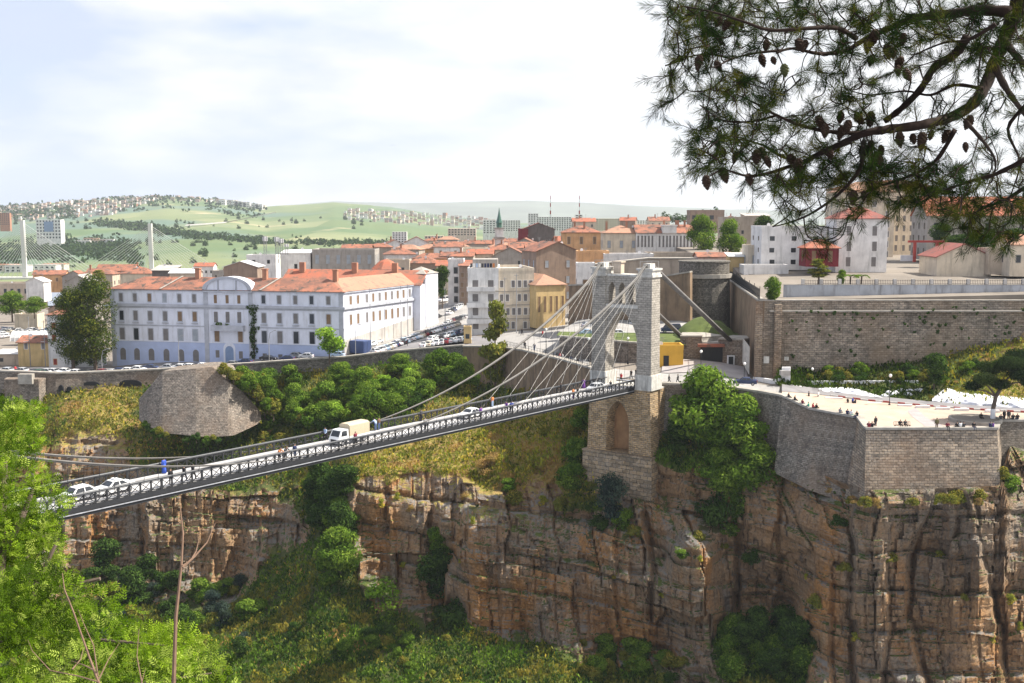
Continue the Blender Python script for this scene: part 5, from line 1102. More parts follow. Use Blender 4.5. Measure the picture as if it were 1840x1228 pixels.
def trunk_mb(h, r0, seed, z0, w, n=6, lean=0.0):
    r = random.Random(seed); mb = MB(); mb.tube([(0, 0, -1.5), (lean * .2, 0, h * .25), (lean * .5 + r.uniform(-.2, .2), r.uniform(-.2, .2), h * .5), (lean, 0, h * .85)], [r0 * 1.25, r0, r0 * .75, r0 * .3], 7)
    for i in range(n):
        a = r.uniform(0, 6.28); zb = r.uniform(z0 * .8, h * .6); l = w * r.uniform(.25, .42)
        mb.tube([(lean * zb / h, 0, zb), (math.cos(a) * l * .5, math.sin(a) * l * .5, zb + l * .45), (math.cos(a) * l, math.sin(a) * l, zb + l * .8)], [r0 * .5, r0 * .32, r0 * .12], 5)
    return mb
KIND = {}
def kind(k, pal, w, h, z0, nb, n, size, r0, seed, **kw):
    KIND[k] = (crown('crown', blobset(seed, w, h, z0, nb, kw.pop('flat', 1.0)), n, size, pal, seed, **kw), trunk_mb(h, r0, seed, z0, w).mesh('trunk', M['bark']), w, h)
kind('bush_a', 'mid', 5.5, 4.2, 0.5, 16, 2600, 0.30, .12, 1, asp=.5); kind('bush_b', 'dark', 5, 3.6, 0.4, 14, 2400, 0.26, .12, 2)
kind('bush_c', 'olive', 4.5, 2.8, 0.3, 12, 1800, 0.26, .1, 3); kind('bush_d', 'mid', 6.5, 5.0, .6, 20, 3400, .32, .14, 4, asp=.45); kind('bush_e', 'blue', 5.5, 4.6, .3, 16, 4200, .2, .12, 5, shell=.35)
kind('tree_mid', 'mid', 9, 9.5, 2.2, 30, 6500, .34, .22, 6, asp=.42); kind('tree_dark', 'dark', 7.5, 9.5, 2.4, 26, 5200, .30, .22, 7); kind('tree_bright', 'bright', 7, 7.5, 2.2, 22, 2300, .32, .14, 8, shell=.5)
kind('tree_olive', 'olive', 5.2, 12.5, 3.0, 26, 3600, .30, .2, 9, shell=.4); kind('tree_far', 'far', 11, 9, 1.0, 16, 420, .9, .3, 10); kind('shrub_yellow', 'yellow', 2.6, 1.8, .2, 9, 900, .17, .06, 11)
kind('shrub_light', 'bright', 4.4, 3.8, .5, 13, 900, .24, .08, 12, shell=.5); kind('tuft', 'dark', 1.1, 0.8, 0.1, 5, 160, .13, .04, 13); kind('shrub_dry', 'dry', 3.4, 2.4, .2, 12, 1500, .18, .07, 14, asp=.25)
TN = {}
def plant(k, loc, label, name='tree', cat=None, s=1.0, sz_=None, rz=None, group=None, same=False, trunk=True):
    cm, tm, w, h = KIND[k]
    o = thing(name, label, cat or name, loc, R3.uniform(0, 6.28) if rz is None else rz, group, same); o.scale = (s * R3.uniform(.85, 1.2), s, sz_ or s * R3.uniform(.75, 1.2))
    link('crown' if name == 'tree' else 'foliage', cm, o)
    if trunk: link('trunk' if name == 'tree' else 'stem', tm, o)
    return o
R3 = random.Random(5)
def g_plant(k, px, py, label, name='bush', s=1.0, sink=.3, **kw):
    p = gp(px, py); p.z -= sink; return plant(k, p, label, name, s=s, **kw)
# thicket below the car park wall
for i in range(58):
    px = R3.uniform(475, 850); t = R3.random() ** 0.8
    y0 = np.interp(px, [475, 500, 620, 830, 850], [690, 684, 672, 664, 690]); y1 = np.interp(px, [455, 520, 640, 700, 800, 850], [735, 762, 775, 748, 702, 705])
    py = y0 + (y1 - y0) * t; k = R3.choice(['bush_a', 'bush_d', 'bush_a', 'bush_b', 'bush_d', 'bush_c', 'tree_mid', 'tree_bright'])
    g_plant(k, px, py + 8, 'leafy green bush of the thicket growing under the dark car park wall', s=R3.uniform(.85, 1.3) * (.6 if k[0] == 't' else 1), group='bushes of the thicket under the wall', same=True)
for i in range(34):
    px = R3.uniform(460, 640); py = R3.uniform(745, 800) if px < 600 else R3.uniform(735, 780)
    g_plant(R3.choice(['bush_c', 'bush_b', 'bush_a', 'shrub_dry']), px, py + 6, 'low olive bush at the lower fringe of the thicket, just above the bridge', s=R3.uniform(.45, .8), group='bushes at the fringe of the thicket', same=True)
# crevice and valley floor
for i in range(26):
    px = R3.uniform(560, 632); py = np.interp(px, [560, 632], [R3.uniform(880, 960), R3.uniform(850, 1000)])
    g_plant(R3.choice(['bush_b', 'bush_d', 'tree_dark']), px, py, 'dark green tree crowding the shaded cleft between the two cliffs', 'tree', s=R3.uniform(.55, .85), group='trees in the shaded cleft', same=True)
for px, py, k, s, lab in ((612, 1030, 'tree_mid', .95, 'round fresh green tree at the foot of the middle cliff'), (588, 1045, 'bush_a', 1.0, 'small green bush left of the round tree at the middle cliff foot'),
        (690, 1090, 'shrub_light', 1.7, 'pale green open shrub on the scree under the middle cliff'), (790, 1085, 'tree_dark', 1.0, 'dark tree in the gap between middle cliff and big centre cliff'), (800, 1010, 'bush_a', 1.2, 'green bush climbing the gap between the cliffs, above the dark tree'), (785, 985, 'bush_d', .8, 'topmost bush of the gap between the cliffs'), (815, 1120, 'bush_b', 1.2, 'dark bush at the foot of the gap between the cliffs')):
    g_plant(k, px, py, lab, 'tree' if 'tree' in k else 'bush', s=s, sink=.6)
for i in range(40):
    px, py = R3.uniform(160, 470), R3.uniform(1050, 1215)
    if px < 330 and py > 1100: py -= 60
    g_plant(R3.choice(['bush_b', 'bush_a', 'bush_c', 'tree_dark', 'bush_e']), px, py, 'scrubby tree on the valley side below the left cliff', 'tree', s=R3.uniform(.5, .95), group='scrub trees below the left cliff', same=True)
for i in range(24):
    px, py = R3.uniform(430, 830), R3.uniform(1110, 1228)
    g_plant(R3.choice(['bush_a', 'bush_c', 'bush_b', 'shrub_yellow', 'bush_c']), px, py, 'low scrub bush on the green valley floor', s=R3.uniform(.35, .7), group='scrub bushes on the valley floor', same=True)
for i in range(22):
    px = R3.uniform(1300, 1440); py = R3.uniform(1150, 1228)
    g_plant(R3.choice(['bush_b', 'bush_d', 'tree_dark']), px, py, 'dark shaded bush in the hollow at the foot of the right cliffs', s=R3.uniform(.6, .9), group='bushes in the shaded hollow', same=True)
for i in range(26):
    px = R3.uniform(1040, 1210); py = R3.uniform(1165, 1228)
    g_plant(R3.choice(['bush_b', 'bush_a', 'bush_c']), px, py, 'shaded bush under the overhanging centre cliff', s=R3.uniform(.5, .85), group='bushes under the overhang', same=True)
# trees beside the tower and bastions
for px, py, k, s, szz, lab in ((1265, 800, 'tree_mid', 1.35, 1.45, 'big fresh green tree against the grey wall right of the bridge pier'), (1330, 820, 'tree_mid', 1.05, 1.15, 'second green tree leaning on the bastion flank'), (1225, 815, 'tree_dark', .95, .8, 'dark tree in the shade between pier and big green tree'),
        (1355, 880, 'tree_mid', .95, .9, 'spreading tree on the rocks below the bastion flank'), (1300, 885, 'tree_mid', .95, .85, 'spreading tree on the cliff top left of its twin below the bastion'), (1285, 935, 'bush_b', 1.2, 1.6, 'dark bush hanging down the cleft under the spreading trees'), (1320, 930, 'bush_d', .8, 1.2, 'green bush hanging down the cleft beside the dark one')):
    g_plant(k, px, py, lab, 'tree', s=s, sz_=szz, sink=1.0)
for px, py, k, s, lab in ((1098, 925, 'bush_e', 1.25, 'big blue green bush in front of the pier plinth'), (1075, 950, 'bush_b', .7, 'low green bush below the blue green one at the plinth'), (1120, 950, 'bush_a', .7, 'fresh green bush right of the plinth foot'), (1030, 880, 'bush_d', .9, 'green bush left of the pier plinth'), (1035, 830, 'bush_a', .95, 'green bush on the slope left of the pier'), (1025, 790, 'bush_c', .9, 'olive bush on the dry slope under the deck near the pier'), (1045, 770, 'bush_a', .8, 'green bush touching the pier under the deck'),
        (870, 850, 'shrub_dry', 1.25, 'purple brown dry bush at the edge of the dry slope'), (885, 835, 'shrub_dry', 1.0, 'dry brown bush above the cliff edge'), (835, 895, 'shrub_dry', .7, 'small straw coloured bush on the cliff lip'), (925, 905, 'bush_c', .8, 'olive bush on the cliff top left of the plinth'), (915, 880, 'bush_a', .6, 'green bush on the cliff top left of the plinth'), (975, 905, 'shrub_yellow', 1.0, 'bright yellow green shrub near the plinth'), (683, 910, 'shrub_yellow', .9, 'bright yellow shrub on the middle cliff edge'), (735, 918, 'shrub_dry', .6, 'straw tuft on the middle cliff edge'), (860, 790, 'shrub_yellow', .8, 'yellow bush on the dry slope beneath the bridge deck'), (980, 780, 'bush_c', .6, 'olive shrub in the middle of the dry slope'),
        (1395, 860, 'shrub_dry', 1.1, 'rusty brown bush at the foot of the bastion flank'), (1430, 870, 'shrub_dry', .8, 'rusty bush on the rock ledge under the bastion flank'), (1545, 905, 'shrub_dry', .5, 'orange tuft at the corner foot of the square bastion'), (1815, 880, 'bush_a', .7, 'green bush right of the square bastion foot'), (1760, 895, 'bush_c', .6, 'olive bush under the square bastion'), (1800, 850, 'bush_c', .6, 'olive bush on the rock right of the square bastion'), (1350, 1010, 'bush_b', .6, 'dark bush on the right cliff ledge'), (1225, 1000, 'bush_a', .4, 'green tuft on top of the rock pinnacle'), (1310, 960, 'bush_a', .6, 'green bush on the ledge right of the pinnacle'), (1510, 945, 'bush_b', .5, 'dark tuft in the cleft below the bastion corner')):
    g_plant(k, px, py, lab, s=s)
for i in range(70):       # small growth on cliff ledges
    for _ in range(30):
        px, py = R3.uniform(640, 1840), R3.uniform(890, 1200); j = int((px + 320) / 2.6)
        jj = int((py - YT[j]) / (1400 - YT[j]) * (NR - 1))
        if GRK[jj, j] > .6 and abs(GP3[jj, j][1] - GP3[max(0, jj - 4), j][1]) > 0.9: break
    g_plant(R3.choice(['tuft', 'tuft', 'shrub_yellow', 'bush_c']), px, py, 'small tuft of greenery on a ledge of the cliff face', 'ledge_plant', s=R3.uniform(.3, .75), group='tufts on the cliff ledges', same=True)
for px, py in tuft_spots:
    k = P(px, py, 212.2); plant('tuft', k - Vector((0, 0, .4)), 'dark tuft of weeds growing out of the fort wall', 'plant', s=R3.uniform(.35, .95), group='weeds on the fort wall', same=True, trunk=False)
# individual trees of the town
def at(px, py, d): return P(px, py, d)
def place(k, px, pyb, pyt, d, label, wpx=None, name='tree', **kw):
    h = (pyb - pyt) * d / F; cm, tm, w, hh = KIND[k]
    s = wpx * d / F / w if wpx else h / hh
    return plant(k, at(px, pyb, d), label, name, s=s, sz_=h / hh / 1.0, **kw)
kind('tree_euc', 'euc', 11, 22, 2.5, 75, 15000, .34, .4, 31, droop=.4, asp=.35)
place('tree_euc', 132, 662, 522, 289, 'tall dark eucalyptus, lower one of the pair beside the white building', 78)
place('tree_euc', 172, 664, 500, 291, 'tall dark eucalyptus with yellowish top touching the white building', 86)
place('tree_bright', 592, 645, 590, 276, 'small bright green tree at the hotel corner above the road wall', 58)
place('tree_olive', 890, 725, 545, 258, 'tall yellowish poplar rising beside the curved brown wall', 62)
place('tree_dark', 795, 545, 482, 352, 'dark tree between white tower and narrow white house', 30)
place('tree_mid', 1262, 462, 394, 375, 'olive green tree on the skyline left of the ruined house', 52)
place('tree_mid', 1312, 468, 402, 350, 'round green tree right of the skyline tree', 52)
place('tree_dark', 1372, 446, 392, 340, 'dark tree beside the beige guard room', 38)
place('tree_mid', 22, 572, 528, 430, 'dark green tree group in the lower town, left half', 52)
place('tree_mid', 62, 568, 536, 425, 'dark green tree group in the lower town, right half', 40)
place('tree_olive', 178, 505, 486, 440, 'small bushy tree among the workshop roofs', 24)
place('tree_olive', 1471, 508, 467, 226, 'small bushy garden tree behind the fort parapet', 42)
place('bush_d', 1388, 541, 505, 214.6, 'green bush overhanging the fort wall corner', 38, 'bush')
place('bush_a', 1512, 510, 488, 232, 'leafy shrub beside the palms in the fort garden', 18, 'bush')
for i in range(6): place('tree_dark', 1690 + i * 26, 452, R3.uniform(405, 428), 285 + R3.uniform(-8, 8), 'dark green tree behind the white shed of the fort', 44, group='trees behind the white shed')
for i in range(5): place('tree_far', 1195 + i * 22, 400, R3.uniform(372, 388), 900 + 40 * i, 'bluish tree clump on the skyline', 30, group='skyline tree clumps')
place('tree_dark', 1678, 700, 638, ER([1678], [700])[0, 0], 'dark green shrub tree on the bank behind the plaza', 52)
for i in range(30):
    px = R3.uniform(1440, 1840); py = R3.uniform(np.interp(px, [1440, 1660, 1840], [676, 668, 640]), np.interp(px, [1440, 1660, 1840], [684, 690, 700]))
    p = ep(px, py); plant(R3.choice(['bush_c', 'bush_a', 'bush_b', 'shrub_dry']), p - Vector((0, 0, .3)), 'rough bush on the bank at the foot of the fort wall', 'bush', s=R3.uniform(.3, .6), group='bushes on the fort bank', same=True)
# palms of the fort garden
for px in (1528, 1548):
    p = P(px, 508, 228); o = thing('palm_tree', 'small palm with drooping fronds in the fort garden', 'palm', p)
    mb = MB(); mb.tube([(0, 0, -.5), (0, 0, 1.2)], .16, 6); mb.build('trunk', M['bark'], o)
    r = np.random.default_rng(px); n = 320; a = np.repeat(r.uniform(0, 6.28, 20), 16); t = np.tile(np.linspace(.1, 1, 16), 20)
    c = np.stack([np.cos(a) * t * 1.7, np.sin(a) * t * 1.7, 1.2 + 1.3 * t - 1.5 * t ** 2.2], -1); tn = np.stack([-np.sin(a), np.cos(a), -.4 + 0 * a], -1) * .35
    v, f = quads(c, tn, np.stack([np.cos(a), np.sin(a), 0 * a], -1) * .07); link('crown', np_mesh('crown', v, f, M['leaf'], np.repeat(np.array(PALS['mid'])[r.integers(0, 4, n)], 4, 0)), o)
# umbrella pine of the plaza in its round bed
p = PZ(1785, 757, PZZ); up = thing('pine_tree', 'dark umbrella pine with whitewashed trunk leaning over the plaza', 'tree', p)
mb = MB(); mb.tube([(-.1, 0, 0), (-.15, 0, 2.0), (0.2, 0, 4.0), (1.4, .3, 6.0)], [.42, .36, .33, .26], 8)
for a, b in (((1.4, .3, 6.0), (4, 1, 8.3)), ((0.2, 0, 4.2), (-2.2, .5, 6.5)), ((1.4, .3, 6), (2, -2, 8)), ((1.2, .3, 5.6), (5, -1, 6.6)), ((0.2, 0, 4), (-3.4, -1, 5.4))): mb.tube([a, tuple((Vector(a) + Vector(b)) / 2 + Vector((0, 0, .3))), b], [.2, .14, .07], 6)
tk = mb.build('trunk', M['bark'], up)
mb = MB(); mb.tube([(-.1, 0, 0.01), (-.15, 0, 2.05)], [.45, .39], 8, cap=False); mb.build('whitewash', M['white'], tk)
bl = [(x, y, z, r, r, r * .55) for x, y, z, r in ((-3.6, 0, 5.8, 1.5), (-2.2, -1.4, 7.2, 1.9), (-.5, 1, 8.6, 2.1), (1.8, -1.2, 9.8, 2.2), (4, .6, 10.6, 2.3), (6.2, -.6, 10, 2.3), (3, -2, 8, 2.0), (5.4, 1.5, 8.2, 2.2), (0, -2, 6.4, 1.6), (7.6, 0, 8.4, 2), (2.4, 2, 9, 2), (-1.6, 1.6, 6.6, 1.5), (4.4, -2.4, 6.9, 1.6), (7, -1.6, 6.6, 1.5))]
link('crown', crown('crown', bl, 24000, .24, 'pine', 41, asp=.3, shell=.45), up)
bd = thing('planter', 'round raised planting bed around the umbrella pine', 'planter', PZ(1752, 757, PZZ))
mb = MB(); mb.lathe([(4.1, 0), (4.1, .55), (3.7, .55), (3.7, .4)], 28); mb.build('rim', M['coping'], bd); mb = MB(); mb.lathe([(3.7, .2), (3.7, .42), (.1, .5)], 28); mb.build('soil', M['soil'], bd)
# low growth over all the turf
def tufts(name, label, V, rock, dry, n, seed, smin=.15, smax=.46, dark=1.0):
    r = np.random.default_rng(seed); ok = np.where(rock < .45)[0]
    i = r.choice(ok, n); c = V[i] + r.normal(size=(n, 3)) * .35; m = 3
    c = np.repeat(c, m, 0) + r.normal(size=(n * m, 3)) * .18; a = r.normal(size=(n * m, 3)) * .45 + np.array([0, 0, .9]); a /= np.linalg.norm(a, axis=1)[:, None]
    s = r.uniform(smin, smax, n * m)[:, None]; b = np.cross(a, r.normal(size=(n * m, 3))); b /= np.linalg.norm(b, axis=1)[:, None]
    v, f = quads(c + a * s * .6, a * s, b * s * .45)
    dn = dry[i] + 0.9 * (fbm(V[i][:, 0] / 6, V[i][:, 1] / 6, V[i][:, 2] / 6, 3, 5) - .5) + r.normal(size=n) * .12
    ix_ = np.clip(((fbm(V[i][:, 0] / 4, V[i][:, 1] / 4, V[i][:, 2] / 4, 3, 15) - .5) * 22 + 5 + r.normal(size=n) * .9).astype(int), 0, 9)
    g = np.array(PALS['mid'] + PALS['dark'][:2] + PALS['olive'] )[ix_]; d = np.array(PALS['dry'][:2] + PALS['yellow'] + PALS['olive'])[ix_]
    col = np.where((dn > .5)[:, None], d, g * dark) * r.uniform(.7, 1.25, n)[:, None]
    o = link(name, np_mesh(name, v, f, M['leaf'], np.repeat(np.repeat(col, m, 0), 4, 0))); tag(o, label, 'grass', kind='stuff')
vis = ((GPX > 0) & (GPX < 1840) & (GPY < 1300)).ravel()
tufts('grass', 'rough grass and weeds covering the slopes of the gorge', GP3.reshape(-1, 3)[vis], GRK.ravel()[vis], GDR.ravel()[vis], 85000, 3)
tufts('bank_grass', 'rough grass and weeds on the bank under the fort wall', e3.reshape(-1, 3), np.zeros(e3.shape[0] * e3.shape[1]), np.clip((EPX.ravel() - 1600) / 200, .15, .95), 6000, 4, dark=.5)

# ------------------------------------------------------------------ distance: fields, ridges, cable stayed bridge, suburbs
RXs = [-500, 0, 100, 200, 300, 400, 480, 520, 600, 700, 800, 900, 1000, 1200, 1840, 2400]
RYs = [380, 373, 364, 357, 353, 360, 371, 369, 364, 372, 388, 400, 404, 404, 404, 404]
hx_ = np.linspace(-600, 2500, 420); nrow = 90; ht = np.linspace(0, 1, nrow)
hd = 1000 * (4.6 ** ht)[:, None] + 0 * hx_[None]
b0 = np.interp(hx_, [-600, 300, 700, 1200, 2500], [520, 516, 500, 470, 450])
ry = np.interp(hx_, RXs, RYs)
prof = ht ** 0.8
hy = b0[None] + (ry - b0)[None] * prof[:, None] + 5 * (fbm(hx_[None] / 130, ht[:, None] * 5, 0, 4, 3) - .5) * np.sin(math.pi * ht)[:, None] * 2 + 2.5 * (fbm(hx_[None] / 40, 3, 0, 4, 5) - .5) * ht[:, None]
HXX = np.repeat(hx_[None], nrow, 0)
h3 = Pn(HXX, hy, hd)
tm_ = fbm(h3[..., 0] / 330, h3[..., 1] / 520, 0, 4, 12); tree_mask = np.clip((tm_ - .57) * 9, 0, 1)
tree_mask = np.maximum(tree_mask, np.clip(1 - np.abs(hy - np.interp(HXX, [0, 100, 230, 300], [470, 455, 458, 500])) / 16, 0, 1) * (HXX < 260) * 1.0)
hi = np.arange(HXX.size).reshape(HXX.shape); hf = np.stack([hi[:-1, :-1], hi[:-1, 1:], hi[1:, 1:], hi[1:, :-1]], -1).reshape(-1, 4)
struct(link('hills', np_mesh('hills', h3.reshape(-1, 3), hf, M['fields'], attrs={'dry': tree_mask.ravel()}, smooth=True)))
def hp(px, py):
    j = int(np.clip((px + 600) / 3100 * 419, 0, 419)); i = int(np.argmin(np.abs(hy[:, j] - py))); return Vector(h3[i, j])
r2x = [-900, 300, 480, 600, 760, 850, 950, 1060, 1150, 1250, 1400, 1600, 2600]; r2y = [392, 392, 372, 362, 366, 362, 361, 365, 370, 374, 379, 384, 388]
ax = np.linspace(-900, 2600, 300); at_ = np.linspace(0, 1, 30); ay = 425 + (np.interp(ax, r2x, r2y) - 425)[None] * at_[:, None] + 2.2 * (fbm(ax[None] / 45, at_[:, None] * 3, 0, 5, 9) - .5)
a3 = Pn(np.repeat(ax[None], 30, 0), ay, (6500 + 4500 * at_)[:, None] + 0 * ax[None]); ai = np.arange(9000).reshape(30, 300)
struct(link('mountains', np_mesh('mountains', a3.reshape(-1, 3), np.stack([ai[:-1, :-1], ai[:-1, 1:], ai[1:, 1:], ai[1:, :-1]], -1).reshape(-1, 4), M['farrange'], smooth=True)))
# a pale road across the hill
rd = [hp(x, y) for x, y in ((500, 384), (470, 390), (440, 396), (410, 402), (370, 405), (335, 408))]
mb = MB()
for a, b in zip(rd[:-1], rd[1:]): mb.quad(a + Vector((0, -4, 2)), b + Vector((0, -4, 2)), b + Vector((0, 14, 5)), a + Vector((0, 14, 5)))
struct(mb.build('far_road', M['road']))
# cable stayed bridge
cs = thing('cable_stayed_bridge', 'far white cable stayed bridge with two slender pylons', 'bridge', P(160, 497, 1100))
c0 = cs.location; dy0 = P(-40, 494, 1100); dy1 = P(395, 492, 1100)
mb = MB(); mb.box(dy0.x - c0.x, dy1.x - c0.x, -8, 8, -2.6, -0.6); mb.build('deck', M['conc'], cs)
for px, yt in ((45, 396), (273, 402)):
    b_ = P(px, 497, 1100); t_ = P(px, yt, 1100); x = b_.x - c0.x; zt = t_.z - c0.z
    mb = MB(); mb.prism([(x - 1.8, -1.8), (x + 1.8, -1.8), (x + 1.8, 1.8), (x - 1.8, 1.8)], -30, zt); py_ = mb.build('pylon', M['conc'], cs)
    mb = MB()
    for sgn in (-1, 1):
        for i in range(15): mb.tube([(x, 0, zt * (.50 + .033 * i)), (x + sgn * (8 + 5.0 * i), 0, -.6)], .22, 4, cap=False)
    mb.build('stay_cables', M['conc'], py_)
# far tower blocks
def block(px, pyt, pyb, wpx, d, label, c='white', cols=6, rows=6, glass=False):
    b_ = P(px, pyb, d); h = P(px, pyt, d).z - b_.z; w = wpx * d / F
    o = thing('apartment_block', label, 'apartment block', b_); mb = MB(); mb.box(-w / 2, w / 2, 0, w * .4, -12, h); mb.build('walls', M['w_' + c], o)
    wmh = window_mesh(w / cols * .5, h / rows * .5, 'glass', None)
    for i in range(rows):
        for j in range(cols): link('window', wmh, o, (-w / 2 + w * (j + .5) / cols, -.1, h * (i + .5) / rows))
    if glass: mb = MB(); mb.box(-w * .17, w * .2, -.8, 0, h * .38, h * .9); mb.build('glass_front', M['doorblue'], o)
    return o
block(88, 395, 430, 44, 1900, 'white office tower with blue glass centre on the wooded hill', cols=8, rows=6, glass=True)
block(9, 383, 405, 18, 2200, 'brick coloured tower block at the left picture edge', 'brick', 5, 6)
block(718, 417, 440, 26, 900, 'white seven storey block standing alone beyond the old roofs', cols=5, rows=6)
block(882, 396, 420, 28, 1300, 'white slab block left of the minaret', cols=5, rows=6); block(917, 396, 416, 36, 1350, 'white slab block just right of the minaret', cols=8, rows=6)
block(958, 384, 410, 18, 1250, 'tall white point block beside the long slabs', cols=4, rows=8); block(995, 390, 415, 62, 1200, 'long white slab with rows of dark windows', cols=14, rows=7); block(1040, 386, 412, 14, 1210, 'narrow white stair tower at the end of the long slab', cols=2, rows=7)
block(1080, 393, 414, 66, 1400, 'long pale slab behind the orange house', 'cream', 14, 6); block(1140, 396, 412, 46, 1450, 'long pale slab further along the skyline', 'white', 10, 5); block(830, 411, 424, 50, 1200, 'pinkish low block with balconies on the plain', 'pink', 9, 3); block(780, 424, 440, 34, 900, 'cream villa block beyond the red roofs', 'cream', 6, 3)
for px in (989, 1041):
    p0 = P(px, 392, 1500); o = thing('radio_mast', 'thin red and white radio mast on the skyline', 'mast', p0); hm = P(px, 352, 1500).z - p0.z
    for k in range(6):
        mb = MB(); w0 = 1.0 - .12 * k; mb.box(-w0, w0, -w0, w0, hm * k / 6 - (20 if k == 0 else 0), hm * (k + 1) / 6 - .01); mb.build('mast_section', M['redpaint' if k % 2 else 'white'], o)
for px, pyt in ((477, 424), (498, 425), (506, 428), (515, 438)):
    p0 = P(px, 458, 405); o = thing('antenna_mast', 'grey lattice antenna mast on the roofs behind the white building', 'mast', p0); hm = P(px, pyt, 405).z - p0.z
    mb = MB()
    for k in range(6):
        z0_, z1_ = hm * k / 6, hm * (k + 1) / 6; w0 = .45
        for a in (-1, 1):
            for b in (-1, 1): mb.tube([(a * w0, b * w0, z0_), (a * w0, b * w0, z1_)], .07, 4)
            mb.tube([(a * w0, -w0, z0_), (-a * w0, -w0, z1_)], .05, 4)
    mb.build('lattice', M['steel'], o)
    for k in range(4): mb = MB(); a = k * 1.6; mb.box(math.cos(a) * .7 - .15, math.cos(a) * .7 + .15, math.sin(a) * .7 - .15, math.sin(a) * .7 + .15, hm * .72, hm * .95); mb.build('antenna_panel', M['white'], o)
# suburbs on the hills
R4 = random.Random(11); FM = []
for c in ('white', 'cream', 'pink', 'brick', 'white', 'beige'):
    mb = MB(); mb.box(-6, 6, 0, 10, -6, 8, 0); mb.box(-6.2, 6.2, -.2, 10.2, 8.01, 8.6, 1)
    for i in range(4):
        for j in range(2): mb.box(-5.2 + 2.9 * i, -3.8 + 2.9 * i, -.15, 0, 1 + 3.6 * j, 3 + 3.6 * j, 2)
    FM.append(mb.mesh('far_house', [M['w_' + c], M['flatroof'] if R4.random() < .5 else M['w_brick'], M['glass']]))
zones = [(145, lambda: (lambda x: (x, np.interp(x, RXs, RYs) + 3 + 22 * R4.random() ** 1.3 * np.interp(x, [0, 60, 200, 270], [.7, 1, 1, .5])))(R4.uniform(0, 270)), 'small pale house of the dense suburb on the far left ridge', 'houses on the far left ridge'),
         (55, lambda: (lambda x: (x, np.interp(x, RXs, RYs) + 2 + 5 * R4.random()))(R4.uniform(270, 485)), 'small pale house along the crest of the far hill', 'houses along the hill crest'),
         (85, lambda: (lambda x: (x, np.interp(x, [620, 880], [382, 398]) + R4.uniform(-4, 12)))(R4.uniform(620, 880)), 'small pinkish house of the suburb on the plain beyond the town', 'houses on the plain')]
for n, fn, lab, grp in zones:
    for i in range(n):
        px, py = fn(); p = hp(px, float(py)); me = R4.choice(FM); o = link('far_house', me, None, p, R4.uniform(-.6, .6)); s = R4.uniform(.5, 1.0) * (p.y / 3300); o.scale = (s, s, s * R4.uniform(.8, 1.5)); tag(o, lab, 'house', grp, same=True)
for i in range(8):
    px = 405 + i * 9; p = hp(px, np.interp(px, RXs, RYs) + 7); o = link('far_house', FM[0], None, p); o.scale = (2.0, 2, 2.2); tag(o, 'white slab of the housing row on the hill shoulder', 'house', 'housing row on the hill shoulder', same=True)
for px, py in ((148, 440), (165, 437), (178, 440), (195, 438), (10, 488), (30, 490), (88, 489), (100, 488)): p = hp(px, py); o = link('far_house', R4.choice(FM[:2]), None, p); o.scale = (2.0, 1.5, .9); tag(o, 'long low white building among the trees of the valley', 'house', 'low buildings in the valley', same=True)
for i in range(170):
    px = R4.uniform(-10, 700); py = R4.choice([np.interp(px, [0, 100, 230, 300, 700], [465, 450, 455, 470, 440]) + R4.gauss(0, 9), np.interp(px, [0, 480], [405, 400]) + R4.gauss(0, 5), R4.uniform(432, 445)])
    p = hp(px, py); s = R4.uniform(.5, 1.1) * max(1, p.y / 2200)
    plant('tree_far', p - Vector((0, 0, 2)), 'dark tree of the groves on the far hillside', 'tree', s=s, sz_=s * R4.uniform(.8, 1.3), group='trees on the far hillside', same=True, trunk=False)

# the rest of the suburbs and woods, too many and too small to tell apart
def far_mass(name, label, cat, n, fn, seed, wood):
    r = np.random.default_rng(seed); V, Fq, C = [], [], []
    for i in range(n):
        px, py = fn(r); p = np.array(hp(px, float(py))); k = p[1] / 3300
        if wood:
            m = 7; c = p + r.normal(size=(m, 3)) * np.array([7, 7, 2.5]) * k + np.array([0, 0, 4 * k]); a = r.normal(size=(m, 3)); a /= np.linalg.norm(a, axis=1)[:, None]; b = np.cross(a, r.normal(size=(m, 3))); b /= np.linalg.norm(b, axis=1)[:, None]
            v, f = quads(c, a * 5 * k, b * 5 * k); col = np.array(PALS['far'])[r.integers(0, 4, m)]; col = np.repeat(col, 4, 0)
        else:
            w, d, h = r.uniform(3, 6) * k, r.uniform(3, 6) * k, r.uniform(4, 9) * k
            v = p + np.array([(x * w, y * d, z) for z in (-4 * k, h) for y in (-1, 1) for x in (-1, 1)]); f = np.array([(4, 5, 7, 6), (0, 1, 5, 4), (2, 6, 7, 3), (0, 4, 6, 2), (1, 3, 7, 5)])
            col = np.tile(np.array([(.62, .57, .52), (.5, .38, .32), (.42, .28, .22), (.7, .68, .66), (.36, .32, .3)])[r.integers(0, 5)], (8, 1))
        Fq.append(f + sum(len(x) for x in V[-1:]) * 0 + far_mass.n); far_mass.n += len(v); V.append(v); C.append(col)
    o = link(name, np_mesh(name, np.concatenate(V), np.concatenate(Fq), M['leaf'] if wood else M['tinted'], np.concatenate(C))); far_mass.n = 0
    tag(o, label, cat, kind='stuff')
far_mass.n = 0
tn_ = NT('tinted plaster'); tn_.base(tn_.n('ShaderNodeAttribute', attribute_name='tint').outputs['Color']); M['tinted'] = tn_.m
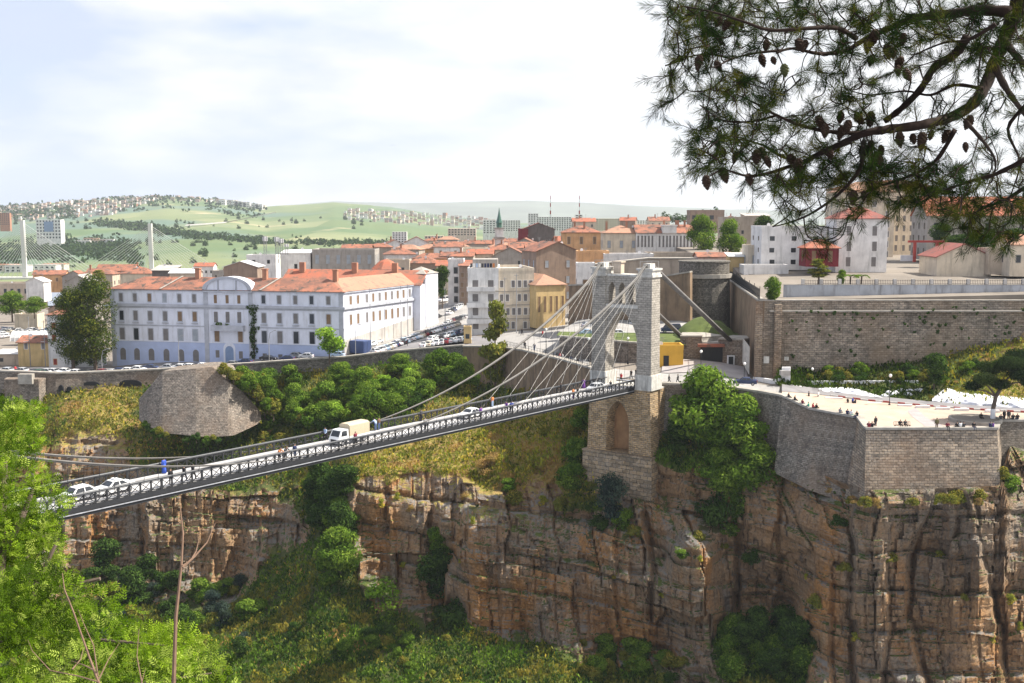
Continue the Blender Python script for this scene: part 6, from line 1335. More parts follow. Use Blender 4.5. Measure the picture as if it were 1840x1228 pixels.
far_mass('distant_houses', 'closely packed tiny houses filling the far hill suburbs', 'houses', 620, lambda r: (lambda x: (x, np.interp(x, RXs, RYs) + 2 + 30 * r.random() ** 1.2 * np.interp(x, [0, 60, 200, 275], [.7, 1, .95, .2])))(r.uniform(-20, 275)) if r.random() < .62 else (lambda x: (x, np.interp(x, [620, 900], [379, 398]) + r.uniform(-3, 17)))(r.uniform(620, 900)), 5, False)
def wood_pt(r):
    k = r.random()
    if k < .42: x = r.uniform(-20, 255); return x, np.interp(x, [0, 100, 230, 260], [462, 447, 452, 474]) + r.normal() * 11
    if k < .55: x = r.uniform(180, 300); return x, np.interp(x, [180, 300], [402, 415]) + r.normal() * 3
    if k < .70: x = r.uniform(280, 480); return x, np.interp(x, [280, 480], [418, 436]) + r.normal() * 2.5
    if k < .80: x = r.uniform(470, 720); return x, np.interp(x, [470, 720], [435, 440]) + r.normal() * 2
    if k < .92: x = r.uniform(-20, 480); return x, np.interp(x, RXs, RYs) + 2 + 24 * r.random() ** 2
    x = r.uniform(0, 140); return x, 385 + r.normal() * 6
far_mass('distant_woods', 'dark bluish woods and hedgerows across the far hillside', 'woods', 1500, wood_pt, 9, True)
# bushes growing over the shoulder of the half round bastion
for i in range(18):
    t = R3.random(); px = 402 + 80 * t; py = np.interp(px, [402, 442, 482], [670, 692, 732]) + R3.uniform(-8, 1)
    plant(R3.choice(['bush_c', 'bush_a', 'bush_c']), P(px, py + 4, 249 + R3.uniform(-1, 5)) - Vector((0, 0, .6)), 'bush spilling over the right shoulder of the rounded bastion', 'bush', s=R3.uniform(.5, .8), group='bushes over the bastion shoulder', same=True)

for i in range(24):
    px = R3.uniform(412, 492); py = R3.uniform(np.interp(px, [412, 492], [672, 690]), np.interp(px, [412, 445, 492], [674, 694, 745]))
    plant(R3.choice(['bush_c', 'bush_a', 'bush_d', 'bush_c']), P(px, py + 8, R3.uniform(253, 262)) - Vector((0, 0, .8)), 'yellow green bush on the shoulder between rounded bastion and thicket', 'bush', s=R3.uniform(.7, 1.1), group='bushes behind the bastion shoulder', same=True)

for i in range(14):
    px = R3.uniform(252, 470); py = np.interp(px, [250, 266, 292, 372, 420, 462, 470], [752, 762, 775, 783, 780, 761, 751]) + R3.uniform(1, 9)
    plant(R3.choice(['bush_c', 'bush_b', 'bush_a', 'shrub_yellow']), P(px, py, np.interp(px, [250, 290, 350, 410, 470], [250, 243, 241.5, 242.5, 250])) - Vector((0, 0, .8)), 'weedy bush along the foot of the rounded bastion', 'bush', s=R3.uniform(.3, .5), group='bushes at the bastion foot', same=True)
for i in range(26):
    px = R3.uniform(1440, 1795); py = np.interp(px, [1440, 1520, 1556, 1792], [860, 893, 902, 897]) + R3.uniform(-3, 9)
    plant(R3.choice(['shrub_dry', 'bush_c', 'tuft', 'shrub_yellow']), P(px, py, np.interp(px, [1440, 1520, 1556, 1792], [177, 172, 166, 166])) - Vector((0, 0, .5)), 'weeds growing along the foot of the plaza bastion', 'weed', s=R3.uniform(.25, .55), group='weeds at the plaza bastion foot', same=True)

iv = P(456, 600, 291.7); ivo = thing('climbing_plant', 'dark ivy climbing the wall right of the curved pediment', 'plant', iv)
link('foliage', crown('foliage', [(R3.uniform(-.5, .5), -.1, R3.uniform(-6.5, 8), .7, .3, 1.0) for _ in range(16)] + [(0, -.3, 7.0, 1.7, .6, .7), (.6, -.3, 1.5, 1.2, .4, .5)], 900, .3, 'dark', 51), ivo)
mb = MB(); mb.tube([(0, 0, -7), (.2, 0, 0), (0, 0, 8)], [.12, .09, .04], 5); mb.build('stem', M['bark'], ivo)
for i, px in enumerate((393, 410, 428)):
    o = thing('flower_box', 'green plants trailing from the balcony rail of the white building', 'plants', P(px, 584, 293.6)); link('foliage', crown('foliage', [(0, 0, .2, .9, .35, .5)], 140, .22, 'mid', 60 + i), o); mb = MB(); mb.box(-.7, .7, -.15, .15, -.4, -.05); mb.build('box', M['wood'], o)
# ------------------------------------------------------------------ vehicles
def car_meshes(kind):
    if kind == 'sedan': prof = [(2.15, .32), (2.18, .62), (2.0, .80), (1.05, .95), (.35, 1.40), (-.75, 1.44), (-1.45, 1.02), (-2.05, .98), (-2.15, .6), (-2.1, .32)]; wsi = (3, 4); rsi = (5, 6)
    elif kind == 'hatch': prof = [(1.9, .32), (1.95, .62), (1.78, .82), (1.0, .98), (.4, 1.46), (-1.1, 1.5), (-1.72, 1.02), (-1.85, .92), (-1.9, .6), (-1.86, .32)]; wsi = (3, 4); rsi = (5, 6)
    else: prof = [(2.3, .35), (2.35, .7), (2.25, 1.0), (1.75, 1.15), (1.2, 1.95), (-1.9, 2.05), (-2.25, 1.3), (-2.3, 1.1), (-2.32, .7), (-2.3, .35)]; wsi = (3, 4); rsi = (5, 6)
    H_ = max(z for x, z in prof); belt = .95 if kind != 'van' else 1.15
    hw = lambda z: .84 if z <= belt else .84 - .24 * (z - belt) / (H_ - belt)
    n = len(prof); vs = [(x, s * hw(z), z) for s in (-1, 1) for x, z in prof]; mb = MB()
    mb.add(vs, [(i, i + 1, n + i + 1, n + i) for i in range(n - 1)] + [(n - 1, 0, n, 2 * n - 1)])
    for s in (0, 1):                                         # sides, fanned between sill and roofline
        b = s * n
        tri = tessellate_polygon([[Vector((x, z, 0)) for x, z in prof]]); mb.f += [[b + i for i in t] for t in tri]; mb.m += [0] * len(tri)
    body = mb.mesh('body', [M['car_white']])
    gl = MB()
    def lerp_(a, b, t): return tuple(a[k] + (b[k] - a[k]) * t for k in range(2))
    for i, j in (wsi, rsi):
        a, b = lerp_(prof[i], prof[j], .08), lerp_(prof[i], prof[j], .92); dx = .02 if i == wsi[0] else -.02
        gl.quad((a[0] + dx, -hw(a[1]) * .9, a[1] + .012), (a[0] + dx, hw(a[1]) * .9, a[1] + .012), (b[0] + dx, hw(b[1]) * .9, b[1] + .012), (b[0] + dx, -hw(b[1]) * .9, b[1] + .012))
    top = H_ - .09; zb = belt + .04; xf, xr = lerp_(prof[wsi[0]], prof[wsi[1]], .2)[0] - .12, lerp_(prof[rsi[1]], prof[rsi[0]], .2)[0] + .1
    xft, xrt = prof[wsi[1]][0] - .05, prof[rsi[0]][0] + .08; xm = (xf + xr) / 2 - .05
    for s in (-1, 1):
        y0, y1 = s * (hw(zb) + .012), s * (hw(top) + .012)
        gl.quad((xf, y0, zb), (xm + .05, y0, zb), (xm + .05, y1, top), (xft, y1, top)); gl.quad((xm - .05, y0, zb), (xr, y0, zb), (xrt, y1, top), (xm - .05, y1, top))
    glass = gl.mesh('windows', [M['glass']])
    wb = MB(); wb.lathe([(.30, -.1), (.32, -.07), (.32, .07), (.30, .1)], 14); wb.v = [(x, z, y) for x, y, z in wb.v]; ty = wb.mesh('wheel', [M['tyre']])
    rb = MB(); rb.lathe([(.2, -.108), (.2, .108)], 10); rb.v = [(x, z, y) for x, y, z in rb.v]; ri = rb.mesh('rim', [M['rim']])
    hb = MB(); hb.box(-.06, .05, -.17, .17, -.07, .08); hd_ = hb.mesh('headlight', [M['lamp']]); tb = MB(); tb.box(-.04, .05, -.13, .13, -.1, .12); tl_ = tb.mesh('tail_light', [M['tail']])
    return dict(body=body, glass=glass, wheel=ty, rim=ri, head=hd_, tail=tl_, wx=prof[0][0] - .82, rx=prof[-1][0] + .72, hx=prof[1][0] - .02, hz=.66 if kind != 'van' else .8, tx=prof[-2][0] + .01, r=.32)
CM = {k: car_meshes(k) for k in ('sedan', 'hatch', 'van')}
CNAME = {'sedan': 'saloon car', 'hatch': 'hatchback car', 'van': 'van'}
def car(loc, yaw, col, kd, label, group=None, up=None, s=1.0, taxi=False):
    m = CM[kd]; o = thing('parked_car' if group else 'car', label, 'van' if kd == 'van' else 'car', loc, yaw, group); o.scale = (s, s, s)
    if up is not None: o.rotation_euler = (0, -up, yaw)
    b = link('body', m['body'], o); b.material_slots[0].link = 'OBJECT'; b.material_slots[0].material = M['car_' + col]
    link('windows', m['glass'], o)
    for x in (m['wx'], m['rx']):
        for y in (-.76, .76): w = link('wheel', m['wheel'], o, (x, y, m['r'])); link('rim', m['rim'], w)
    for y in (-.6, .6): link('headlight', m['head'], o, (m['hx'], y, m['hz'])); link('tail_light', m['tail'], o, (m['tx'], y, m['hz'] + .1))
    if taxi: mb = MB(); mb.box(-.2, .1, -.3, .3, 1.44, 1.6); mb.build('roof_sign', M['white'], o)
    return o
def bs(px, lat, h=0.0, feet=None):
    """bridge station seen in column px on lateral line lat"""
    lo, hi = -5, 150
    for _ in range(50):
        m = (lo + hi) / 2
        if pix(B(m, lat, h))[0] > px: lo = m
        else: hi = m
    return lo
YB = math.atan2(BU.y, BU.x)
for px, lat, col, kd, lab, taxi in ((205, .6, 'white', 'sedan', 'white taxi with roof sign driving over the bridge behind another white car', True), (140, .6, 'white', 'hatch', 'white car on the bridge, nearest to the bright green tree', False), (846, .4, 'white', 'sedan', 'white saloon car in the middle of the bridge roadway', False), (1070, .4, 'silver', 'hatch', 'small pale car on the bridge just coming from the tower', False)):
    car(B(bs(px, lat), lat, .06), YB, col, kd, lab, up=-.016, taxi=taxi)
# canvas covered light truck
s_ = bs(628, .4); tr = thing('truck', 'white light truck with beige canvas box driving over the bridge', 'truck', B(s_, .4, .06), YB)
mb = MB(); pr = [(2.9, .45), (2.95, .95), (2.75, 1.25), (2.3, 2.1), (1.0, 2.15), (1.0, .45)]; mb.add([(x, s * (.9 if z < 1.3 else .82), z) for s in (-1, 1) for x, z in pr], [(i, (i + 1) % 6, 6 + (i + 1) % 6, 6 + i) for i in range(6)] + [tuple(range(5, -1, -1)), tuple(range(6, 12))]); mb.build('cab', M['car_white'], tr)
mb = MB(); mb.quad((2.74, -.74, 1.31), (2.74, .74, 1.31), (2.36, .7, 2.02), (2.36, -.7, 2.02))
for s in (-1, 1): mb.quad((2.4, s * .9, 1.32), (1.3, s * .9, 1.32), (1.3, s * .845, 2.0), (2.15, s * .845, 2.0))
mb.build('windows', M['glass'], tr)
mb = MB(); mb.box(2.9, 2.97, -.55, .55, .62, .95); mb.build('grille', M['black'], tr)
mb = MB(); mb.box(-2.9, .9, -1.0, 1.0, .75, 1.15); mb.build('cargo_bed', M['car_white'], tr)
mb = MB(); mb.add([(x, y, z) for x in (-2.88, .88) for y, z in ((-.98, 1.155), (-.98, 2.55), (-.6, 2.75), (.6, 2.75), (.98, 2.55), (.98, 1.155))], [(i, (i + 1) % 6, 6 + (i + 1) % 6, 6 + i) for i in range(6)] + [tuple(range(5, -1, -1)), tuple(range(6, 12))]); mb.build('canvas_cover', M['c_beige'], tr)
for x in (2.1, -1.9):
    for y in (-.82, .82): w = link('wheel', CM['van']['wheel'], tr, (x, y, .36)); w.scale = (1.12,) * 3; link('rim', CM['van']['rim'], w)
for y in (-.66, .66): link('headlight', CM['van']['head'], tr, (2.93, y, .8))
R5 = random.Random(17)
cols = ['white'] * 7 + ['silver'] * 4 + ['grey'] * 2 + ['black'] * 2 + ['navy', 'darkred', 'cream', 'lightblue']
cn = {'darkred': 'dark red', 'navy': 'navy blue', 'lightblue': 'light blue'}
# along the wall in front of the white building
for px, col in ((11, 'silver'), (38, 'silver'), (68, 'green'), (82, 'silver'), (97, 'silver'), (118, 'white'), (138, 'white'), (155, 'black'), (181, 'darkred'), (200, 'silver'), (217, 'navy'), (232, 'white'), (250, 'white'), (273, 'navy'), (300, 'silver'), (322, 'white'), (343, 'white'), (367, 'white'), (393, 'cream'), (420, 'grey'), (441, 'navy'), (482, 'black'), (516, 'navy'), (534, 'grey'), (550, 'silver'), (607, 'lightblue')):
    d = np.interp(px, RTX, RTD) + 5 + R5.uniform(0, 4.5); kd = R5.choice(['sedan', 'hatch', 'hatch'] + (['van'] if px in (97, 300) else []))
    car(G(px, d, .1), hrz + R5.choice([0, math.pi]) + R5.uniform(-.1, .1), col, kd, '%s %s parked along the wall before the white building' % (cn.get(col, col), CNAME[kd]), 'cars parked along the wall')
# car park rows beside the white building
def row_cars(a, b, n, yaw, txt, grp, jit=.15):
    for i in range(n):
        t = (i + .5) / n; px, d = a[0] + (b[0] - a[0]) * t, a[1] + (b[1] - a[1]) * t; col = R5.choice(cols); kd = R5.choice(['sedan', 'hatch', 'hatch'])
        car(G(px, d, .2), yaw + R5.uniform(-.08, .08) + R5.choice([0, 0, math.pi]), col, kd, '%s %s %s' % (cn.get(col, col), CNAME[kd], txt), grp)
row_cars((672, 283), (822, 318), 26, srz + .9, 'in the long diagonal row of the car park', 'cars in the diagonal row')
row_cars((652, 293), (790, 343), 13, srz, 'parked against the side wall of the white building', 'cars along the side wall')
row_cars((760, 281), (842, 284), 10, 1.2, 'in the row nearest the car park wall', 'cars by the car park wall')
row_cars((775, 290), (842, 300), 9, 1.0, 'in the second row from the car park wall', 'cars in the second row')
row_cars((800, 318), (838, 334), 7, 1.3, 'in the back corner of the car park', 'cars in the back corner')
row_cars((805, 345), (836, 372), 8, 1.4, 'in the street beyond the car park', 'cars in the street')
car(G(797, 385, .2), srz + 3.0, 'white', 'van', 'white van heading into the street beyond the car park')
mb = MB(); p = G(648, 289.5, .2); cb = thing('container', 'dark blue metal container at the corner of the car park', 'container', p, srz); mb.box(-1.8, 1.8, -2.2, 2.2, 0, 3.2); mb.build('box', M['crate'], cb)
mb = MB(); 
for k in range(5): mb.box(-1.5 + .7 * k, -1.3 + .7 * k, -2.26, -2.2, .2, 3.0)
mb.build('side_panel', M['car_navy'], cb)
for i in range(34):
    px = R5.uniform(4, 84); py = R5.uniform(584, 612); d = np.interp(py, [584, 612], [455, 392]); col = R5.choice(cols); car(G(px, d, .1), R5.choice([.4, 1.9]) + R5.uniform(-.2, .2), col, 'hatch', '%s car in the lower town car park' % cn.get(col, col), 'cars in the lower town car park')
for px, d, z, yaw, col, kd, lab in ((1060, 258, .2, .3, 'silver', 'hatch', 'silver car behind the bridge tower, left of its leg'), (1056, 247, .2, .1, 'lightblue', 'sedan', 'light blue car by the lawn left of the tower leg'), (1134, 262, .2, 1.6, 'silver', 'van', 'silver van seen through the tower arch'), (1112, 250, .2, .2, 'white', 'hatch', 'white car seen low in the tower arch'), (1206, 250, .3, 3.1, 'navy', 'van', 'dark blue van behind the yellow hut')):
    py = {1060: 590, 1056: 603, 1134: 588, 1112: 604, 1206: 598}[px]; p = P(px, py, d); car(p, yaw, col, kd, lab)
car(P(1339, 692, 203), 2.9, 'navy', 'sedan', 'dark saloon car parked on the road beside the white stepped wall', s=1.0)
car(P(1680, 477, 257), -1.5, 'white', 'van', 'white van parked beside the gabled shed in the fort'); car(P(1688, 469, 268), -1.5, 'silver', 'van', 'silver van parked behind the white one in the fort')

# ------------------------------------------------------------------ people
def body_mesh(pose):
    J = {'pelvis': (0, 0, .95), 'belly': (0, 0, 1.12), 'chest': (0, .0, 1.34), 'neck': (0, 0, 1.49), 'head': (0, -.02, 1.60), 'top': (0, -.01, 1.70)}
    lean = 0; legs = {}
    for s, n in ((-1, 'l'), (1, 'r')):
        J['hip' + n] = (s * .10, 0, .90); J['knee' + n] = (s * .11, -.02, .50); J['ank' + n] = (s * .11, .02, .09); J['toe' + n] = (s * .13, -.15, .04)
        J['sho' + n] = (s * .19, 0, 1.41); J['elb' + n] = (s * .25, .02, 1.13); J['wri' + n] = (s * .25, -.06, .88); J['han' + n] = (s * .245, -.09, .77)
    if pose == 'walk':
        J['kneel'] = (-.11, -.20, .53); J['ankl'] = (-.11, -.22, .12); J['toel'] = (-.11, -.37, .07); J['kneer'] = (.11, .06, .51); J['ankr'] = (.11, .34, .17); J['toer'] = (.11, .24, .05)
        J['elbl'] = (-.25, .16, 1.16); J['wril'] = (-.24, .14, .92); J['hanl'] = (-.24, .12, .82); J['elbr'] = (.25, -.1, 1.15); J['wrir'] = (.22, -.28, .98); J['hanr'] = (.21, -.36, .93)
    if pose == 'lean':
        for k in ('chest', 'neck', 'head', 'top', 'shol', 'shor'):
            x, y, z = J[k]; J[k] = (x, y - (z - 1.0) * .42, z - .05)
        for s, n in ((-1, 'l'), (1, 'r')): J['elb' + n] = (s * .26, -.40, 1.14); J['wri' + n] = (s * .12, -.55, 1.16); J['han' + n] = (s * .04, -.58, 1.17)
    if pose == 'sit':
        dz = -.45
        for k in J:
            if k[:4] not in ('knee', 'ankl', 'ankr', 'toel', 'toer'): x, y, z = J[k]; J[k] = (x, y, z + dz)
        for s, n in ((-1, 'l'), (1, 'r')):
            J['knee' + n] = (s * .13, -.44, .52); J['ank' + n] = (s * .13, -.46, .10); J['toe' + n] = (s * .14, -.62, .05); J['elb' + n] = (s * .27, -.06, .72); J['wri' + n] = (s * .16, -.28, .62); J['han' + n] = (s * .13, -.36, .60)
        for k in ('neck', 'head', 'top', 'chest'): x, y, z = J[k]; J[k] = (x, y - .06, z)
    R = {'pelvis': (.16, .12), 'belly': (.145, .11), 'chest': (.17, .125), 'neck': (.055, .06), 'head': (.085, .10), 'top': (.07, .08), 'hip': (.095, .1), 'knee': (.062, .065), 'ank': (.042, .045), 'toe': (.042, .03), 'sho': (.062, .065), 'elb': (.045, .045), 'wri': (.033, .033), 'han': (.04, .028)}
    names = list(J); E_ = [('pelvis', 'belly'), ('belly', 'chest'), ('chest', 'neck'), ('neck', 'head'), ('head', 'top')]
    for n in 'lr': E_ += [('pelvis', 'hip' + n), ('hip' + n, 'knee' + n), ('knee' + n, 'ank' + n), ('ank' + n, 'toe' + n), ('chest', 'sho' + n), ('sho' + n, 'elb' + n), ('elb' + n, 'wri' + n), ('wri' + n, 'han' + n)]
    me = bpy.data.meshes.new('body'); me.from_pydata([J[k] for k in names], [(names.index(a), names.index(b)) for a, b in E_], [])
    o = bpy.data.objects.new('tmp', me); COL.objects.link(o)
    sk = o.modifiers.new('s', 'SKIN'); sk.use_smooth_shade = True; o.modifiers.new('u', 'SUBSURF').levels = 1
    lay_ = me.skin_vertices[0] if len(me.skin_vertices) else None
    if lay_ is None: return None
    for i, k in enumerate(names):
        rr = R.get(k) or R[k[:-1]]; lay_.data[i].radius = rr; lay_.data[i].use_root = (k == 'pelvis')
    bpy.context.view_layer.update(); ev = o.evaluated_get(bpy.context.evaluated_depsgraph_get()); full = bpy.data.meshes.new_from_object(ev)
    bpy.data.objects.remove(o)
    V = np.array([v.co[:] for v in full.vertices]); Nn = np.array([v.normal[:] for v in full.vertices]); Fs = [tuple(p.vertices) for p in full.polygons]
    seg = [(np.array(J[a]), np.array(J[b]), (a, b)) for a, b in E_]
    def part(c):
        best = None
        for a, b, k in seg:
            t = np.clip(np.dot(c - a, b - a) / np.dot(b - a, b - a), 0, 1); d = np.linalg.norm(c - a - t * (b - a))
            if best is None or d < best[0]: best = (d, k, t)
        return best
    G_ = {'shirt': [], 'trousers': [], 'shoes': [], 'hair': []}
    for f in Fs:
        c = V[list(f)].mean(0); d, (a, b), t = part(c)
        if b[:3] in ('bel', 'che', 'sho', 'elb', 'wri') or (a == 'chest' and b == 'neck' and t < .55): G_['shirt'].append(f)
        if b[:3] in ('hip', 'kne', 'ank') or (a, b) == ('pelvis', 'belly') and t < .3: G_['trousers'].append(f)
        if b[:3] == 'toe': G_['shoes'].append(f)
        if b in ('top', 'head') and (c[1] > J['head'][1] + .02 or c[2] > J['head'][2] + .06) and c[2] > J['head'][2] - .07: G_['hair'].append(f)
    full.materials.clear(); full.materials.append(M['skin'])
    out = {'body': full}
    for k, fs in G_.items():
        used = sorted({i for f in fs for i in f}); mp_ = {i: n for n, i in enumerate(used)}; off = {'shirt': .018, 'trousers': .014, 'shoes': .012, 'hair': .014}[k]
        m2 = bpy.data.meshes.new(k); m2.from_pydata([tuple(V[i] + Nn[i] * off) for i in used], [], [tuple(mp_[i] for i in f) for f in fs]); m2.materials.append(M['hair'] if k in ('hair', 'shoes') else M['c_black'])
        m2.polygons.foreach_set('use_smooth', [True] * len(fs)); m2.update(); out[k] = m2
    # long robe
    mb = MB(); mb.lathe([(.24, .06), (.22, .5), (.19, .95), (.16, 1.05)], 12); out['robe'] = mb.mesh('robe', [M['c_black']], True)
    return out
PM = {k: body_mesh(k) for k in ('stand', 'walk', 'lean', 'sit')}
def person(loc, yaw, pose, top, bot, label, group=None, robe=False, s=1.0):
    """yaw: direction faced (0 = +x)"""
    o = thing('person', label, 'person', loc, yaw + math.pi / 2, group); o.scale = (s * 1.12, s * 1.12, s * 1.07); m = PM[pose]
    link('body', m['body'], o)
    for k, c in (('shirt', M['c_' + top]), ('trousers', M['c_' + bot]), ('shoes', M['c_black']), ('hair', M['hair'])):
        c_ = link(k, m[k], o); c_.material_slots[0].link = 'OBJECT'; c_.material_slots[0].material = c
    if robe: c_ = link('robe', m['robe'], o); c_.material_slots[0].link = 'OBJECT'; c_.material_slots[0].material = M['c_' + top]
    return o
away, here = math.pi / 2, -math.pi / 2
# on the bridge: column, lateral line, pose, top, trousers
NL, FL = 2.62, -2.62; yr, yl = math.atan2(BW.y, BW.x), math.atan2(-BW.y, -BW.x); yf = YB + math.pi
for px, lat, pose, yaw, top, bot, lab, robe in ((295, FL, 'stand', yl, 'blue', 'blue', 'person in a long bright blue robe at the far railing of the bridge', True), (307, NL, 'stand', yr, 'black', 'black', 'dark clothed person behind the near railing, below the blue robed one', False), (331, NL, 'walk', yf, 'black', 'navy', 'person in black with a blue cap walking on the near bridge walkway', False), (347, NL, 'walk', yf, 'black', 'black', 'person in black walking just ahead on the near bridge walkway', False),
        (502, NL, 'lean', yr, 'orange', 'black', 'bare armed person in orange leaning on the near railing', False), (513, NL, 'lean', yr, 'dark grey', 'dark grey', 'person in dark grey next to the one in orange on the bridge', False), (530, NL, 'stand', yr, 'navy', 'denim', 'person in navy standing apart by the near railing', False), (585, FL, 'walk', YB, 'light blue', 'black', 'person in pale shirt and dark trousers in front of the truck', False), (639, NL, 'stand', yr, 'maroon', 'black', 'person in dark red standing before the truck side', False),
        (675, FL, 'lean', yl, 'light blue', 'denim', 'person in light blue jacket leaning on the far railing behind the truck', False), (681, FL, 'stand', yl, 'brown', 'denim', 'person in brown beside the light blue jacket behind the truck', False), (757, FL, 'stand', yl, 'dark grey', 'black', 'dark clothed person at the far railing between truck and white car', False), (764, NL, 'stand', yr, 'grey', 'black', 'grey clothed person at the near railing between truck and white car', False),
        (864, NL, 'stand', yr, 'purple', 'dark grey', 'person in purple just behind the white saloon car', False), (885, FL, 'stand', yl, 'orange', 'light blue', 'person in orange top and pale trousers at the far railing', False), (910, NL, 'walk', YB, 'purple', 'black', 'person in violet beside the one in blue on the bridge', False), (917, NL, 'lean', yr, 'blue', 'navy', 'tall person in blue leaning on the near railing', False),
        (1008, FL, 'stand', yl, 'black', 'black', 'dark clothed person at the far railing under the stay ropes', False), (1030, NL, 'stand', yr, 'orange', 'purple', 'person in rust and purple at the near railing before the tower', False), (1038, NL, 'stand', yr, 'black', 'black', 'person in black beside the rust and purple one before the tower', False), (1049, FL, 'walk', YB, 'purple', 'purple', 'woman in long purple dress left of the small pale car', True), (1097, NL, 'walk', YB, 'dark grey', 'denim', 'person in grey walking onto the bridge right of the pale car', False)):
    person(B(bs(px, lat, .2), lat, .2), yaw, pose, top, bot, lab, 'people on the bridge', robe)
for px, l, s, top, bot, lab in ((1116, -1.2, -4.5, 'red', 'black', 'person in red walking through the tower arch'), (1134, 0.6, -7.5, 'black', 'black', 'dark clothed person of the pair behind the tower arch'), (1143, 2.0, -8, 'black', 'dark grey', 'second dark person of the pair behind the tower arch')):
    q_ = B(s, l, 0); person(PZ(px, {1116: 688, 1134: 682, 1143: 680}[px], -31.1), YB, 'walk', top, bot, lab, 'people on the bridge')
# road between tower and bastion
for px, top, bot, lab in ((1202, 'black', 'black', 'person in black right beside the tower base'), (1218, 'dark grey', 'black', 'person in dark grey, second along the road wall from the tower'), (1265, 'maroon', 'dark grey', 'person in maroon alone on the road wall'), (1285, 'black', 'denim', 'dark haired person of the pair left of the dark car'), (1291, 'navy', 'black', 'person in navy of the pair left of the dark car'), (1310, 'dark grey', 'black', 'person in grey just left of the dark parked car')):
    d = np.interp(px, [1172, 1230, 1300, 1404], [207.2, 204.2, 200.6, 192]); person(G(px, d, .1), R5.choice([0, math.pi]), 'walk', top, bot, lab, 'people walking on the road')
for i, (px, py, top, bot) in enumerate(((1001, 646, 'black', 'denim'), (1006, 647, 'red', 'black'), (1011, 645, 'white', 'navy'), (1021, 648, 'black', 'black'), (1026, 648, 'navy', 'black'), (1034, 650, 'white', 'black'), (1038, 645, 'black', 'black'), (1047, 651, 'grey', 'black'))):
    d = np.interp(px, [1001, 1047], [235, 223]); person(G(px, d, .1), R5.uniform(2.6, 3.6), R5.choice(['walk', 'stand']), top, bot, 'person in %s and %s trousers in the group on the curved road' % (top, bot), 'group of people on the curved road')
for px, d, top, bot, lab in ((943, 256, 'dark grey', 'black', 'person walking alone at the left end of the curved road'), (960, 251, 'navy', 'denim', 'person in navy at the railing of the curved road'), (975, 275, 'red', 'black', 'person in red jacket on the uphill pavement'), (938, 283, 'black', 'black', 'person in black crossing below the cream apartments'), (1008, 300, 'black', 'navy', 'person in black by the street far left of the tower'), (1012, 303, 'brown', 'black', 'person in brown by the street far left of the tower'), (1022, 305, 'grey', 'black', 'person in grey walking up the street behind the cables'), (765, 302, 'dark grey', 'black', 'person walking in the lane of the car park'), (800, 306, 'blue', 'black', 'person in blue in the car park'), (732, 289, 'black', 'black', 'person in black between parked cars'), (28, 280, 'red', 'black', 'person in red beside the parked cars on the low road')):
    person(G(px, d, .2), R5.uniform(0, 6), 'walk', top, bot, lab)
# plaza
def on(px, py, dz=0): p = PZ(px, py, PZZ + .02); p.z += dz; return p
def edge(px, back=.3, dz=.35):
    """seat on the parapet coping in column px"""
    best = None
    for a, b in zip(PE[:-1], PE[1:]):
        for i in range(41):
            q_ = a.lerp(b, i / 40); e = abs(pix(q_)[0] - px)
            if best is None or e < best[0]: best = (e, q_)
    q_ = best[1].copy(); q_.y += back; q_.z += dz - .48 + .0; return q_
for px, yaw, top, bot, lab in ((1417, .3, 'dark grey', 'black', 'person in dark grey seated at the left end of the bastion parapet'), (1429, .2, 'black', 'black', 'person in black seated second on the bastion parapet'), (1442, .5, 'maroon', 'grey', 'person in maroon seated on the parapet before the standing couple'), (1454, 2.5, 'green', 'black', 'person in teal seated on the parapet with legs outside'), (1461, .2, 'red', 'black', 'person in red seated beside the teal one on the parapet'), (1468, .4, 'black', 'olive', 'person in black with olive trousers seated on the parapet'),
        (1510, .6, 'grey', 'dark grey', 'person in grey seated alone on the parapet'), (1523, .8, 'navy', 'black', 'person in navy seated in the parapet trio'), (1530, .7, 'white', 'green', 'person in white seated in the parapet trio'), (1541, 3.6, 'black', 'navy', 'person in black sitting at the bastion corner facing out'), (1561, 1.0, 'maroon', 'red', 'woman in red seated near the bastion corner'), (1566, 1.2, 'black', 'black', 'person in black seated next to the woman in red'),
        (1704, -1.6, 'maroon', 'black', 'person in maroon seated on the front parapet'), (1719, 1.6, 'black', 'black', 'person in black with back turned on the front parapet'), (1727, 1.6, 'white', 'dark grey', 'person in white and grey on the front parapet'), (1734, 1.6, 'dark grey', 'black', 'person in dark grey beside the white shirted one on the front parapet'), (1748, -1.5, 'black', 'navy', 'person in black apart on the front parapet'), (1779, .2, 'navy', 'navy', 'person in dark blue sitting at the right corner of the bastion'), (1788, 3.0, 'purple', 'denim', 'person in purple scarf sitting at the right corner of the bastion')):
    person(edge(px), yaw, 'sit', top, bot, lab, 'people sitting on the bastion parapet')
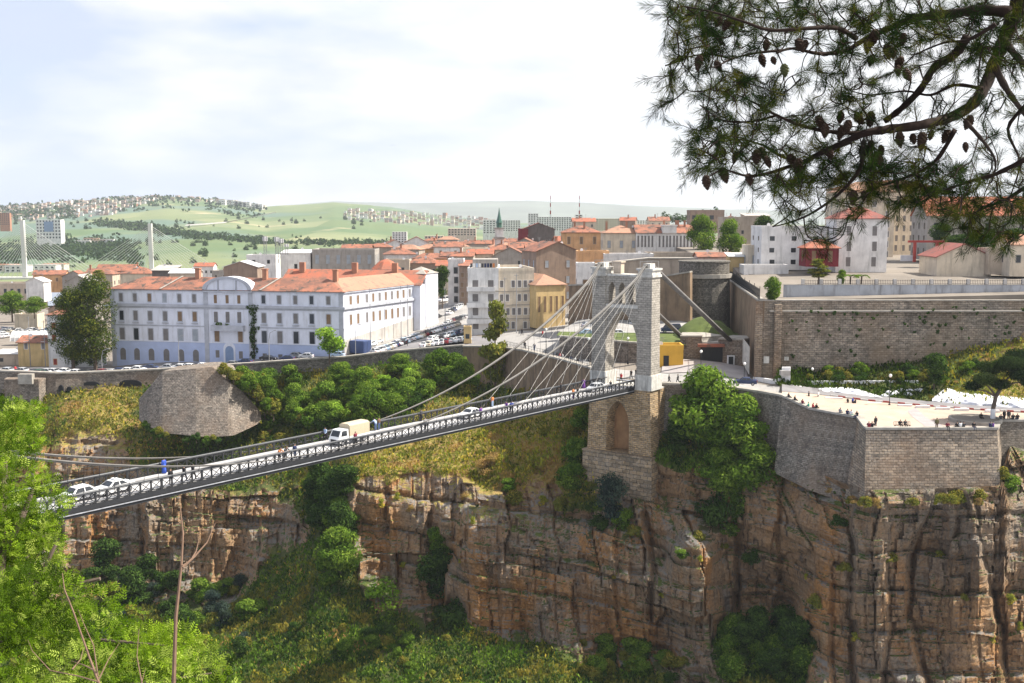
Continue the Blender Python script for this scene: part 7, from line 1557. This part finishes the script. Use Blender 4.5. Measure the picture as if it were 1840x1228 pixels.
for px, py, pose, yaw, top, bot, lab in ((1453, 721, 'stand', -.5, 'black', 'black', 'tall person in black standing at the left of the plaza'), (1470, 720, 'stand', 2.6, 'white', 'grey', 'person in white standing opposite the tall one in black'), (1523, 729, 'walk', 1.0, 'black', 'black', 'child in black running near the white barrier blocks'), (1532, 728, 'stand', 2.0, 'blue', 'navy', 'person in blue beside the running child'), (1537, 729, 'sit', 3.0, 'dark grey', 'black', 'person crouched beside the one in blue'), (1573, 769, 'stand', 2.0, 'black', 'dark grey', 'person in black standing near the bastion corner'), (1683, 772, 'stand', 1.6, 'olive', 'brown', 'person in olive coat standing at the front parapet'),
        (1804, 757, 'stand', -1.2, 'black', 'black', 'person in black standing right of the umbrella pine'), (1812, 757, 'stand', -1.6, 'dark grey', 'black', 'tallest person in the group right of the umbrella pine'), (1820, 758, 'sit', 1.6, 'black', 'black', 'seated person in black in the group right of the umbrella pine'), (1828, 758, 'sit', 1.5, 'black', 'navy', 'last seated person of the group right of the umbrella pine'), (1798, 759, 'sit', 1.0, 'dark grey', 'black', 'seated person close to the pine trunk')):
    person(on(px, py, -.0), yaw, pose, top, bot, lab, s=.72 if 'child' in lab else 1.0)
q_ = on(1762, 757, .1); person(q_, -1.3, 'sit', 'black', 'black', 'person in black sitting on the rim of the round planting bed')
# bench with two sitters
bl_ = on(1621, 769); be = thing('bench', 'iron bench with two people on it facing the gorge', 'bench', bl_)
mb = MB(); mb.box(-1.3, 1.3, -.25, .2, .40, .46); mb.build('seat', M['wood'], be)
mb = MB()
for i in range(12): x = -1.28 + 2.56 * i / 11; mb.box(x - .02, x + .02, .2, .24, .47, .9)
mb.box(-1.3, 1.3, .19, .25, .9, .95); mb.build('backrest', M['iron'], be)
for x in (-1.15, 1.15): mb = MB(); mb.box(x - .04, x + .04, -.22, .18, 0, .398); mb.build('leg', M['iron'], be)
for x, top, lab in ((-.35, 'black', 'person in black on the left part of the bench'), (.45, 'dark grey', 'person in dark grey on the right part of the bench')): person(bl_ + Vector((x, .0, .0)), -1.4, 'sit', top, 'black', lab)
# white barrier blocks, tarpaulins
for px, py in ((1453, 711), (1498, 722), (1541, 724), (1571, 727), (1626, 731), (1658, 733), (1694, 736), (1728, 738), (1783, 741)):
    p = on(px, py); o = thing('barrier_block', 'white concrete barrier block on the plaza', 'barrier', p, -.08, 'white barrier blocks'); big = 1.0 if px < 1500 else .55
    mb = MB(); mb.prism([(-1.1 * (1 + big) * .7, -.25), (1.1 * (1 + big) * .7, -.25), (1.1 * (1 + big) * .7, .25), (-1.1 * (1 + big) * .7, .25)], 0, .35 + .75 * (big - .5) * 1.2); mb.build('block', M['white'], o)
def tarp(px0, px1, ypb, ypt, label, seed):
    n, m = 60, 14; v = []
    for i in range(n):
        for j in range(m):
            px = px0 + (px1 - px0) * i / (n - 1); t = j / (m - 1); yb, yt = ypb(px), ypt(px); py = yb + (yt - yb) * t
            p = P(px, py, ER([px], [py])[0, 0] - 0.7 - 1.3 * math.sin(math.pi * t) * (0.4 + float(vn(px / 9.0, t * 4, 0, seed)))); v.append(p)
    mb = MB(); mb.add(v, [(i * m + j, (i + 1) * m + j, (i + 1) * m + j + 1, i * m + j + 1) for i in range(n - 1) for j in range(m - 1)])
    o = mb.build('tarpaulin', M['tarp'], smooth=True); tag(o, label, 'tarpaulin'); return o
ip = lambda xs, ys: (lambda x: float(np.interp(x, xs, ys)))
tarp(1452, 1588, ip([1452, 1480, 1588], [706, 710, 717]), ip([1452, 1480, 1530, 1588], [703, 696, 696, 714]), 'long white tarpaulin heap on the bank left of the lamp post', 3)
tarp(1675, 1845, ip([1675, 1845], [723, 736]), ip([1675, 1700, 1730, 1760, 1845], [716, 697, 706, 708, 716]), 'crumpled white tarpaulin heap on the bank under the umbrella pine', 5)
for px, py in ((1590, 712), (1597, 706), (1606, 709), (1612, 706), (1618, 702), (1630, 709), (1634, 703), (1652, 702)):
    p = ep(px, py); mb = MB(); mb.lathe([(.2, 0), (.75, .15), (.9, .4), (.6, .75), (.15, .9)], 9); o = mb.build('sack', M['tarp'], smooth=True, loc=p - Vector((0, 0, .3)), rz=px); o.scale = (1.1, .7, .8); tag(o, 'white filled sack lying on the grass between the tarpaulins', 'sack', 'white sacks on the grass')
mb = MB(); a, b = ep(1450, 687) + Vector((0, -.6, .3)), ep(1648, 686) + Vector((0, -.6, .3))
wall('low_wall', 'low whitewashed kerb wall half hidden by grass on the bank', 'wall', [a + (b - a) * (i / 6) for i in range(7)], [a + (b - a) * (i / 6) - Vector((0, 0, 2)) for i in range(7)], M['white'], thick=.4, cap=0)
# ------------------------------------------------------------------ lamps, poles
def globe_lamp(p, h, label, s=1.0):
    o = thing('street_lamp', label, 'street lamp', p); mb = MB(); mb.lathe([(.2, 0), (.2, .35), (.1, .5), (.065, .6), (.05, h - .6), (.12, h - .55), (.12, h - .5)], 10); mb.build('post', M['iron'], o)
    mb = MB(); mb.lathe([(.1, h - .5), (.26, h - .32), (.28, h - .15), (.2, h + .02), (.05, h + .1)], 12); mb.build('globe', M['globe'], o, True); return o
globe_lamp(on(1598, 730), 5.6, 'black lamp post with white globe in the middle of the plaza'); globe_lamp(P(1259, 678, 213), 5.2, 'lamp post with white globe before the garage door'); globe_lamp(P(1337, 689, 207), 3.9, 'lamp post with white globe behind the dark parked car'); globe_lamp(P(1459, 684, 211), 2.4, 'short globe lamp beside the white stepped wall')
for px, py, yt, d, lab in ((1058, 650, 607, 226, 'lamp post left of the tower leg'), (1128, 655, 606, 226, 'tall lamp post seen through the tower arch'), (981, 640, 590, 246, 'lamp post by the curved road')): globe_lamp(P(px, py, d), (py - yt) * d / F, lab)
def arm_lamp(p, h, dx, label):
    o = thing('street_lamp', label, 'street lamp', p); mb = MB(); mb.tube([(0, 0, 0), (0, 0, h * .7), (dx * .25, 0, h * .93), (dx, 0, h)], [.11, .09, .07, .05], 6); mb.build('pole', M['steel'], o); mb = MB(); mb.box(dx - .15 if dx < 0 else dx - .1, dx + .5 if dx > 0 else dx + .1, -.12, .12, h - .06, h + .1); mb.build('lamp_head', M['steel'], o)
arm_lamp(G(322, 281), 8.6, .9, 'curved street lamp before the arched ground floor windows'); arm_lamp(G(484, 282), 8.2, 1.4, 'street lamp before the right half of the blue ground floor'); arm_lamp(G(184, 281), 6.6, 1.5, 'curved street lamp under the dark eucalyptus'); arm_lamp(G(639, 283), 8.5, 1.2, 'street lamp at the corner of the car park')
for px, d, h, lab in ((666, 290, 17, 'tall thin pole before the side facade'), (721, 305, 15, 'second tall thin pole before the side facade'), (733, 309, 15, 'third tall thin pole before the side facade'), (766, 322, 15, 'pole at the end tower of the white building'), (800, 305, 13, 'pole rising from the middle of the car park'), (907, 296, 15, 'tall pole before the cream apartment wing'), (928, 290, 16, 'tall pole at the bend of the street'), (55, 300, 14, 'wooden pole among the low houses'), (82, 298, 13, 'pole beside the narrow white house')):
    o = thing('utility_pole', lab, 'pole', G(px, d, -.3)); mb = MB(); mb.tube([(0, 0, 0), (0, 0, h)], [.13, .08], 6); mb.build('pole', M['steel'], o); mb = MB(); mb.box(-.6, .6, -.05, .05, h - .5, h - .4); mb.build('crossarm', M['steel'], o)
# railing of the curved road
mb = MB(); fe = thing('iron_fence', 'iron railing along the curved road wall behind the bridge cables', 'fence', P(940, 628, 248.5)); pts = [P(a, b - 1, d + .5) for a, b, d, e in poly([(905, 623, 261, 0), (940, 631, 248, 0), (1010, 648, 228, 0), (1062, 663, 216, 0)], 14)]
for a, b in zip(pts[:-1], pts[1:]):
    mb.tube([a, a + Vector((0, 0, 1.3))], .045, 4); mb.tube([a + Vector((0, 0, 1.25)), b + Vector((0, 0, 1.25))], .04, 4); mb.tube([a + Vector((0, 0, .7)), b + Vector((0, 0, .7))], .03, 4)
mb.v = [tuple(Vector(v) - fe.location) for v in mb.v]; mb.build('railing', M['iron'], fe)
yk = house('small yellow kiosk at the edge of the car park', 840, 592, 280, 1.9, 3.6, 1.9, 'ochre', 'flat', rows=0, cols=0, side=False, name='kiosk', cat='kiosk')
mb = MB(); mb.box(-.5, .5, -.04, .06, 1.2, 2.4); mb.build('hatch', M['glass'], yk)
# birds
def bird(p, s, yaw, label):
    mb = MB(); mb.add([(.5, 0, 0), (.1, .12, .06), (-.5, 0, .02), (.1, -.12, .06), (.1, 0, -.1), (0, .9, .22), (-.25, .55, .18), (-.3, 1.5, .05), (0, -.9, .22), (-.25, -.55, .18), (-.3, -1.5, .05)], [(0, 1, 3), (1, 2, 3), (0, 4, 1), (0, 3, 4), (1, 4, 2), (3, 2, 4), (1, 5, 6), (5, 7, 6), (3, 9, 8), (8, 9, 10)])
    o = mb.build('bird', M['black'], loc=p, rz=yaw); o.scale = (s,) * 3; tag(o, label, 'bird')
bird(P(705, 262, 120), .22, 1.6, 'small dark bird gliding in the empty sky'); bird(P(404, 461, 150), .3, 2.0, 'small dark bird low over the town roofs')
# ------------------------------------------------------------------ foreground: bright tree, saplings, pine
r = np.random.default_rng(77)
OUT = [(-260, 690), (0, 705), (68, 706), (92, 755), (80, 790), (104, 850), (132, 905), (112, 960), (140, 992), (132, 1016), (182, 1010), (202, 1040), (236, 1040), (240, 1062), (276, 1086), (252, 1112), (332, 1108), (382, 1148), (400, 1162), (432, 1200), (440, 1330), (-260, 1330)]
def inside(x, y):
    c = np.zeros(len(x), bool); j = len(OUT) - 1
    for i in range(len(OUT)):
        xi, yi = OUT[i]; xj, yj = OUT[j]; c ^= ((yi > y) != (yj > y)) & (x < (xj - xi) * (y - yi) / (yj - yi + 1e-9) + xi); j = i
    return c
def sdist(x, y):
    d = np.full(len(x), 1e9)
    for i in range(len(OUT)):
        a, b = np.array(OUT[i - 1], float), np.array(OUT[i], float); ab = b - a; t = np.clip(((x - a[0]) * ab[0] + (y - a[1]) * ab[1]) / (ab @ ab), 0, 1)
        d = np.minimum(d, np.hypot(x - a[0] - t * ab[0], y - a[1] - t * ab[1]))
    return d
bx, by_ = r.uniform(-240, 440, 1500), r.uniform(690, 1320, 1500); ok = inside(bx, by_) & (sdist(bx, by_) > 16); bx, by_ = bx[ok][:330], by_[ok][:330]
sd_ = sdist(bx, by_); bd_ = np.interp(by_, [700, 1320], [33, 24]) + r.uniform(-3.0, 3.5, len(bx)) * np.clip(sd_ / 90, .25, 1)
bc = Pn(bx, by_, bd_); br_ = np.clip(sd_ * .8, 14, 50) / F * bd_ * r.uniform(.75, 1.05, len(bx))
nf = 29000; w_ = br_ ** 2 / (br_ ** 2).sum(); bi = r.choice(len(bc), nf, p=w_); d = r.normal(size=(nf, 3)); d /= np.linalg.norm(d, axis=1)[:, None]
c = bc[bi] + d * (br_[bi] * (0.72 + .36 * r.random(nf)))[:, None] * np.array([1, 1, .85])
ax_ = d * .9 + r.normal(size=(nf, 3)) * .45 + np.array([0, 0, .25]); ax_ /= np.linalg.norm(ax_, axis=1)[:, None]
sde = np.cross(ax_, r.normal(size=(nf, 3))); sde /= np.linalg.norm(sde, axis=1)[:, None]; upn = np.cross(sde, ax_)
cs_, as_, bs_, cl = [], [], [], []
PF = np.array(PALS['fore']); bcol = PF[r.integers(0, 5, len(bc))]; fcol = np.where((r.random(nf) < .7)[:, None], bcol[bi], PF[r.integers(0, 5, nf)]) * r.uniform(.8, 1.2, nf)[:, None]
L_ = r.uniform(.14, .27, nf)
for k in range(4):
    for sgn in (-1, 1):
        t = (k + .5) / 4; ln = L_ * .42 * (1 - .45 * abs(t - .4)); dirn = sde * sgn * .8 + ax_ * .55 - np.array([0, 0, .15]); dirn /= np.linalg.norm(dirn, axis=1)[:, None]
        cs_.append(c + ax_ * (L_ * t)[:, None] + dirn * ln[:, None] * .6); as_.append(dirn * ln[:, None] * .6); bs_.append(np.cross(dirn, upn) * ln[:, None] * .22); cl.append(fcol * r.uniform(.9, 1.1, nf)[:, None])
v, f = quads(np.concatenate(cs_), np.concatenate(as_), np.concatenate(bs_))
base = P(-60, 1700, 27); ft = thing('tree', 'bright green feathery tree filling the lower left corner', 'tree', base)
v = v - np.array(base); link('crown', np_mesh('crown', v, f, M['leaf'], np.repeat(np.concatenate(cl), 4, 0)), ft)
mb = MB(); mb.tube([Vector((0, 0, 0)), P(-40, 1400, 27) - base, P(-20, 1200, 28) - base, P(0, 1000, 29) - base, P(10, 820, 31) - base], [.4, .32, .25, .16, .06], 8); tk = mb.build('trunk', M['bark'], ft)
for pl in (((-40, 1400, 27), (60, 1250, 26), (180, 1150, 25.5), (300, 1160, 25)), ((-20, 1200, 28), (50, 1080, 28), (100, 980, 28.5)), ((0, 1000, 29), (40, 930, 29), (60, 880, 29.5)), ((0, 1000, 29), (-60, 900, 30), (-90, 800, 31)), ((-30, 1300, 27), (100, 1240, 26), (250, 1230, 25), (380, 1210, 25)), ((0, 1100, 28), (100, 1060, 27.5), (180, 1040, 27.5))):
    mb = MB(); mb.tube([P(*q) - base for q in pl], [.13, .09, .05, .02][:len(pl)], 6); mb.build('branch', M['bark'], ft)
def sapling(label, stems, d, r0):
    b0 = P(*stems[0][0], d); o = thing('sapling', label, 'sapling', b0)
    for i, st in enumerate(stems):
        k = len(st); q = [P(x, y, d + .25 * (j - i)) - b0 for j, (x, y) in enumerate(st)]; mb = MB(); mb.tube(q, [r0 * (.45 if i else 1) * (1 - .8 * j / (k - 1)) for j in range(k)], 6); mb.build('stem' if i == 0 else 'branch', M['twig'], o)
sapling('tall bare reddish stem with one forked twig rising before the left cliff', [[(312, 1420), (312, 1228), (316, 1110), (326, 1015), (329, 960), (324, 912)], [(328, 1018), (342, 1008), (352, 992), (358, 968)], [(328, 1020), (350, 1000), (372, 975), (387, 940)]], 20, .055)
sapling('leafless twigs with several forks at the bottom left', [[(190, 1420), (178, 1228), (160, 1180), (132, 1100), (116, 1060), (112, 1030)], [(178, 1226), (140, 1215), (90, 1205), (58, 1170), (50, 1150)], [(176, 1215), (168, 1160), (150, 1120), (140, 1095)], [(178, 1220), (195, 1185), (215, 1155)], [(130, 1203), (145, 1185), (150, 1165)], [(170, 1205), (150, 1195), (128, 1188)]], 19, .032)
sapling('single thin bare shoot at the bottom between the leafless twigs and tall stem', [[(262, 1420), (255, 1228), (246, 1180), (250, 1130)], [(255, 1225), (262, 1200)]], 19, .02)

# pine boughs hanging in from the upper right
def Z4(x, y): return 1170 + x * .3641, y * .3641
PD0 = 9.0
LIMBS = [([(1900, -350), (1830, -60), (1770, 130), (1690, 320), (1640, 440), (1570, 530), (1450, 590), (1300, 622), (1150, 640), (1050, 660), (960, 700), (830, 760), (740, 800), (640, 770), (560, 720)], .085, .012),
         ([(1770, 60), (1620, 50), (1480, 70), (1300, 90), (1180, 140), (1080, 180), (960, 250), (830, 265), (700, 240), (620, 262)], .055, .010), ([(1010, 190), (920, 140), (780, 140), (590, 150), (450, 105), (300, 60), (150, 30)], .026, .006),
         ([(1560, 180), (1500, 270), (1400, 330), (1330, 440), (1230, 540), (1150, 600)], .042, .03), ([(1050, 660), (880, 650), (740, 620), (620, 570), (530, 520), (430, 470)], .026, .006), ([(740, 800), (600, 850), (480, 870), (360, 840), (290, 870)], .022, .006),
         ([(1690, 320), (1760, 450), (1840, 560), (1900, 640)], .04, .015), ([(1740, 200), (1840, 320), (1930, 380)], .04, .02), ([(1550, 600), (1640, 700), (1700, 800), (1680, 900)], .022, .006), ([(1050, 700), (1040, 800), (1000, 880), (900, 980), (780, 1060), (680, 1100), (600, 1120)], .026, .005),
         ([(1500, 640), (1400, 800), (1250, 880), (1100, 930), (1000, 1000)], .024, .006), ([(1860, 780), (1700, 860), (1560, 900), (1400, 960), (1320, 1010)], .026, .006), ([(640, 250), (520, 262), (400, 290), (330, 325), (260, 340)], .016, .005), ([(400, 292), (280, 268), (150, 290), (70, 325)], .012, .004),
         ([(620, 570), (500, 600), (380, 600), (310, 570), (240, 520)], .014, .004), ([(560, 720), (450, 690), (330, 700), (250, 690)], .012, .004), ([(1640, 440), (1500, 420), (1380, 470), (1250, 450), (1080, 470), (960, 440)], .02, .005), ([(1700, 120), (1560, 200), (1450, 210), (1300, 270)], .022, .006), ([(1850, 520), (1760, 640), (1820, 800), (1780, 950)], .022, .006), ([(1880, 900), (1760, 980), (1600, 1050), (1560, 1130)], .024, .005)]
pt = thing('pine_tree', 'dark pine boughs with cones hanging across the upper right sky', 'tree', P(2500, 2600, 9.6)); pb = pt.location
R6 = random.Random(8); nodes = []
def pl3(pts, d0):
    out = []
    for i, (x, y) in enumerate(pts):
        px, py = Z4(x, y); out.append(P(px, py, d0 + .5 * math.sin(i * .9 + x * .003)))
    return out
def smooth(q):
    o = []
    for i in range(len(q) - 1):
        p0, p1, p2, p3_ = q[max(i - 1, 0)], q[i], q[i + 1], q[min(i + 2, len(q) - 1)]
        for t in (0, .25, .5, .75): o.append(.5 * ((2 * p1) + (p2 - p0) * t + (2 * p0 - 5 * p1 + 4 * p2 - p3_) * t * t + (3 * p1 - p0 - 3 * p2 + p3_) * t ** 3))
    return o + [q[-1]]
mb = MB(); mb.tube([Vector((0, 0, 0)), P(2450, 900, 9.6) - pb, P(2300, 0, 9.4) - pb, P(2000, -420, 9.2) - pb], [.26, .22, .18, .1], 9); mb.build('trunk', M['pinebark'], pt)
for li, (pts, r0, r1) in enumerate(LIMBS):
    q = smooth(pl3(pts, PD0 + (.35 * math.sin(li * 2.1) if li > 1 else 0))); k = len(q); rs = [.85 * (r0 + (r1 - r0) * (j / (k - 1)) ** .8) * (1 + .12 * math.sin(j * 2.7)) for j in range(k)]
    mb = MB(); mb.tube([a - pb for a in q], rs, 7); mb.build('branch', M['pinebark'], pt, True)
    nodes += [(a, r_, None) for a, r_ in zip(q, rs)]
REG = [(1200, 1860, -40, 45, 120), (1195, 1330, 0, 90, 60), (1330, 1640, 20, 95, 60), (1185, 1330, 95, 190, 34), (1270, 1430, 130, 250, 70), (1235, 1330, 225, 310, 36), (1330, 1600, 250, 345, 60), (1380, 1700, 295, 385, 66), (1690, 1860, 300, 430, 84), (1440, 1550, 380, 440, 9), (1500, 1860, 60, 330, 120), (1430, 1530, 120, 230, 26), (1560, 1700, 280, 370, 34), (1640, 1860, 20, 120, 70)]
tg = []
for x0, x1, y0, y1, n in REG:
    for i in range(int(n * 1.4)): tg.append(P(R6.uniform(x0, x1), R6.uniform(y0, y1), R6.uniform(8.2, 10.2)))
N0 = np.array([n[0][:] for n in nodes]); tg.sort(key=lambda p: np.min(np.linalg.norm(N0 - np.array(p), axis=1)))
tw = MB(); tips = []; NA = [tuple(n[0]) for n in nodes]
for p in tg:
    A = np.array(NA); dd_ = np.linalg.norm(A - np.array(p), axis=1); i = int(np.argmin(dd_)); a = Vector(NA[i]); l = (p - a).length
    if l < .03: continue
    if l > 1.2: p = a + (p - a) * (1.2 / l); l = 1.2
    m_ = (a + p) / 2 + Vector((R6.uniform(-1, 1), R6.uniform(-.6, .6), R6.uniform(-1.2, .3))) * l * .22
    q = smooth([a, m_, p]); tw.tube([x - pb for x in q], [.0072 - .0042 * j / (len(q) - 1) for j in range(len(q))], 4, cap=False); NA += [tuple(x) for x in q[2:]]
    tips.append((p, (p - q[-3]).normalized()))
    for _ in range(R6.choice([0, 1, 1, 2])):
        s_ = Vector(q[R6.randrange(3, len(q))]); e_ = s_ + (p - a).normalized() * R6.uniform(.06, .16) + Vector((R6.uniform(-.12, .12), R6.uniform(-.1, .1), R6.uniform(-.12, .06)))
        tw.tube([s_ - pb, (s_ + e_) / 2 - pb + Vector((0, 0, .01)), e_ - pb], [.004, .003, .002], 4, cap=False); tips.append((e_, (e_ - s_).normalized()))
tw.build('twigs', M['pinebark'], pt)
rg = np.random.default_rng(4); C_, A_, B_, K_ = [], [], [], []
pal = np.array([(.032, .052, .014), (.02, .038, .014), (.055, .07, .016), (.09, .085, .017), (.016, .028, .012)])
for p, dr_ in tips:
    n = int(rg.integers(42, 80)); t = rg.random(n) ** .8; D_ = np.array(dr_); o_ = np.array(p) - D_ * .11 * t[:, None]
    sp = rg.normal(size=(n, 3)); sp -= D_ * (sp @ D_)[:, None]; sp /= np.linalg.norm(sp, axis=1)[:, None]
    nd = D_ * rg.uniform(.45, 1.1, n)[:, None] + sp * rg.uniform(.35, .8, n)[:, None] + np.array([0, 0, -.12]); nd /= np.linalg.norm(nd, axis=1)[:, None]; ln = rg.uniform(.06, .105, n)[:, None]
    wv = np.cross(nd, rg.normal(size=(n, 3))); wv /= np.linalg.norm(wv, axis=1)[:, None]
    C_.append(o_ + nd * ln * .5); A_.append(nd * ln * .5); B_.append(wv * .0015); K_.append(np.tile(pal[rg.integers(0, 5)], (n, 1)) * rg.uniform(.7, 1.3, n)[:, None])
v, f = quads(np.concatenate(C_) - np.array(pb), np.concatenate(A_), np.concatenate(B_)); link('needles', np_mesh('needles', v, f, M['needle'], np.repeat(np.concatenate(K_), 4, 0)), pt)
# cones
mb = MB(); n = 12; vs = []; H_ = 9
for k in range(H_):
    t = k / (H_ - 1); rr = .036 * math.sin(math.pi * (.12 + .8 * t)) ** .8 * (1.25 - .5 * t)
    for sub in (0, 1):
        for j in range(n): a = 2 * math.pi * j / n; q = rr * (1.22 if (j + k) % 2 == 0 and sub else .88); vs.append((q * math.cos(a), q * math.sin(a), -.105 * t - (.006 if sub else 0)))
m_ = 2 * H_; mb.add(vs, [(i * n + j, i * n + (j + 1) % n, (i + 1) * n + (j + 1) % n, (i + 1) * n + j) for i in range(m_ - 1) for j in range(n)] + [tuple(range(n - 1, -1, -1)), tuple(range((m_ - 1) * n, m_ * n))])
cmh = mb.mesh('pine_cone', [M['cone']])
for x, y in ((345, 110), (392, 120), (430, 100), (300, 85), (240, 300), (318, 330), (570, 225), (598, 310), (655, 345), (540, 295), (720, 220), (762, 225), (1110, 175), (1160, 245), (1090, 300), (1240, 310), (1250, 370), (1215, 350), (1245, 190), (1070, 220), (1190, 260), (300, 622), (420, 780), (540, 755), (565, 800), (520, 770), (680, 790), (730, 810), (350, 860), (270, 895), (478, 885), (820, 600), (860, 640), (940, 580), (1010, 585), (1085, 580), (945, 650), (975, 620), (1090, 720), (1130, 745), (1060, 745), (1105, 780), (885, 765), (1225, 680), (1290, 690), (1340, 680), (1385, 672), (1470, 670), (1550, 730), (1580, 600), (1050, 970), (1000, 970), (945, 225)):
    px, py = Z4(x, y); p = P(px, py - 10, 8.75 + R6.uniform(-.3, .3)); o = link('pine_cone', cmh, pt, p - pb); o.rotation_euler = (R6.uniform(-.5, .5), R6.uniform(-.5, .5), R6.uniform(0, 6)); s = R6.uniform(.6, 1.05); o.scale = (s, s, s * R6.uniform(1, 1.25))
    if (x, y) in ((655, 345), (600, 100)): o.material_slots[0].link = 'OBJECT'; o.material_slots[0].material = M['conegreen']; o['label'] = 'unripe green cone'
# ------------------------------------------------------------------ air
mb = MB(); mb.box(-6500, 6500, -40, 11800, -420, 520); hz = mb.build('haze', bpy.data.materials.new('air')); hz['kind'] = 'stuff'; hz['label'] = 'pale blue haze in the air over the valley and far hills'; hz['category'] = 'haze'
am = hz.data.materials[0]; am.use_nodes = True; an_ = am.node_tree; an_.nodes.remove(an_.nodes['Principled BSDF'])
pv = an_.nodes.new('ShaderNodeVolumePrincipled'); pv.inputs['Density'].default_value = 0.00006; pv.inputs['Color'].default_value = (0.86, 0.92, 1.0, 1); pv.inputs['Anisotropy'].default_value = 0.2
an_.links.new(pv.outputs[0], an_.nodes['Material Output'].inputs['Volume'])
# ------------------------------------------------------------------ labels of look-alikes: told apart by order across the view
def ordinal(i): return ['first', 'second', 'third', 'fourth', 'fifth', 'sixth', 'seventh', 'eighth', 'ninth', 'tenth', 'eleventh', 'twelfth'][i] if i < 12 else '%d%s' % (i + 1, {1: 'st', 2: 'nd', 3: 'rd'}.get((i + 1) % 10 if (i + 1) % 100 not in (11, 12, 13) else 0, 'th'))
bpy.context.view_layer.update()
by = {}
for o, same in LAB:
    if not same: by.setdefault(o['label'], []).append(o)
for lab, os_ in by.items():
    if len(os_) > 1:
        def cx(o):
            if o.type == 'MESH':
                c = sum((Vector(b) for b in o.bound_box), Vector()) / 8; return pix(o.matrix_world @ c)[0]
            return pix(o.matrix_world.translation)[0]
        os_.sort(key=cx)
        for i, o in enumerate(os_):
            o['label'] = lab + ', ' + (('leftmost' if i == 0 else 'rightmost' if i == len(os_) - 1 else ordinal(i) + ' from left'))
print('objects', len(bpy.data.objects))
